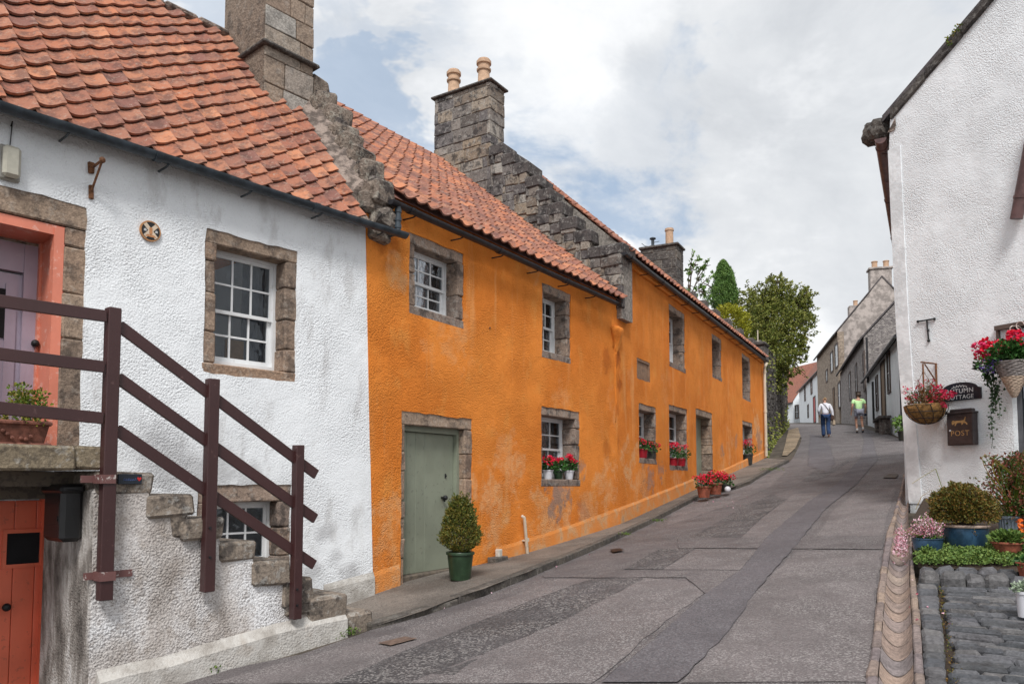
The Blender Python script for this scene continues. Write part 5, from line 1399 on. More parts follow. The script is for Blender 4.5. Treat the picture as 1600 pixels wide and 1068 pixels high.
# potted conifer by the near door
q = gpx(719, 905, SWZ); L = Vector(q)
pt_ = thing('potted_conifer', q, 'bushy conifer in a dark green plastic pot beside the near sage door', 'potted tree')
sc0 = (q.y) / 1200; ph_ = 43 * sc0; pr_ = 21.5 * sc0
pot_mesh(pt_, L, ph_, pr_ * .97, pr_ * .74, 'pot_green', .10, n=28)
rnd = random.Random(5); mb = MB(); P = []; N = []
H = 84 * sc0
for k in range(7500):
    f = rnd.random() ** .8; R = 30.5 * sc0 * (min(1, f / .22) ** .6) * (1 - max(0, (f - .25)) / .80) ** .58
    a = rnd.uniform(0, 2 * pi); d = Vector((cos(a), sin(a), 0)); z = ph_ * .93 + H * f
    lum = 1 + .34 * mnoise.noise(Vector((cos(a) * 2.6, sin(a) * 2.6, f * 7))) + .1 * mnoise.noise(Vector((cos(a) * 7, sin(a) * 7, f * 16)))
    r_ = R * lum * (1 - .5 * rnd.random() ** 2.2); P.append(L + d * r_ + Vector((0, 0, z))); N.append(d * .8 + Vector((0, 0, .8)) + rv(rnd) * .55)
for _ in range(230):
    f = rnd.random() ** .9; a = rnd.uniform(0, 2 * pi); R = 30.5 * sc0 * (min(1, f / .22) ** .6) * max(.05, 1 - max(0, (f - .25)) / .80) ** .58; d = Vector((cos(a), sin(a), 0)); b_ = L + d * R * .85 + Vector((0, 0, ph_ * .93 + H * f)); tip = b_ + d * rnd.uniform(.01, .06) + Vector((0, 0, rnd.uniform(.02, .10)))
    for j in range(12): P.append(b_.lerp(tip, j / 11)); N.append((tip - b_).normalized() + rv(rnd) * .6)
mb.leaves(P, N, .038, .34, rnd=rnd, fold=.3); mb.build('foliage', M['leaf_pottree'], pt_, recalc=False)
mb = MB(); mb.tube([L + Vector((0, 0, ph_ * .8)), L + Vector((.01, 0, ph_ + H * .5)), L + Vector((0, 0, ph_ + H * .9))], [.02, .013, .004], 7)
for k in range(26):
    a = rnd.uniform(0, 2 * pi); z = ph_ + H * rnd.uniform(.02, .75); mb.tube([L + Vector((0, 0, z)), L + Vector((cos(a) * .12, sin(a) * .12, z + .08))], .005, 4)
mb.build('trunk', M['bark'], pt_)

# planter on the landing
s_l, z_l = FW.px(30, 690, .28); lt = Vector(FW(0, 0, 0)); 
trl = thing('planter_trough', FW(FW.sz(30, .3), .3, .27), 'long terracotta trough with a small clipped shrub on the stair landing', 'planter')
tz = FS.px(80, 695)[1]
sx0, sx1 = FW.sz(-60, .3), FW.sz(73, .3)
mb = MB()
def TR(a, b, c): return FW(a, b, tz + c)
mb.block(TR, sx0, sx1, .20, .42, 0, .035, .012); 
mb.hexa([TR(sx0 + .05, .23, .035), TR(sx1 - .05, .23, .035), TR(sx1 - .05, .39, .035), TR(sx0 + .05, .39, .035), TR(sx0 + .02, .20, .19), TR(sx1 - .02, .20, .19), TR(sx1 - .02, .42, .19), TR(sx0 + .02, .42, .19)])
mb.block(TR, sx0 + .005, sx1 - .005, .19, .43, .165, .20, .01)
for k in range(30):
    x = sx0 + .1 + k * .12
    if x > sx1 - .12: break
    for j in range(3): mb.sphere(TR(x + j * .03, .412 + .004 * j, .09 + .03 * sin(k * 2 + j)), .016, 6, 5)
mb.build('trough', M['terracotta_dark'], trl)
rnd = random.Random(8); c_ = TR(FW.sz(40, .3), .3, .26); P, N = ball_pts(rnd, c_, .17, 700, (1, 1, .8), .9); mb = MB(); mb.leaves(P, N, .03, .7, rnd=rnd)
for k in range(9):
    e = c_ + Vector((rnd.uniform(-.13, .13), rnd.uniform(-.1, .1), rnd.uniform(.1, .2))); mb.tube([c_ - Vector((0, 0, .1)), e], .003, 4); P2, N2 = ball_pts(rnd, e, .05, 40); mb.leaves(P2, N2, .028, .7, rnd=rnd)
mb.build('shrub', M['leaf_box'], trl, recalc=False)

# weeds
def weed(x, y, label, n=60, r=.07, h=.09, seed=0, tall=False, dz=0.0, m='leaf_clover'):
    rnd = random.Random(seed); q = gpx(x, y, dz); mb = MB(); P = []; N = []
    for _ in range(n): a = rnd.uniform(0, 2 * pi); rr = r * rnd.random(); P.append(q + Vector((cos(a) * rr, sin(a) * rr, rnd.random() * h * .6))); N.append(Vector((cos(a), sin(a), 1.1)))
    mb.leaves(P, N, .035, .45, rnd=rnd)
    if tall:
        for k in range(3):
            pts = [q + Vector((.01 * k + .02 * sin(j + k), .01 * j * k, j * .085)) for j in range(6 - k)]; mb.tube(pts, .004, 4)
            for pnt in pts[1:]:
                P2, N2 = ball_pts(rnd, pnt, .03, 9); mb.leaves(P2, N2, .035, .4, rnd=rnd)
    tag(mb.build('weed', M[m], recalc=False), label, 'weed'); return q
weed(258, 1066, 'tall weed gone to seed at the foot of the stair plinth', tall=True, seed=1, r=.05, m='leaf_box')
weed(333, 1052, 'small green weed at the foot of the stair plinth, right of the tall weed', seed=2, n=50, r=.04)
weed(524, 996, 'leafy weed growing in front of the bottom stair block', seed=3, n=90, r=.09, h=.07)
weed(550, 992, 'bright weed against the dark bottom step', seed=4, n=60, r=.06, h=.1)
weed(397, 1032, 'tiny weed in the joint between plinth and road', seed=5, n=16, r=.03, h=.04)
weed(1030, 815, 'grass tuft on the kerb below the stepped gable', seed=6, n=60, r=.12, h=.06, dz=.08)
weed(978, 836, 'grass tuft on the kerb left of the stepped gable', seed=7, n=50, r=.12, h=.05, dz=.08)
weed(1205, 735, 'weeds on the kerb near the cream downpipe', seed=8, n=150, r=.35, h=.12, dz=.05)

# ================================================================== garden wall and trees beyond the orange houses
E0 = FP(LP + .2, -.1, 0); FG = Fac((E0.x, E0.y), 22.3)
def gwz(s): return 5.15 + s * .085
mb = MB(); rn = random.Random(77); GL = 19.0
s = 0
mb.hexa([FG(0, -.5, -1), FG(GL, -.5, -1), FG(GL, -.04, -1), FG(0, -.04, -1), FG(0, -.5, gwz(0)), FG(GL, -.5, gwz(GL)), FG(GL, -.04, gwz(GL)), FG(0, -.04, gwz(0))], 1)
s = 0.0
while s < GL:
    w_ = rn.uniform(.3, .6); z = g(*FG(s, .1, 0)[:2]) - .1
    while z < gwz(s):
        h = rn.uniform(.16, .34); mb.block(FG, s + .01, s + w_ - .01, -.15, rn.uniform(-.02, .03), z + .01, min(z + h, gwz(s)) - .01, .03, .02, 0, rn); z += h
    s += w_
gw = mb.build('garden_wall', [M['stone_rubble'], M['mortar']]); tag(gw, 'tall mossy rubble garden wall rising up the lane beyond the orange house', 'wall')
mb = MB(); P = []; N = []; rnd = random.Random(9)
for _ in range(650):
    s = rnd.random() * GL; u_ = rnd.random(); z0_ = g(*FG(s, .1, 0)[:2])
    z = z0_ + (rnd.random() ** 3) * 1.3 if u_ < .6 else gwz(s) - rnd.random() ** 2 * 1.8
    P.append(FG(s, .04, z)); N.append(FG.n + Vector((0, 0, -.5)) + rv(rnd) * .8)
mb.leaves(P, N, .12, .8, rnd=rnd); tag(mb.build('wall_moss', M['leaf_tree'], recalc=False), 'ivy and moss hanging on the garden wall', 'ivy', None, 'stuff')
# garden ground behind the wall
mb = MB(); v = []; q0 = FG(0, -.3, 0)
gp_ = [FG(-.0, -.3, 4.6), FG(GL, -.3, 6.2), FG(GL, -14, 6.6), FG(-3, -14, 5.2), FP(LP + .3, -8.5, 4.8)]
mb.add(gp_, [(0, 1, 2, 3, 4)]); struct(mb.build('garden_ground', M['earth'], recalc=False))

def at(x, y, Y): 
    d = ray(x, y); return d * (Y / d.y)
def tree(name, label, trunk, limbs, blobs, leafmat, size, n_per, Y, seed, asp=.55, shoots=(), trunk_r=.16, cat='tree', group=None, shell=.8):
    rnd = random.Random(seed); base = Vector(trunk[0]); t = thing(name, base, label, cat, group)
    mb = MB(); pts = [Vector(p) for p in trunk]; mb.tube(pts, [trunk_r * (1 - .75 * i / (len(pts) - 1)) for i in range(len(pts))], 8)
    top = pts[-1]
    for (x, y, dY, r) in blobs:
        c = at(x, y, Y + dY); mb.tube([pts[len(pts) // 2], pts[len(pts) // 2].lerp(c, .5) + Vector((0, 0, .2)), c], [trunk_r * .4, trunk_r * .25, .02], 5)
        for _ in range(5):
            e = c + rv(rnd) * r * Y / 1200 * .9; mb.tube([c, e], [.025, .008], 4)
    P = []; N = []
    for (x, y, dY, r) in blobs:
        c = at(x, y, Y + dY); R = r * Y / 1200
        # sprays of leaves on small twigs
        k = int(n_per * (r / 30.0) ** 2)
        for _ in range(k // 14):
            d = rv(rnd); rr = R * (1 - shell * rnd.random() ** 1.4) * (1 + .3 * mnoise.noise(d * 2 + c)); cc = c + d * rr; tw = (d + rv(rnd) * .8).normalized() * R * rnd.uniform(.10, .38)
            for j in range(14): P.append(cc + tw * (j / 13) + rv(rnd) * R * .06); N.append(tw.normalized() + rv(rnd) * .9)
    for (a, b, nn) in shoots:
        A = at(a[0], a[1], Y); B = at(b[0], b[1], Y + rnd.uniform(-1, 1)); mb.tube([A, A.lerp(B, .5) + Vector((0, 0, .05)), B], [.03, .02, .006], 4)
        for j in range(nn):
            f = rnd.random(); P.append(A.lerp(B, f) + rv(rnd) * .12 * (1.2 - f)); N.append((B - A).normalized() + rv(rnd) * .8)
    m1 = mb.build('trunk', M['bark'], t)
    mb = MB(); mb.leaves(P, N, size, asp, rnd=rnd); mb.build('crown', M[leafmat], t, recalc=False)
    return t
gb3 = at(1212, 690, 36.5); gb3.z = 4.8
tree('hawthorn_tree', 'large dark green tree with spiky shoots leaning over the garden wall', [gb3, at(1212, 590, 36.5), at(1205, 540, 36.5), at(1200, 500, 36.5)], None,
     [(1195, 500, 0, 42), (1228, 478, 0, 34), (1238, 515, -.4, 32), (1205, 545, -.5, 42), (1226, 568, -.6, 24), (1180, 478, .6, 32), (1212, 462, .4, 26), (1248, 482, .3, 22), (1188, 545, 0, 30), (1215, 592, -.6, 18), (1243, 545, -.2, 20), (1258, 470, 0, 14), (1262, 455, 0, 8), (1255, 500, 0, 14), (1215, 440, 0, 12), (1172, 520, .4, 26)],
     'leaf_tree', .12, 2600, 36.5, 3,
     shoots=[((1190, 470), (1205, 428), 70), ((1192, 472), (1198, 440), 40), ((1215, 455), (1225, 440), 60), ((1225, 455), (1238, 439), 50), ((1232, 460), (1252, 441), 30), ((1240, 470), (1278, 458), 80), ((1245, 480), (1268, 472), 60), ((1250, 530), (1272, 502), 30), ((1250, 540), (1270, 515), 20), ((1248, 560), (1262, 540), 20), ((1245, 490), (1262, 497), 40), ((1245, 575), (1262, 590), 20), ((1245, 560), (1264, 562), 20), ((1205, 455), (1212, 443), 40)], trunk_r=.22)
gb4 = at(1132, 560, 37.5); gb4.z = 5.0
# conifer: cone of sprays
def conifer(loc, label, apex_px, base_px, wpx, Y, seed):
    rnd = random.Random(seed); t = thing('conifer_tree', loc, label, 'tree'); A = at(*apex_px, Y); B = at(*base_px, Y); mb = MB()
    mb.tube([Vector(loc), B, A], [.12, .08, .02], 7); mb.build('trunk', M['bark'], t); H = (A - B).length; R = wpx * Y / 1200; P = []; N = []
    apexes = [(0, 0, 1.0, R), (-.05, .1, .93, R * .5), (.42 * R, 0, .86, R * .55)]
    for (ax, ay, hh, RR) in apexes:
        for k in range(9500 if hh == 1.0 else 2200):
            f = rnd.random(); r_ = RR * (1 - f) ** .62 * min(1, (f + .15) / .3) * (1 + .22 * mnoise.noise(Vector((ax * 9 + 3 * f, rnd.random(), f * 6)))); a = rnd.uniform(0, 2 * pi)
            d = Vector((cos(a), sin(a), 0)); rr = r_ * (1 - .5 * rnd.random() ** 2) * (1 + .55 * mnoise.noise(Vector((cos(a) * 2.2 + ax, sin(a) * 2.2, f * 6))) + .3 * mnoise.noise(Vector((cos(a) * 6, sin(a) * 6, f * 16))))
            P.append(B + Vector((ax, ay, 0)) + d * rr + Vector((0, 0, H * hh * f))); N.append(d * .5 + Vector((0, 0, 1.2)) + rv(rnd) * .4)
    mb = MB(); mb.leaves(P, N, .115, .4, rnd=rnd); mb.build('crown', M['leaf_conifer'], t, recalc=False)
conifer(gb4, 'bright green pointed conifer standing behind the orange roof', (1125, 408), (1131, 484), 25, 37.5, 4)
gb5 = at(1140, 560, 31.5); gb5.z = 4.9
rnd = random.Random(6); t = thing('golden_shrub', gb5, 'round yellow green shrub below the conifer, above the orange eaves', 'shrub'); mb = MB()
c_ = at(1140, 512, 31.5); P, N = ball_pts(rnd, c_, 30 * 31.5 / 1200, 5200, (1, 1, 1.22), .35); mb.leaves(P, N, .11, .5, rnd=rnd); mb.build('foliage', M['leaf_yellow'], t, recalc=False)
mb = MB(); mb.tube([gb5, c_], [.08, .04], 6); mb.build('stem', M['bark'], t)
gb6 = at(1078, 560, 34); gb6.z = 4.9
tree('leafy_sapling', 'light airy sapling showing beside the far chimney', [gb6, at(1076, 470, 34), at(1080, 430, 34)], None,
     [(1098, 432, 0, 15), (1082, 412, 0, 11), (1092, 455, 0, 14), (1075, 445, 0, 14), (1106, 445, 0, 11), (1076, 425, 0, 10), (1104, 415, 0, 8)], 'leaf_light', .14, 480, 34, 12,
     shoots=[((1078, 430), (1082, 392), 30), ((1080, 430), (1092, 398), 26), ((1090, 430), (1107, 405), 34), ((1095, 445), (1114, 430), 30), ((1095, 455), (1110, 462), 26)], trunk_r=.08)
# ================================================================== far row on the right of the lane
dm('wall_paint', lambda n, p: m_white(n, p, None, .2, .5, (.88, .92, .95)))
def rubble_shader(c1, c2, mort, sc=3.0):
    def f(n, p):
        P = n.pos(); v = n.voro(sc, n.scale(P, (1, 1, 1.7)), out='Color'); e = n.voro(sc, n.scale(P, (1, 1, 1.7)), 'DISTANCE_TO_EDGE')
        s = n.new('ShaderNodeSeparateColor'); n.put(s, 0, v)
        col = n.mix(s.outputs[0], c1, c2); col = n.mix(n.mapr(n.noise(5, 5, P, .7), .5, .7, 0, .5), col, tuple(q * .4 for q in c1)); col = n.mix(n.mapr(e, .0, .06, 1, 0), col, mort)
        return {'Base Color': col, 'Roughness': .92, 'Normal': n.bump(n.mapr(e, 0, .12), .8, .03)}
    return f
dm('rubble_grey', rubble_shader((.18, .16, .16), (.38, .345, .325), (.29, .265, .25), 5.5))
dm('rubble_tan', rubble_shader((.28, .22, .175), (.46, .37, .29), (.36, .31, .25), 4.5))
dm('render_grey', flat((.37, .325, .30), .95, .28, 2.5, .02))
dm('roof_slate', flat((.085, .075, .078), .7, .3, 10, .01)); dm('roof_red', tile_builder([(.26, .11, .075), (.34, .13, .085), (.20, .09, .07)], .5))
dm('frame_dark', flat((.09, .065, .055), .7, .2, 8)); dm('pane_dark', flat((.05, .055, .06), .15, .2, 3)); dm('pane_light', flat((.42, .45, .48), .2, .1, 3)); dm('door_red', flat((.45, .03, .03), .5)); dm('door_brown', flat((.26, .17, .10), .7))
def rowhouse(name, label, C, ang, L, eave, wallm, roofm, depth=6.0, ridge=3.2, cat='house', gable=None, over=.2, group='houses up the lane'):
    F = Fac(C, ang, True); base_ = g(*F(0, .1, 0)[:2]); t = thing(name, F(L / 2, 0, base_), label, cat, group); zb = min(g(*F(0, 0, 0)[:2]), g(*F(L, 0, 0)[:2])) - 1.5
    mb = MB(); mb.box(F, 0, L, -depth, 0, zb, eave)
    mb.add([F(0, 0, eave), F(0, -depth, eave), F(0, -depth / 2, eave + ridge), F(L, 0, eave), F(L, -depth, eave), F(L, -depth / 2, eave + ridge)], [(0, 1, 2), (3, 5, 4), (0, 2, 5, 3), (1, 4, 5, 2)], 1 if gable else 0)
    if gable: mb.box(F, -.02, .3, -depth - .02, -.45, zb, eave)
    ms = [M[wallm], M[gable]] if gable else [M[wallm]]
    if gable: mb.m[-6:] = [1] * 6
    mb.build('wall', ms, t)
    mb = MB(); k = ridge / (depth / 2)
    for sg in (0, 1):
        y0 = over if sg == 0 else -depth - over
        z0 = eave - over * k + .06
        a = [F(-.06, y0, z0), F(L + .06, y0, z0), F(L + .06, -depth / 2, eave + ridge + .08), F(-.06, -depth / 2, eave + ridge + .08)]
        b = [q + Vector((0, 0, .12)) for q in a]; mb.hexa(a + b)
    mb.build('roof', M[roofm], t)
    mb = MB(); mb.tube([F(-.05, over + .06, eave - over * k + .02), F(L, over + .06, eave - over * k + .02)], .07, 8); mb.build('gutter', M['gutter_dark'], t)
    return t, F
def fwin(F, t, x0, y0, x1, y1, frame='frame_dark', pane='pane_dark', w=None, name='window'):
    s0, z1 = F.px(x0, y0); s1, z0 = F.px(x1, y1)
    if s1 < s0: s0, s1 = s1, s0
    sm = (s0 + s1) / 2
    if w: s0, s1 = sm - w / 2, sm + w / 2
    mb = MB(); f = .12
    for q in ((s0 - f, s0, z0 - f, z1 + f), (s1, s1 + f, z0 - f, z1 + f), (s0, s1, z1, z1 + f), (s0, s1, z0 - f, z0)): mb.box(F, q[0], q[1], -.02, .05, q[2], q[3])
    o = mb.build(name, M[frame], t); mb = MB(); mb.box(F, s0, s1, -.02, .012, z0, z1); mb.build('pane' if name == 'window' else 'leaf', M[pane], o)
    if name == 'window': mb = MB(); zm = (z0 + z1) / 2; mb.box(F, s0, s1, .012, .022, zm - .02, zm + .02); mb.box(F, sm - .02, sm + .02, .012, .020, z0, z1); mb.build('glazing_bar', M['paint_white'], o)
    return o
def fpipe(F, t, x, ytop, ybot, off=.14, r=.055):
    s0, zt = F.px(x, ytop, off); s1, zb = F.px(x, ybot, off); mb = MB(); mb.tube([F(s0, off, zt), F(s0, off, zb)], r, 8); mb.build('downpipe', M['gutter_dark'], t)
A2 = (14.65, 28.5)
h2, F2 = rowhouse('low_white_house', 'low white house with dark brown window margins and a stone bench, nearest up the lane', A2, 19.8, 14.3, 5.62, 'wall_paint', 'roof_slate', 6, 2.9)
fwin(F2, h2, 1387, 556, 1392, 608); fwin(F2, h2, 1369, 592, 1373, 636); o = fwin(F2, h2, 1377, 572, 1385, 656, 'frame_dark', 'door_brown', name='door')
fpipe(F2, h2, 1405, 512, 680); fpipe(F2, h2, 1363.5, 596, 662)
m2 = MB(); s_, z_ = F2.px(1378, 660, .3); 
m2.block(F2, s_ - 1.2, s_ + 1.2, .05, .55, z_ + .1, z_ + .22, .02, .01); m2.block(F2, s_ - 1.0, s_ - .8, .08, .5, z_ - .6, z_ + .1, .02); m2.block(F2, s_ + .8, s_ + 1.0, .08, .5, z_ - .6, z_ + .1, .02); tag(m2.build('stone_bench', M['stone_grey']), 'dark stone bench against the low white house up the lane', 'bench')
C3 = F2(14.5, -.1, 0); 
h3, F3 = rowhouse('grey_stone_house', 'grey rubble stone house between the low white house and the tall tan house', (19.7, 42.6), 18.4, 14.9, 8.07, 'rubble_grey', 'roof_slate', 6, 3.3, gable='rubble_grey')
for q in ((1349, 553, 1352, 607), (1337, 572, 1340, 612), (1327, 585, 1330, 622)): fwin(F3, h3, *q, frame='frame_dark', pane='pane_light')
fpipe(F3, h3, 1354, 527, 600, .1)
h4, F4 = rowhouse('tall_tan_house', 'tall tan stone house with a grey gable and a chimney at its peak', (24.6, 57.5), 15, 12.5, 11.3, 'rubble_tan', 'roof_slate', 6.4, 3.9, gable='render_grey')
for q in ((1305, 541, 1310, 570), (1298, 553, 1302, 578), (1310, 600, 1314, 634), (1291, 580, 1293.5, 594)): fwin(F4, h4, *q, frame='frame_dark', pane='pane_light')
fwin(F4, h4, 1302, 608, 1305, 655, 'frame_dark', 'door_brown', name='door')
mb = MB(); c0 = F4(0, -3.2, 0); mb.block(F4, .0, .9, -3.9, -2.4, 13.0, 15.9, .03, .01); mb.block(F4, -.1, 1.0, -4.0, -2.3, 15.9, 16.05, .02)
c4 = mb.build('chimney', M['render_grey'], h4); 
for k in (-.4, .4): chimney_pot(c4, F4(.45, -3.2 + k, 16.05), .55, .22, 'pot_buff', True)
mb = MB(); mb.block(F4, 11, 11.8, -3.9, -2.6, 13.8, 15.6, .03, .01); c5 = mb.build('chimney', M['render_grey'], h4); chimney_pot(c5, F4(11.4, -3.2, 15.6), .5, .2, 'pot_buff', True)
h5, F5 = rowhouse('white_terrace_house', 'white two storey house with a red brown roof at the far bend of the lane', (28.5, 70.5), 14.6, 18, 10.5, 'wall_paint', 'roof_red', 6, 4.6)
for q in ((1257, 606, 1259, 624), (1267, 596, 1269.5, 613), (1278.5, 588, 1280.5, 606), (1279, 628, 1281, 645)): fwin(F5, h5, *q)
fwin(F5, h5, 1271, 622, 1275, 658, 'frame_dark', 'door_red', name='door'); fwin(F5, h5, 1262, 634, 1264, 650)
fpipe(F5, h5, 1285, 575, 640); fpipe(F5, h5, 1288, 572, 642)
h6, F6 = rowhouse('white_end_house', 'low white house with a red roof closing the view at the bend', (32.9, 89.5), -14, 16, 9.4, 'wall_paint', 'roof_red', 7, 4.6)
fwin(F6, h6, 1243, 634, 1247.5, 652)
# small far trees closing the gap
tree('far_tree', 'distant green tree beyond the roofs at the bend', [at(1250, 640, 110), at(1250, 600, 110)], None, [(1262, 595, 0, 14), (1250, 600, 0, 14), (1238, 606, 0, 12), (1272, 590, 0, 8)], 'leaf_tree', .45, 900, 110, 19, trunk_r=.3)
# pot plants at the foot of the low white house
q = gpx(1413, 688); rnd = random.Random(2); t = thing('lane_planter', q, 'dark planter with green leaves by the low white house downpipe', 'planter'); pot_mesh(t, Vector(q), .35, .22, .18, 'pot_dark'); mb = MB(); P, N = ball_pts(rnd, Vector(q) + Vector((0, 0, .6)), .32, 300); mb.leaves(P, N, .12, .6, rnd=rnd); mb.build('foliage', M['leaf_light'], t, recalc=False)

# ================================================================== people
def skin_mesh(nodes, edges, name, material, parent, place, sub=2, root=0):
    me = bpy.data.meshes.new(name + '_cage'); me.from_pydata([n_[:3] for n_ in nodes], edges, []); o = bpy.data.objects.new(name, me); COL.objects.link(o)
    md = o.modifiers.new('skin', 'SKIN'); md.use_smooth_shade = True; md.branch_smoothing = .6
    sk = me.skin_vertices[0].data
    for i, n_ in enumerate(nodes): r = n_[3]; sk[i].radius = (r, r) if not isinstance(r, tuple) else r; sk[i].use_root = (i == root)
    s_ = o.modifiers.new('sub', 'SUBSURF'); s_.levels = sub; s_.render_levels = sub
    bpy.context.view_layer.update(); dg = bpy.context.evaluated_depsgraph_get(); m2 = bpy.data.meshes.new_from_object(o.evaluated_get(dg)); m2.name = name
    bpy.data.objects.remove(o); bpy.data.meshes.remove(me)
    mw = place; m2.transform(mw)
    o0 = Vector(ORG[parent.name]); m2.transform(Matrix.Translation(-o0)); m2.materials.clear(); m2.materials.append(material)
    m2.polygons.foreach_set('use_smooth', [True] * len(m2.polygons))
    o = bpy.data.objects.new(name, m2); COL.objects.link(o); o.parent = parent; ORG[o.name] = tuple(o0); return o
def person(loc, face, H, label, P):
    """P: joint dict for a 1.70 m figure facing +Y; loc = ground between the feet"""
    k = H / 1.70; t = thing('person', loc, label, 'person'); pl_ = Matrix.Translation(Vector(loc)) @ Matrix.Rotation(face, 4, 'Z') @ Matrix.Scale(k, 4)
    J = P['J']; nodes = []; idx = {}; edges = []
    def nd(n_, r, p=None): 
        if n_ not in idx: idx[n_] = len(nodes); nodes.append((*(p or J[n_]), r))
        return idx[n_]
    def ch(names): 
        for a, b in zip(names[:-1], names[1:]): edges.append((idx[a], idx[b]))
    nd('pelvis', (.135, .10)); nd('waist', (.118, .088)); nd('chest', (.135, .10)); nd('neckb', .058); nd('neck', .05); nd('headc', .082); nd('headt', .075)
    for s in 'LR':
        nd('hip' + s, .082); nd('knee' + s, .055); nd('ankle' + s, .036); nd('toe' + s, .03)
        nd('sho' + s, .055); nd('elb' + s, .040); nd('wri' + s, .028); 
        Jw = Vector(J['wri' + s]); de = (Jw - Vector(J['elb' + s])).normalized(); palm = Jw + de * .07
        nd('palm' + s, (.034, .022), tuple(palm)); side = Vector((1 if s == 'R' else -1, 0, 0))
        ch(['pelvis', 'hip' + s, 'knee' + s, 'ankle' + s, 'toe' + s]); ch(['chest', 'sho' + s, 'elb' + s, 'wri' + s, 'palm' + s])
        fw = Vector((0, 1, 0))
        for f in range(4):
            ln = (.07, .08, .075, .06)[f]; b0_ = palm + fw * (.026 - .017 * f) + de * .015; m_ = b0_ + de * ln * .55; e_ = m_ + (de * .7 - side * .5).normalized() * ln * .45
            nd(f'f{f}m{s}', .009, tuple(m_)); nd(f'f{f}e{s}', .008, tuple(e_)); edges.append((idx['palm' + s], idx[f'f{f}m{s}'])); edges.append((idx[f'f{f}m{s}'], idx[f'f{f}e{s}']))
        nd('th' + s, .010, tuple(Jw + de * .05 + fw * .045)); edges.append((idx['wri' + s], idx['th' + s]))
    ch(['pelvis', 'waist', 'chest', 'neckb', 'neck', 'headc', 'headt'])
    hc = Vector(J['headc']); nd('nose', .014, tuple(hc + Vector((0, .105, .0)))); edges.append((idx['headc'], idx['nose']))
    for s, sg in (('L', -1), ('R', 1)): nd('ear' + s, .014, tuple(hc + Vector((sg * .088, 0, 0)))); edges.append((idx['headc'], idx['ear' + s]))
    body = skin_mesh(nodes, edges, 'body', M['skin'], t, pl_)
    for part in P['clothes']:
        ns = [(*(J[n_] if isinstance(n_, str) else n_), r) for n_, r in part['n']]; skin_mesh(ns, part['e'], part['name'], part['mat'], t, pl_)
    return t, pl_
M['skin'] = mat('skin', flat((.46, .25, .17), .55, .06, 8)); M['shirt_white'] = mat('shirt_white', flat((.70, .70, .76), .85, .08, 6, .004)); M['jeans'] = mat('jeans', flat((.020, .045, .115), .85, .25, 8, .004))
M['tee_green'] = mat('tee_green', flat((.56, .86, .42), .8, .06, 6, .004)); M['hair_blond'] = mat('hair_blond', flat((.30, .19, .085), .6, .25, 20, .006)); M['hair_dark'] = mat('hair_dark', flat((.045, .028, .018), .6, .25, 20, .006))
M['shorts'] = mat('shorts', flat((.30, .31, .38), .8, .1, 10)); M['navy'] = mat('navy', flat((.012, .016, .04), .8)); M['sock'] = mat('sock', flat((.62, .60, .58), .9)); M['shoe'] = mat('shoe', flat((.02, .02, .025), .5)); M['bag_beige'] = mat('bag_beige', flat((.42, .33, .24), .8)); M['bag_brown'] = mat('bag_brown', flat((.07, .035, .025), .5))

JW = dict(pelvis=(0, .0, .90), waist=(0, .03, 1.05), chest=(0, .08, 1.25), neckb=(0, .12, 1.40), neck=(0, .14, 1.45), headc=(.01, .17, 1.55), headt=(.01, .17, 1.62),
          hipL=(-.10, 0, .86), kneeL=(-.08, .16, .49), ankleL=(-.07, .14, .08), toeL=(-.07, .28, .03), hipR=(.10, 0, .86), kneeR=(.09, .02, .47), ankleR=(.08, -.16, .11), toeR=(.08, -.05, .02),
          shoL=(-.17, .08, 1.34), elbL=(-.25, .08, 1.08), wriL=(-.20, .24, .92), shoR=(.17, .08, 1.34), elbR=(.25, .02, 1.08), wriR=(.28, .03, .84))
clW = [dict(name='shirt', mat=M['shirt_white'], n=[('pelvis', (.155, .12)), ('waist', (.15, .115)), ('chest', (.16, .118)), ('neckb', .07), ('shoL', .072), ('elbL', .058), ('wriL', .042), ('shoR', .072), ('elbR', .058), ('wriR', .042)], e=[(0, 1), (1, 2), (2, 3), (2, 4), (4, 5), (5, 6), (2, 7), (7, 8), (8, 9)]),
       dict(name='trousers', mat=M['jeans'], n=[((0, 0, .93), (.155, .12)), ('hipL', .115), ('kneeL', .085), ((-.07, .13, .05), .085), ('hipR', .115), ('kneeR', .085), ((.08, -.15, .08), .085)], e=[(0, 1), (1, 2), (2, 3), (0, 4), (4, 5), (5, 6)]),
       dict(name='hair', mat=M['hair_blond'], n=[((.01, .16, 1.58), .098), ((.01, .13, 1.65), .075), ((.01, .07, 1.52), .05), ((.01, .04, 1.60), .045)], e=[(0, 1), (0, 2), (0, 3)])]
qw = gpx(1291, 683); pw, plw = person(qw, RAD(-12), 66 * qw.y / 1200, 'person walking uphill in a white top and loose blue jeans with a shoulder bag', dict(J=JW, clothes=clW))
def inpl(pl_, p): return pl_ @ Vector(p)
mb = MB(); mb.tube([inpl(plw, q) for q in ((-.10, .03, 1.38), (-.02, -.05, 1.30), (.10, -.07, 1.10), (.19, -.02, .92), (.21, .10, .95), (.1, .2, 1.15), (-.06, .17, 1.36), (-.10, .08, 1.41))], .012, 6); mb.block(lambda a, b, c: inpl(plw, (a, b, c)), .17, .29, -.10, .14, .68, .90, .03)
bg_ = mb.build('shoulder_bag', M['bag_brown']); tag(bg_, 'dark shoulder bag slung across the back of the person in the white top', 'bag')
mb = MB(); mb.block(lambda a, b, c: inpl(plw, (a, b, c)), .24, .36, -.06, .08, .48, .70, .03, .01); mb.tube([inpl(plw, (.29, .0, .70)), inpl(plw, (.29, .03, .82)), inpl(plw, (.31, .04, .70))], .012, 5)
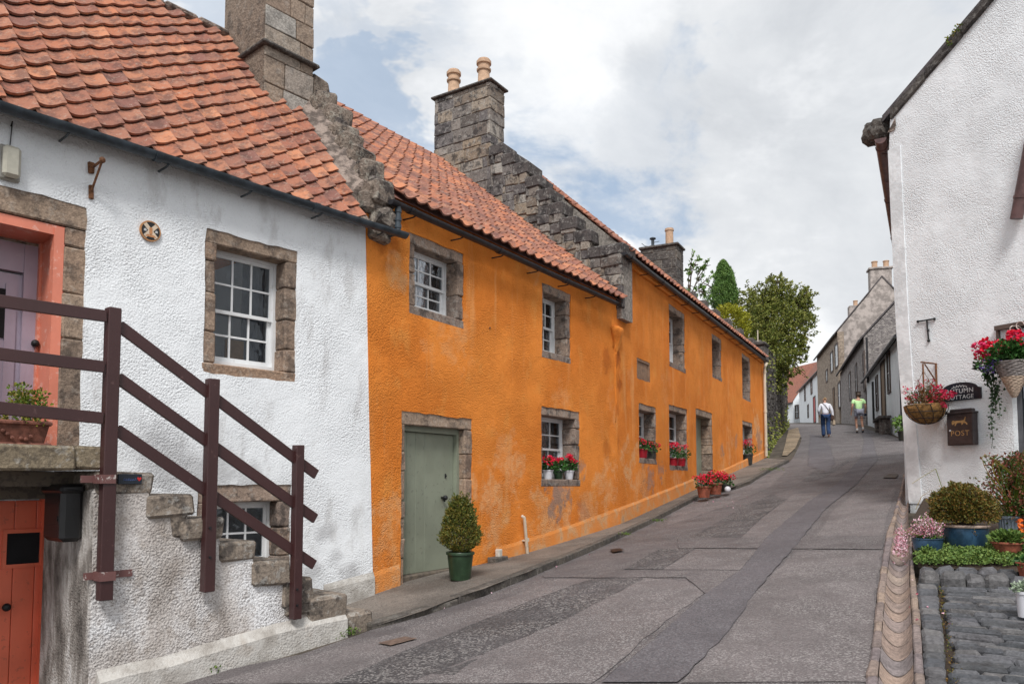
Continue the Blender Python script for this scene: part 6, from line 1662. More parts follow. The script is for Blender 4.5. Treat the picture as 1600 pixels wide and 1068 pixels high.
tag(mb.build('hand_bag', M['bag_beige']), 'beige bag held in the right hand of the person in jeans', 'bag')
JM = dict(pelvis=(0, 0, .92), waist=(0, .01, 1.06), chest=(0, .03, 1.27), neckb=(0, .05, 1.42), neck=(0, .06, 1.47), headc=(0, .08, 1.57), headt=(0, .08, 1.64),
          hipL=(-.10, 0, .88), kneeL=(-.09, .12, .50), ankleL=(-.08, .02, .09), toeL=(-.08, .15, .03), hipR=(.10, 0, .88), kneeR=(.10, .0, .49), ankleR=(.10, -.14, .13), toeR=(.10, -.06, .02),
          shoL=(-.19, .03, 1.36), elbL=(-.26, -.03, 1.10), wriL=(-.27, .08, .86), shoR=(.19, .03, 1.36), elbR=(.27, .0, 1.10), wriR=(.27, .10, .86))
clM = [dict(name='tee_shirt', mat=M['tee_green'], n=[((0, 0, .90), (.16, .12)), ('waist', (.16, .12)), ('chest', (.17, .12)), ('neckb', .066), ('shoL', .078), ((-.245, -.01, 1.18), .07), ('shoR', .078), ((.25, .01, 1.18), .07)], e=[(0, 1), (1, 2), (2, 3), (2, 4), (4, 5), (2, 6), (6, 7)]),
       dict(name='shorts', mat=M['shorts'], n=[((0, 0, .89), (.155, .12)), ('hipL', .112), ((-.09, .06, .66), .098), ('hipR', .112), ((.10, .0, .66), .098)], e=[(0, 1), (1, 2), (0, 3), (3, 4)]),
       dict(name='hair', mat=M['hair_dark'], n=[((0, .06, 1.60), .093), ((0, .06, 1.66), .075), ((0, .03, 1.54), .06)], e=[(0, 1), (0, 2)]),
       dict(name='sock', mat=M['sock'], n=[((-.08, .03, .20), .047), ((-.08, .02, .08), .045)], e=[(0, 1)]), dict(name='sock', mat=M['sock'], n=[((.10, -.13, .24), .047), ((.10, -.14, .12), .045)], e=[(0, 1)]),
       dict(name='shoe', mat=M['shoe'], n=[((-.08, .0, .04), .048), ((-.08, .14, .035), .042)], e=[(0, 1)]), dict(name='shoe', mat=M['shoe'], n=[((.10, -.17, .07), .048), ((.10, -.06, .03), .042)], e=[(0, 1)])]
qm = gpx(1343, 676); pm, plm = person(qm, RAD(-8), 65 * qm.y / 1200, 'person walking uphill in a pale green tee shirt, grey shorts and white socks', dict(J=JM, clothes=clM))
mb = MB(); 
for a in (-1, 1):
    mb.block(lambda x, y, z: inpl(plm, (x, y, z)), a * .10 - .11, a * .10 + .11, -.118, -.108, .60, .63, .003)
mb.block(lambda x, y, z: inpl(plm, (x, y, z)), .235, .33, .06, .16, .70, .80, .02); tag(mb.build('camera_bag', M['navy']), 'small dark case in the right hand of the person in the pale green tee shirt', 'bag')
# ================================================================== cottage on the right
CR = (5.96, 11.5); FR = Fac(CR, 153.43); FQ = Fac(CR, 28.6, True)
rc = thing('roughcast_cottage', FR(1.5, 0, -.3), 'white roughcast cottage with a stone edged gable on the right of the lane', 'cottage')
def rp(x, y, o_=0.0): return FR.px(x, y, o_)
bl = rp(1422, 786); ml = rp(1401, 500); tl = rp(1389, 235); t2 = rp(1391, 185); r1 = rp(1545, 6)
k_ = (r1[1] - t2[1]) / (r1[0] - t2[0]); apex_s = 2.6; apx = (apex_s, t2[1] + k_ * (apex_s - t2[0])); rgt = (5.2, apx[1] - k_ * 2.6)
wx, wt_ = rp(1577, 507); wbz = rp(1577, 733)[1]; win_o = [wx, wx + 1.1, wbz, wt_]
outl = [(bl[0] + .0, -1.2), bl, ml, tl, t2, apx, rgt, (5.2, -1.5)]
M['harl_right'] = mat('harl_right', lambda n, p: m_white(n, p, [(FR(bl[0] + .2, 0, .35), .3, .25)], .10, .55, (.85, .875, .90)))
mb = MB(); panel(mb, FR, outl, [[(win_o[0], win_o[2]), (win_o[1], win_o[2]), (win_o[1], win_o[3]), (win_o[0], win_o[3])]], 0, .22, back=False)
ev = t2[1] - .12
FQ2 = Fac(FR(tl[0] + .02, 0, 0)[:2], 28.6, True); mb.box(FQ2, .15, 9.0, -.3, -.06, -1, ev); mb.box(FQ2, 8.7, 9.0, -6, -.06, -1, ev)
mb.build('wall', M['harl_right'], rc)
# smooth painted quoin strip
mb = MB(); w_ = .20
for i in range(9):
    z0 = bl[1] + (tl[1] - bl[1]) * i / 9; z1 = bl[1] + (tl[1] - bl[1]) * (i + 1) / 9
    sx = lambda z: float(np.interp(z, [bl[1], ml[1], tl[1], 9], [bl[0], ml[0], tl[0], tl[0]]))
    ww = w_
    mb.hexa([FR(sx(z0) - .012, -.2, z0), FR(sx(z0) + ww, -.2, z0), FR(sx(z0) + ww, .012, z0), FR(sx(z0) - .012, .012, z0), FR(sx(z1) - .012, -.2, z1), FR(sx(z1) + ww, -.2, z1), FR(sx(z1) + ww, .012, z1), FR(sx(z1) - .012, .012, z1)])
mb.build('quoin', mat('quoin_white', flat((.76, .78, .80), .85, .10, 5, .006)), rc)
# roof: runs back along the lane
mb = MB(); R0 = Vector((FQ.u.x, FQ.u.y, 0)) * 9
a = FR(t2[0] - .12, 0.03, t2[1] - .10 * k_ + .05); b = FR(apx[0], 0.03, apx[1] + .05); c = FR(rgt[0], .03, rgt[1] + .05); up = Vector((0, 0, .10))
for p_, q_ in ((a, b), (b, c)): mb.hexa([p_, q_, q_ + R0, p_ + R0, p_ + up, q_ + up, q_ + R0 + up, p_ + R0 + up])
mb.build('roof', M['roof_slate'], rc)
mb = MB(); rn = random.Random(15); s = t2[0] + .02
while s < apex_s:
    l = rn.uniform(.35, .6); e = min(s + l, apex_s)
    def G(a_, b_, c_): return FR(a_, b_, t2[1] + k_ * (a_ - t2[0]) + c_)
    mb.block(G, s + .003, e - .003, -.25, .055 + rn.uniform(-.01, .012), -.035 - rn.uniform(0, .015), .10 + rn.uniform(-.01, .02), .018, .008); s = e
mb.build('skew', M['stone_rubble'], rc)
rnd = random.Random(3); mb = MB()
for x, y in ((1490, 62), (1503, 46)):
    q = rp(x, y); P, N = ball_pts(rnd, FR(q[0], .04, q[1]), .07, 60); mb.leaves(P, N, .04, .7, rnd=rnd)
mb.build('moss', M['leaf_box'], rc, recalc=False)
# skew putt at the eaves and bare patch
p0 = rp(1362, 205); mb = MB(); lump(mb, FR, p0[0] + .02, -.14, p0[1] + .0, .38, .42, .34, 3); mb.build('skew_putt', M['stone_rubble'], rc)
mb = MB(); v = [rp(*q) for q in ((1388, 207), (1394, 196), (1400, 184), (1401, 196), (1399, 204), (1386, 208))]
mb.add([FR(a_, .016, b_) for a_, b_ in v], [tuple(range(6))]); mb.build('bare_patch', M['cement'], rc, recalc=False)
gz = FQ.px(1362, 220, .2)[1]
q0 = rp(1367, 214)
gz = rp(1372, 222)[1]; gutter(FQ2, -.02, 8.6, gz, .13, .085, rc, 'gutter_brown', 1.3)
# window on the right edge
mb = MB(); s0, s1, z0, z1 = win_o; f = .05
for q in ((s0, s0 + f, z0, z1), (s1 - f, s1, z0, z1), (s0 + f, s1 - f, z1 - f, z1), (s0 + f, s1 - f, z0, z0 + .06)): mb.box(FR, q[0], q[1], -.17, -.10, q[2], q[3])
zm = rp(1585, 600)[1]; mb.box(FR, s0 + f, s1 - f, -.15, -.10, zm - .02, zm + .03)
wn_ = mb.build('window', mat('frame_grey', flat((.10, .10, .11), .5, .15, 10)), rc)
mb = MB(); mb.box(FR, s0 + f, s1 - f, -.14, -.135, z0 + .06, z1 - f); mb.build('pane', M['glass'], wn_)
mb = MB(); mb.box(FR, s0 - .3, s1 + .3, -.9, -.88, z0 - .3, z1 + .3); mb.build('room', M['dark_room'], wn_)
mb = MB(); mb.box(FR, s0 + .02, s1, -.24, -.22, z0, z0 + .95); mb.build('blind', mat('blind_sage', flat((.20, .22, .18), .8, .1, 4)), wn_)
mb = MB(); mb.box(FR, s0 - .02, s1 + .05, -.22, .03, z0 - .06, z0); mb.build('sill', M['pot_white'], wn_)
mb = MB(); v0 = rp(1558, 510); v1_ = rp(1600, 500); mb.box(FR, v0[0], v0[0] + 1.4, 0, .07, v0[1] - .06, v0[1]); mb.box(FR, v0[0] + .01, v0[0] + .04, 0, .05, v0[1] - .25, v0[1] - .06); mb.build('window_head', M['frame_dark'], wn_)
# brown pipe end at the frame's right edge
q0 = rp(1588, 342, .12); q1 = rp(1603, 262, .12); dq = (q1[0] - q0[0], q1[1] - q0[1])
mb = MB(); mb.tube([FR(q0[0], .12, q0[1]), FR(q0[0] + dq[0] * .5, .12, q0[1] + dq[1] * .5), FR(q0[0] + dq[0] * 2, .12, q0[1] + dq[1] * 2)], .075, 14); mb.tube([FR(q0[0] + dq[0] * .4, .12, q0[1] + dq[1] * .4), FR(q0[0] + dq[0] * .46, .12, q0[1] + dq[1] * .46)], .083, 14)
smooth_by_angle(mb.build('gutter_end', M['gutter_brown'], rc))
# T shaped tie iron
a0 = rp(1434, 502, .02); a1 = rp(1460, 498, .02); b0 = rp(1448, 500, .02); b1 = rp(1451, 532, .02)
mb = MB(); mb.tube([FR(a0[0], .02, a0[1]), FR(a1[0], .02, a1[1])], .012, 6); mb.tube([FR(b0[0], .02, b0[1]), FR(b1[0], .02, b1[1])], .011, 6); mb.sphere(FR(b1[0], .02, b1[1]), .022, 8, 6); mb.sphere(FR(b1[0], .025, (b0[1] + b1[1]) / 2), .02, 8, 6)
for q in (a0, a1): mb.sphere(FR(q[0], .02, q[1]), .02, 8, 6)
tag(mb.build('tie_iron', M['iron']), 'black iron T on the roughcast wall above the round hanging basket', 'iron tie')

def text_on(F, s, z, off, txt, size, material, parent, name='lettering', sp=1.0, ext=.0015):
    cu = bpy.data.curves.new('txt', 'FONT'); cu.body = txt; cu.size = size; cu.align_x = 'CENTER'; cu.align_y = 'CENTER'; cu.extrude = ext; cu.space_character = sp
    o = bpy.data.objects.new('txt', cu); COL.objects.link(o); bpy.context.view_layer.update(); me = bpy.data.meshes.new_from_object(o.evaluated_get(bpy.context.evaluated_depsgraph_get())); bpy.data.objects.remove(o)
    R = Matrix(((F.u.x, 0, F.n.x, 0), (F.u.y, 0, F.n.y, 0), (0, 1, 0, 0), (0, 0, 0, 1))); T = Matrix.Translation(F(s, off, z))
    me.transform(Matrix.Translation(-Vector(ORG[parent.name])) @ T @ R); me.materials.clear(); me.materials.append(material); me.name = name
    o = bpy.data.objects.new(name, me); COL.objects.link(o); o.parent = parent; ORG[o.name] = ORG[parent.name]; return o
# house sign
s0, zb = rp(1468, 627, .03); s1, _ = rp(1533, 622, .03); zb = (rp(1530, 621, .03)[1] + rp(1490, 627, .03)[1]) / 2; zs = rp(1532, 604, .03)[1]; zp = rp(1500, 597, .03)[1]; sm = (s0 + s1) / 2
sh = [(s0, zb), (s1, zb), (s1, zs), (s1 - .03, zs + .008)] + [(sm + (s1 - sm - .05) * cos(a_), zs + .008 + (zp - zs - .008) * sin(a_)) for a_ in np.linspace(0, pi, 14)] + [(s0 + .03, zs + .008), (s0, zs)]
def plate(mb, F, pts, y0, y1, mi=0):
    n_ = len(pts); v = [F(a_, y0, b_) for a_, b_ in pts] + [F(a_, y1, b_) for a_, b_ in pts]; mb.add(v, [tuple(range(n_)), tuple(range(2 * n_ - 1, n_ - 1, -1))] + [(i, (i + 1) % n_, n_ + (i + 1) % n_, n_ + i) for i in range(n_)], mi)
mb = MB(); plate(mb, FR, sh, .01, .03); sg = mb.build('house_sign', M['slate_plaque']); tag(sg, 'black arched slate name sign above the post box', 'sign')
hh = zs - zb; W_ = s1 - s0
text_on(FR, sm, zb + hh * .82, .031, 'AUTUMN', W_ * .150, M['lettering'], sg, sp=1.08); text_on(FR, sm, zb + hh * .27, .031, 'COTTAGE', W_ * .140, M['lettering'], sg, sp=1.05)
mb = MB(); rn = random.Random(5)
for k in range(11):
    f_ = (k - 5) / 5; c0_ = (sm + f_ * W_ * .17, zs + hh * (.27 - .10 * f_ * f_) + (.03 * hh if k % 2 else -.03 * hh)); th_ = -f_ * 1.2 + (.9 if k % 2 else -.9)
    mb.add([FR(c0_[0] + cos(th_) * a_ * W_ * .032 - sin(th_) * b_ * W_ * .009, .0318 + k * .00003, c0_[1] + sin(th_) * a_ * W_ * .032 + cos(th_) * b_ * W_ * .009) for a_, b_ in ((-1, 0), (-.4, -1), (.5, -.8), (1, 0), (.5, .8), (-.4, 1))], [tuple(range(6))])
mb.build('carving', M['lettering'], sg, recalc=False)
# post box
s0, z1 = rp(1480, 646, .1); s1, z0 = rp(1523, 693, .1); z0 -= .01
mb = MB(); mb.block(FR, s0, s1, .01, .12, z0, z1 - .015, .008, 0)
pb = mb.build('post_box', M['post_box']); tag(pb, 'brown black metal post box lettered POST under the slate sign', 'post box')
mb = MB(); mb.block(FR, s0 - .012, s1 + .012, .005, .14, z1 - .015, z1 + .012, .006, 0); mb.block(FR, s0 + .03, s1 - .03, .008, .10, z1 + .012, z1 + .055, .01, 0); mb.build('lid', M['post_box'], pb)
mb = MB(); f = .022
for q in ((s0 + .012, s0 + f, z0 + .015, z1 - .05), (s1 - f, s1 - .012, z0 + .015, z1 - .05), (s0 + f, s1 - f, z1 - .06, z1 - .05), (s0 + f, s1 - f, z0 + .015, z0 + .025)): mb.box(FR, q[0], q[1], .12, .128, q[2], q[3])
mb.build('door', M['post_box'], pb)
sm = (s0 + s1) / 2; W_ = s1 - s0; H_ = z1 - z0
text_on(FR, sm, z0 + H_ * .36, .1225, 'POST', W_ * .27, M['gold'], pb, sp=1.15)
an = [(-1, .15), (-.92, .42), (-.75, .46), (-.6, .34), (-.3, .40), (.2, .38), (.5, .44), (.62, .62), (.72, .95), (.8, .95), (.74, .55), (.70, .22), (.95, -.05), (1.0, -.3), (.82, -.32), (.80, -.12), (.52, .02), (.40, -.22), (.22, -.34), (.2, -.22), (.3, -.08), (.1, .05), (-.3, .02), (-.42, -.18), (-.5, -.42), (-.66, -.42), (-.58, -.12), (-.66, -.02), (-.8, -.22), (-.95, -.22), (-.98, -.05)]
mb = MB(); v = [(sm + a_ * W_ * .30, z0 + H_ * .68 + b_ * H_ * .19) for a_, b_ in an]
tri = tessellate_polygon([[Vector((a_, b_, 0)) for a_, b_ in v]]); mb.add([FR(a_, .1228, b_) for a_, b_ in v], tri); mb.build('emblem', M['gold'], pb, recalc=False)
mb = MB(); mb.tube([FR(s0 + .05, .12, z0 + H_ * .46), FR(s0 + .05, .13, z0 + H_ * .46)], .013, 10); mb.build('lock', M['pot_white'], pb)

# hanging baskets
def hb_thing(x, y, off, label): s_, z_ = rp(x, y, off); c = FR(s_, off, z_); return thing('hanging_basket', c, label, 'hanging basket', 'baskets on the roughcast cottage'), c
hb, c = hb_thing(1447, 634, .30, 'round coir lined hanging basket of small crimson flowers left of the post box'); R_ = .27
mb = MB(); mb.lathe([(.02, -R_ * 1.02), (R_ * .45, -R_ * .95), (R_ * .8, -R_ * .62), (R_ * .98, -R_ * .25), (R_ * 1.02, 0), (R_ * .92, .02), (R_ * .8, -.03)], c, 26, 0, .12); mb.v = [(x, y, z) if z > c.z - .01 else (x, y, c.z + (z - c.z) * .92) for x, y, z in mb.v]
mb.build('liner', M['coir'], hb, smooth=True)
mb = MB(); n = 24
for rr, zz in ((1.05, 0), (.95, -.35), (.72, -.68)): mb.tube([c + Vector((cos(2 * pi * k / n) * R_ * rr, sin(2 * pi * k / n) * R_ * rr, R_ * zz)) for k in range(n + 1)], .005, 5)
for k in range(10):
    a_ = 2 * pi * k / 10; mb.tube([c + Vector((cos(a_ + .5 * f_) * R_ * 1.045 * cos(f_ * 1.5), sin(a_ + .5 * f_) * R_ * 1.045 * cos(f_ * 1.5), -R_ * .97 * sin(f_ * 1.5))) for f_ in np.linspace(0, 1, 7)], .005, 5)
wf = mb.build('wire_frame', M['iron'], hb)
hp = rp(1442, 568, .30); top_ = FR(rp(1442, 568, .3)[0], .30, hp[1])
mb = MB()
for a_ in (0, 2.1, 4.2): mb.tube([c + Vector((cos(a_) * R_, sin(a_) * R_, 0)), top_ - Vector((0, 0, .10))], .004, 4)
mb.tube([top_ - Vector((0, 0, .42)), top_], .012, 6); mb.tube([FR(hp[0], .0, hp[1] + .02), FR(hp[0], .34, hp[1] + .02)], .012, 6); mb.tube([FR(hp[0], .01, hp[1] + .02), FR(hp[0], .01, hp[1] - .3)], .014, 6); mb.tube([FR(hp[0], .01, hp[1] - .25), FR(hp[0], .26, hp[1])], .010, 6)
mb.build('bracket', M['rust'], hb)
rnd = random.Random(31); mb = MB(); ms = MB(); mf = MB()
Pl, Nl = ball_pts(rnd, c + Vector((0, 0, .10)), R_ * .95, 650, (1, 1, .55), .9); mb.leaves(Pl, Nl, .035, .5, rnd=rnd)
for k in range(70):
    a_ = rnd.uniform(0, 2 * pi); q_ = rnd.uniform(.1, 1.15) * R_; e = c + Vector((cos(a_) * q_, sin(a_) * q_, 0)) + FR.u * (.12 if k % 2 else -.02) + Vector((0, 0, rnd.uniform(.05, .42 - q_ * .5)))
    ms.tube([c + Vector((cos(a_) * q_ * .4, sin(a_) * q_ * .4, 0)), e], .0025, 4)
    for j in range(5): P2, N2 = ball_pts(rnd, c.lerp(e, rnd.uniform(.5, 1)), .03, 4); mb.leaves(P2, N2, .028, .4, rnd=rnd)
    if k % 2 == 0: flower_head(mf, rnd, e, .018 + .014 * rnd.random(), 10, .028)
for k in range(26):
    e = c + FR.u * rnd.uniform(.12, .42) + FR.n * rnd.uniform(-.1, .15) + Vector((0, 0, rnd.uniform(-.03, .26))); ms.tube([c + Vector((0, 0, .05)), e], .0025, 4); flower_head(mf, rnd, e, rnd.uniform(.018, .034), 14, .03)
mb.build('foliage', M['leaf_redbush'], hb, recalc=False); ms.build('stems', M['leaf_brown'], hb); mf.build('blossom', M['petal_crimson'], hb, recalc=False)
# cone basket
hc, c = hb_thing(1583, 566, .34, 'cone shaped wicker basket of bright geraniums with trailing ivy, below the window head'); R_ = .20; Hc = (rp(1583, 622, .34)[1] - c.z)
mb = MB(); ml_ = MB(); turns = 26
for k in range(turns):
    f0 = k / turns; r_ = R_ * (1 - f0) ** .85 + .008; z = Hc * f0; n = 20
    (mb if f0 < .42 else ml_).tube([c + Vector((cos(2 * pi * j / n + k) * (r_ + .004 * (-1) ** j), sin(2 * pi * j / n + k) * (r_ + .004 * (-1) ** j), z)) for j in range(n + 1)], abs(Hc) / turns * .56, 5)
hk = mb.build('basket', M['wicker_grey'], hc, smooth=True); ml_.build('basket_tip', M['wicker_light'], hk, smooth=True)
mb = MB(); hz = rp(1578, 512, .3); tp_ = FR(hz[0], .3, hz[1])
mb.tube([FR(hz[0], .0, hz[1]), FR(hz[0], .12, hz[1] + .04), FR(hz[0], .25, hz[1] + .03), tp_, tp_ - Vector((0, 0, .06))], .007, 6)
for j in range(9): mb.sphere(tp_ - Vector((0, 0, .06 + .035 * j)) + (c - tp_) * .02 * j, .012, 6, 4)
for a_ in (0, 2.1, 4.2): mb.tube([tp_ - Vector((0, 0, .32)), c + Vector((cos(a_) * R_, sin(a_) * R_, 0))], .004, 4)
hz2 = rp(1594, 508, .2); mb.tube([FR(hz2[0] + .05 * cos(a_), .2, hz2[1] + .05 * sin(a_)) for a_ in np.linspace(0, 4.4, 10)], .007, 6)
mb.build('hook', mat('hook_white', flat((.5, .42, .38), .6, .2, 20)), hc)
rnd = random.Random(33); mb = MB(); mf = MB(); mv = MB(); ms = MB(); mi_ = MB(); mp = MB()
P, N = ball_pts(rnd, c + Vector((0, 0, .12)), .27, 750, (1, 1, .62), .9); mb.leaves(P, N, .06, .95, rnd=rnd)
P, N = ball_pts(rnd, c + Vector((0, 0, .02)) - FR.u * .22 + FR.n * .05, .20, 330, (1, 1, .8), .9); mb.leaves(P, N, .045, .7, rnd=rnd)
heads = [(1533, 543, 14), (1546, 548, 16), (1541, 560, 15), (1557, 553, 15), (1565, 539, 14), (1549, 538, 13), (1572, 546, 11), (1531, 554, 11), (1588, 524, 16), (1580, 526, 12), (1599, 530, 14), (1538, 535, 10)]
for i, (x, y, r_) in enumerate(heads):
    s_, z_ = rp(x, y, .36); e = FR(s_, .36 + rnd.uniform(-.08, .08), z_); flower_head(mf if i % 3 else mp, rnd, e, r_ * .0048, 90, .042); ms.tube([c + Vector((0, 0, .05)), e], .004, 4)
for k in range(34):
    s_, z_ = rp(rnd.uniform(1536, 1567), rnd.uniform(562, 582), .4); flower_head(mv, rnd, FR(s_, .40 + rnd.uniform(-.05, .08), z_), .016, 9, .032)
for st_, ln, nn in ((1551, 700, 120), (1558, 640, 60), (1545, 612, 70), (1562, 655, 40), (1527, 572, 60), (1540, 600, 60)):
    s_, z_ = rp(st_, 570, .36); s2_, z2_ = rp(st_ + rnd.uniform(-4, 4), ln, .36); pts = [FR(s_ + (s2_ - s_) * f_ + .015 * sin(f_ * 9), .36, z_ + (z2_ - z_) * f_) for f_ in np.linspace(0, 1, 12)]; ms.tube(pts, .003, 4)
    P = []; N = []
    for _ in range(nn): q_ = pts[rnd.randrange(12)].lerp(pts[rnd.randrange(12)], .5); P.append(q_ + rv(rnd) * .03 + FR.u * rnd.gauss(0, .018)); N.append(rv(rnd) + Vector((0, 0, -.5)))
    mi_.leaves(P, N, .042, .85, rnd=rnd)
mb.build('foliage', M['leaf_ger'], hc, recalc=False); mf.build('blossom', M['petal_red'], hc, recalc=False); mp.build('blossom', M['petal_pink'], hc, recalc=False); mv.build('lobelia', M['petal_violet'], hc, recalc=False); ms.build('stems', M['leaf_ivy'], hc); mi_.build('ivy', M['leaf_ivy'], hc, recalc=False)

# ================================================================== pots on the ground at the right
BZ = STEP - .03
def gpot(x, y, wpx, hpx, mname, label, name='potted_plant', lip=None, rb=.72, dz=BZ, cat='potted plant', group='pots along the cottage bed', soil=True, round_=False):
    q = gpx(x, y, dz); k = q.y / 1200; t = thing(name, q, label, cat, group); h = hpx * k; r = wpx * k / 2 / 1.07
    if round_:
        mb = MB(); mb.lathe([(r * rb * .9, 0), (r * rb, .005), (r * .93, h * .38), (r * 1.0, h * .7), (r * 1.02, h * .93), (r * 1.07, h * .95), (r * 1.07, h), (r * .9, h), (r * .86, h * .8)], q, 32); p_ = smooth_by_angle(mb.build('pot', M[mname], t), 35)
        if lip: mb = MB(); mb.lathe([(r * 1.075, h - .02), (r * 1.095, h - .01), (r * 1.07, h + .005), (r * .92, h + .004)], q, 32); smooth_by_angle(mb.build('rim', M[lip], p_))
        mb = MB(); mb.lathe([(r * .9, h * .88), (.01, h * .9)], q, 24); mb.build('soil', M['soil'], p_)
    else: p_ = pot_mesh(t, q, h, r, r * rb, mname, lip=lip, n=28)
    return t, q, k, h, r
t, q, k, h, r = gpot(1508, 861, 70, 41, 'glaze_blue', 'large blue glazed pot with a wide tan rim holding a bronze green shrub', lip='rim_tan', round_=True)
rnd = random.Random(41); mb = MB(); ms = MB(); c = q + Vector((0, 0, h + 34 * k)); P = []; N = []
for _ in range(15000):
    d = rv(rnd); d.z = d.z if d.z > -.25 else -d.z
    d.normalize(); R = (1 + .25 * mnoise.noise(d * 2.6) + .14 * mnoise.noise(d * 7)) * (1 - .55 * rnd.random() ** 1.7)
    P.append(q + Vector((d.x * 46 * k * R, d.y * 40 * k * R, h + 16 * k + d.z * 44 * k * R))); N.append(d + rv(rnd) * .8)
for _ in range(160):
    d = rv(rnd); d.z = abs(d.z) * .9 + .05 if rnd.random() < .85 else d.z * .3; d.normalize(); R = (52 if abs(d.z) < .5 else 46) * k * rnd.uniform(.55, 1.05); e = q + Vector((0, 0, h + 8 * k)) + Vector((d.x * R, d.y * R, d.z * R * 1.2 + 6 * k)); ms.tube([q + Vector((d.x * r * .3, d.y * r * .3, h)), q.lerp(e, .6) + Vector((0, 0, h * .5)), e], .0028, 4)
    for j in range(12): f_ = .6 + .4 * rnd.random(); b_ = (q + Vector((0, 0, h))).lerp(e, f_); P.append(b_ + rv(rnd) * .028); N.append((e - q).normalized() + rv(rnd))
mb.leaves(P, N, .024, .7, rnd=rnd); mb.build('foliage', M['leaf_brown'], t, recalc=False); ms.build('stems', M['bark'], t)
t, q, k, h, r = gpot(1450, 868, 45, 28, 'glaze_blue', 'small blue glazed pot of pink heather spilling towards the drain', round_=True)
rnd = random.Random(42); mb = MB(); mg = MB()
P, N = ball_pts(rnd, q + Vector((0, 0, h + .02)), r * .95, 420, (1, 1, .45), .9); mg.leaves(P, N, .03, .35, rnd=rnd)
for _ in range(240):
    a_ = rnd.uniform(0, 2 * pi); rr = rnd.random() ** .6 * 24 * k; hh_ = (42 - 20 * rr / (24 * k)) * k * rnd.uniform(.4, 1.0); lean = -.9 * r if rnd.random() < .35 else 0
    b_ = q + Vector((cos(a_) * rr * .4, sin(a_) * rr * .4, h)); e = q + Vector((cos(a_) * rr + lean * rnd.random() * 1.4, sin(a_) * rr, h + hh_ * (.5 if lean else 1))); mg.tube([b_, e], .002, 4)
    for j in range(9): f_ = .55 + .45 * rnd.random(); mb.leaves([b_.lerp(e, f_) + rv(rnd) * .012], [rv(rnd)], .022, .6, rnd=rnd)
mg.build('foliage', M['leaf_light'], t, recalc=False); mb.build('blossom', M['petal_heather'], t, recalc=False)
t, q, k, h, r = gpot(1575, 873, 46, 27, 'terracotta', 'terracotta pot of green leaves and orange flowers on the ground cover', rb=.62)
rnd = random.Random(43); mb = MB(); mf = MB(); P, N = ball_pts(rnd, q + Vector((0, 0, h + 5 * k)), 22 * k, 420, (1, 1, .45), .9); mb.leaves(P, N, .05, .7, rnd=rnd)
for (dx, dz_) in ((20, 22), (22, 30), (17, 12), (26, 18)): flower_head(mf, rnd, q + FR.u * 0 + Vector((dx * k, -.03, h + dz_ * k)), .03, 26, .03)
mb.build('foliage', M['leaf_clover'], t, recalc=False); mf.build('blossom', M['petal_orange'], t, recalc=False)
t, q, k, h, r = gpot(1583, 842, 40, 36, 'pot_ribbed', 'grey ribbed metal tub under the tall red green bush', rb=.85)
mb = MB()
for j in range(26): a_ = 2 * pi * j / 26; mb.tube([q + Vector((cos(a_) * r * .87, sin(a_) * r * .87, .01)), q + Vector((cos(a_) * r, sin(a_) * r, h * .86))], .006, 4)
mb.build('ribs', M['pot_ribbed'], t)
rnd = random.Random(44); mb = MB(); ms = MB(); P = []; N = []
mr = MB(); P3 = []; N3 = []
for _ in range(300):
    hz_ = rnd.uniform(-.02, .60); e = q + Vector((rnd.gauss(.10, .17 * (1.15 - hz_)), rnd.gauss(0, .18), h + hz_)); ms.tube([q + Vector((0, 0, h * .9)), q.lerp(e, .5) + Vector((0, 0, .12)), e], .003, 4)
    for j in range(16): P.append(e + rv(rnd) * .06); N.append(rv(rnd) + Vector((0, 0, .6)))
    if rnd.random() < .5:
        for j in range(6): P3.append(e + rv(rnd) * .03 + Vector((0, 0, .03))); N3.append(rv(rnd) + Vector((0, 0, .6)))
mb.leaves(P, N, .036, .6, rnd=rnd); mb.build('foliage', M['leaf_redbush'], t, recalc=False); mr.leaves(P3, N3, .026, .8, rnd=rnd); mr.build('blossom', mat('petal_rust', leafm([(.20, .045, .04), (.34, .10, .07)])), t, recalc=False)
for j in range(5):   # arching dry stems
    pts = [q + Vector((.05 * j - .35 * sin(f_ * 2.4) * (1 - .15 * j), -.1, h + .62 * sin(f_ * 1.9) - .08 * j)) for f_ in np.linspace(0, 1.5, 10)]; ms.tube(pts, .004, 4)
ms.build('stems', M['leaf_box'], t)
t, q, k, h, r = gpot(1607, 900, 34, 22, 'terracotta', 'terracotta pot cut by the right edge, in front of the step')
rnd = random.Random(45); mb = MB(); P, N = ball_pts(rnd, q + Vector((0, 0, h)), 14 * k, 120, (1, 1, .5), .9); mb.leaves(P, N, .04, .7, rnd=rnd); mb.build('foliage', M['leaf_ger'], t, recalc=False)
t, q, k, h, r = gpot(1604, 964, 28, 40, 'pot_white', 'white metal bucket of pale variegated leaves on the setts', dz=.035, rb=.85)
rnd = random.Random(46); mb = MB(); P, N = ball_pts(rnd, q + Vector((0, 0, h + .02)), 17 * k, 260, (1, 1, .55), .9); mb.leaves(P, N, .026, .7, rnd=rnd); mb.build('foliage', M['leaf_white'], t, recalc=False)
# long thin grass stems beside the wall
mb = MB(); rnd = random.Random(47); q = gpx(1478, 838, BZ); e1 = at(1462, 732, q.y); e2 = at(1425, 755, q.y); mb.tube([q, at(1475, 770, q.y), e1], .004, 4); mb.tube([e1, at(1445, 742, q.y), e2], .0025, 4); mb.tube([q, at(1455, 765, q.y), at(1440, 775, q.y), at(1431, 795, q.y)], .003, 4)
tag(mb.build('grass_stem', M['leaf_box']), 'long bent grass stems crossing the white wall behind the blue pots', 'grass')
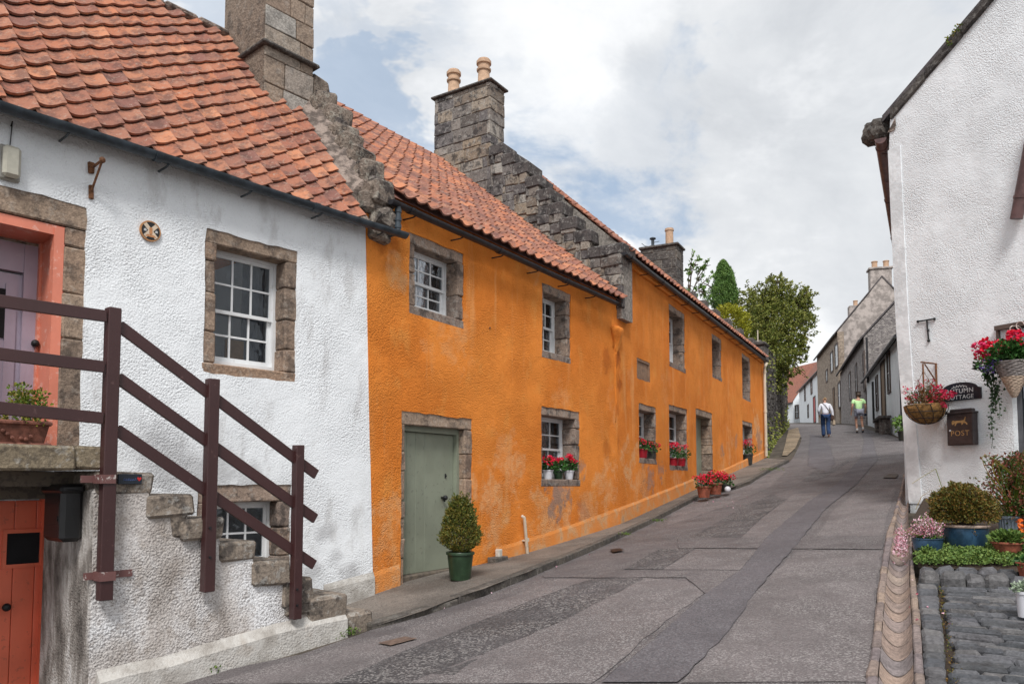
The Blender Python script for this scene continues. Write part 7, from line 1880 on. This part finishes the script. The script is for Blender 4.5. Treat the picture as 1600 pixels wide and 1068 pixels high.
# ground cover
mb = MB(); rnd = random.Random(48); P = []; N = []
cA_ = tppx(1437, 874, BZ); 
for _ in range(20000):
    x = rnd.uniform(1434, 1625); y = rnd.gauss(870, 9)
    if y > 889 - (abs(math.sin(x * .09)) * 4) or y < 845: continue
    q = gpx(x, y, BZ) if _ < 1 else None
    t_, p_ = None, None
    P.append((x, y)); 
PP = []
gridx = np.linspace(1430, 1630, 26); gridy = np.linspace(840, 890, 11); G_ = [[gpx(a_, b_, BZ) for b_ in gridy] for a_ in gridx]
for (x, y) in P:
    fx = (x - 1430) / 8.0; fy = (y - 840) / 5.0; i, j = int(fx), int(fy); fx -= i; fy -= j
    q = G_[i][j].lerp(G_[i + 1][j], fx).lerp(G_[i][j + 1].lerp(G_[i + 1][j + 1], fx), fy); hgt = .02 + .06 * rnd.random() * (0.6 + .8 * abs(mnoise.noise(Vector((x * .05, y * .08, 0)))) * 2)
    PP.append(q + Vector((rnd.gauss(0, .015), rnd.gauss(0, .015), hgt))); N.append(Vector((rnd.gauss(0, 1), rnd.gauss(0, 1), .45)))
mb.leaves(PP, N, .024, .95, rnd=rnd, fold=.12); tag(mb.build('ground_cover', M['leaf_clover'], recalc=False), 'bright green clover like ground cover along the raised row of setts', 'ground cover', None, 'stuff')
# leaf litter in the channel by the small blue pot
mb = MB(); P = []; N = []
for _ in range(420):
    q = gpx(rnd.gauss(1408, 8), rnd.gauss(850, 12), -.03); P.append(q + Vector((0, 0, rnd.random() * .03))); N.append(rv(rnd) + Vector((0, 0, .4)))
mb.leaves(P, N, .03, .7, rnd=rnd); tag(mb.build('leaf_litter', M['petal_heather'], recalc=False), 'fallen heather petals and leaves in the clay drain channel', 'litter', None, 'stuff')
mb = MB(); P = []; N = []; rnd = random.Random(52)
for (x, y, sx_, sy_, n_) in ((1120, 785, 25, 6, 26), (700, 935, 60, 12, 10), (1450, 960, 40, 30, 9), (880, 870, 40, 10, 10)):
    for _ in range(n_): q = gpx(rnd.gauss(x, sx_), rnd.gauss(y, sy_), .03); P.append(q); N.append(Vector((rnd.gauss(0, 1), rnd.gauss(0, 1), .15)))
mb.leaves(P, N, .03, .8, rnd=rnd); tag(mb.build('fallen_petals', M['petal_heather'], recalc=False), 'scattered fallen petals on the road and pavement', 'petals', None, 'stuff')
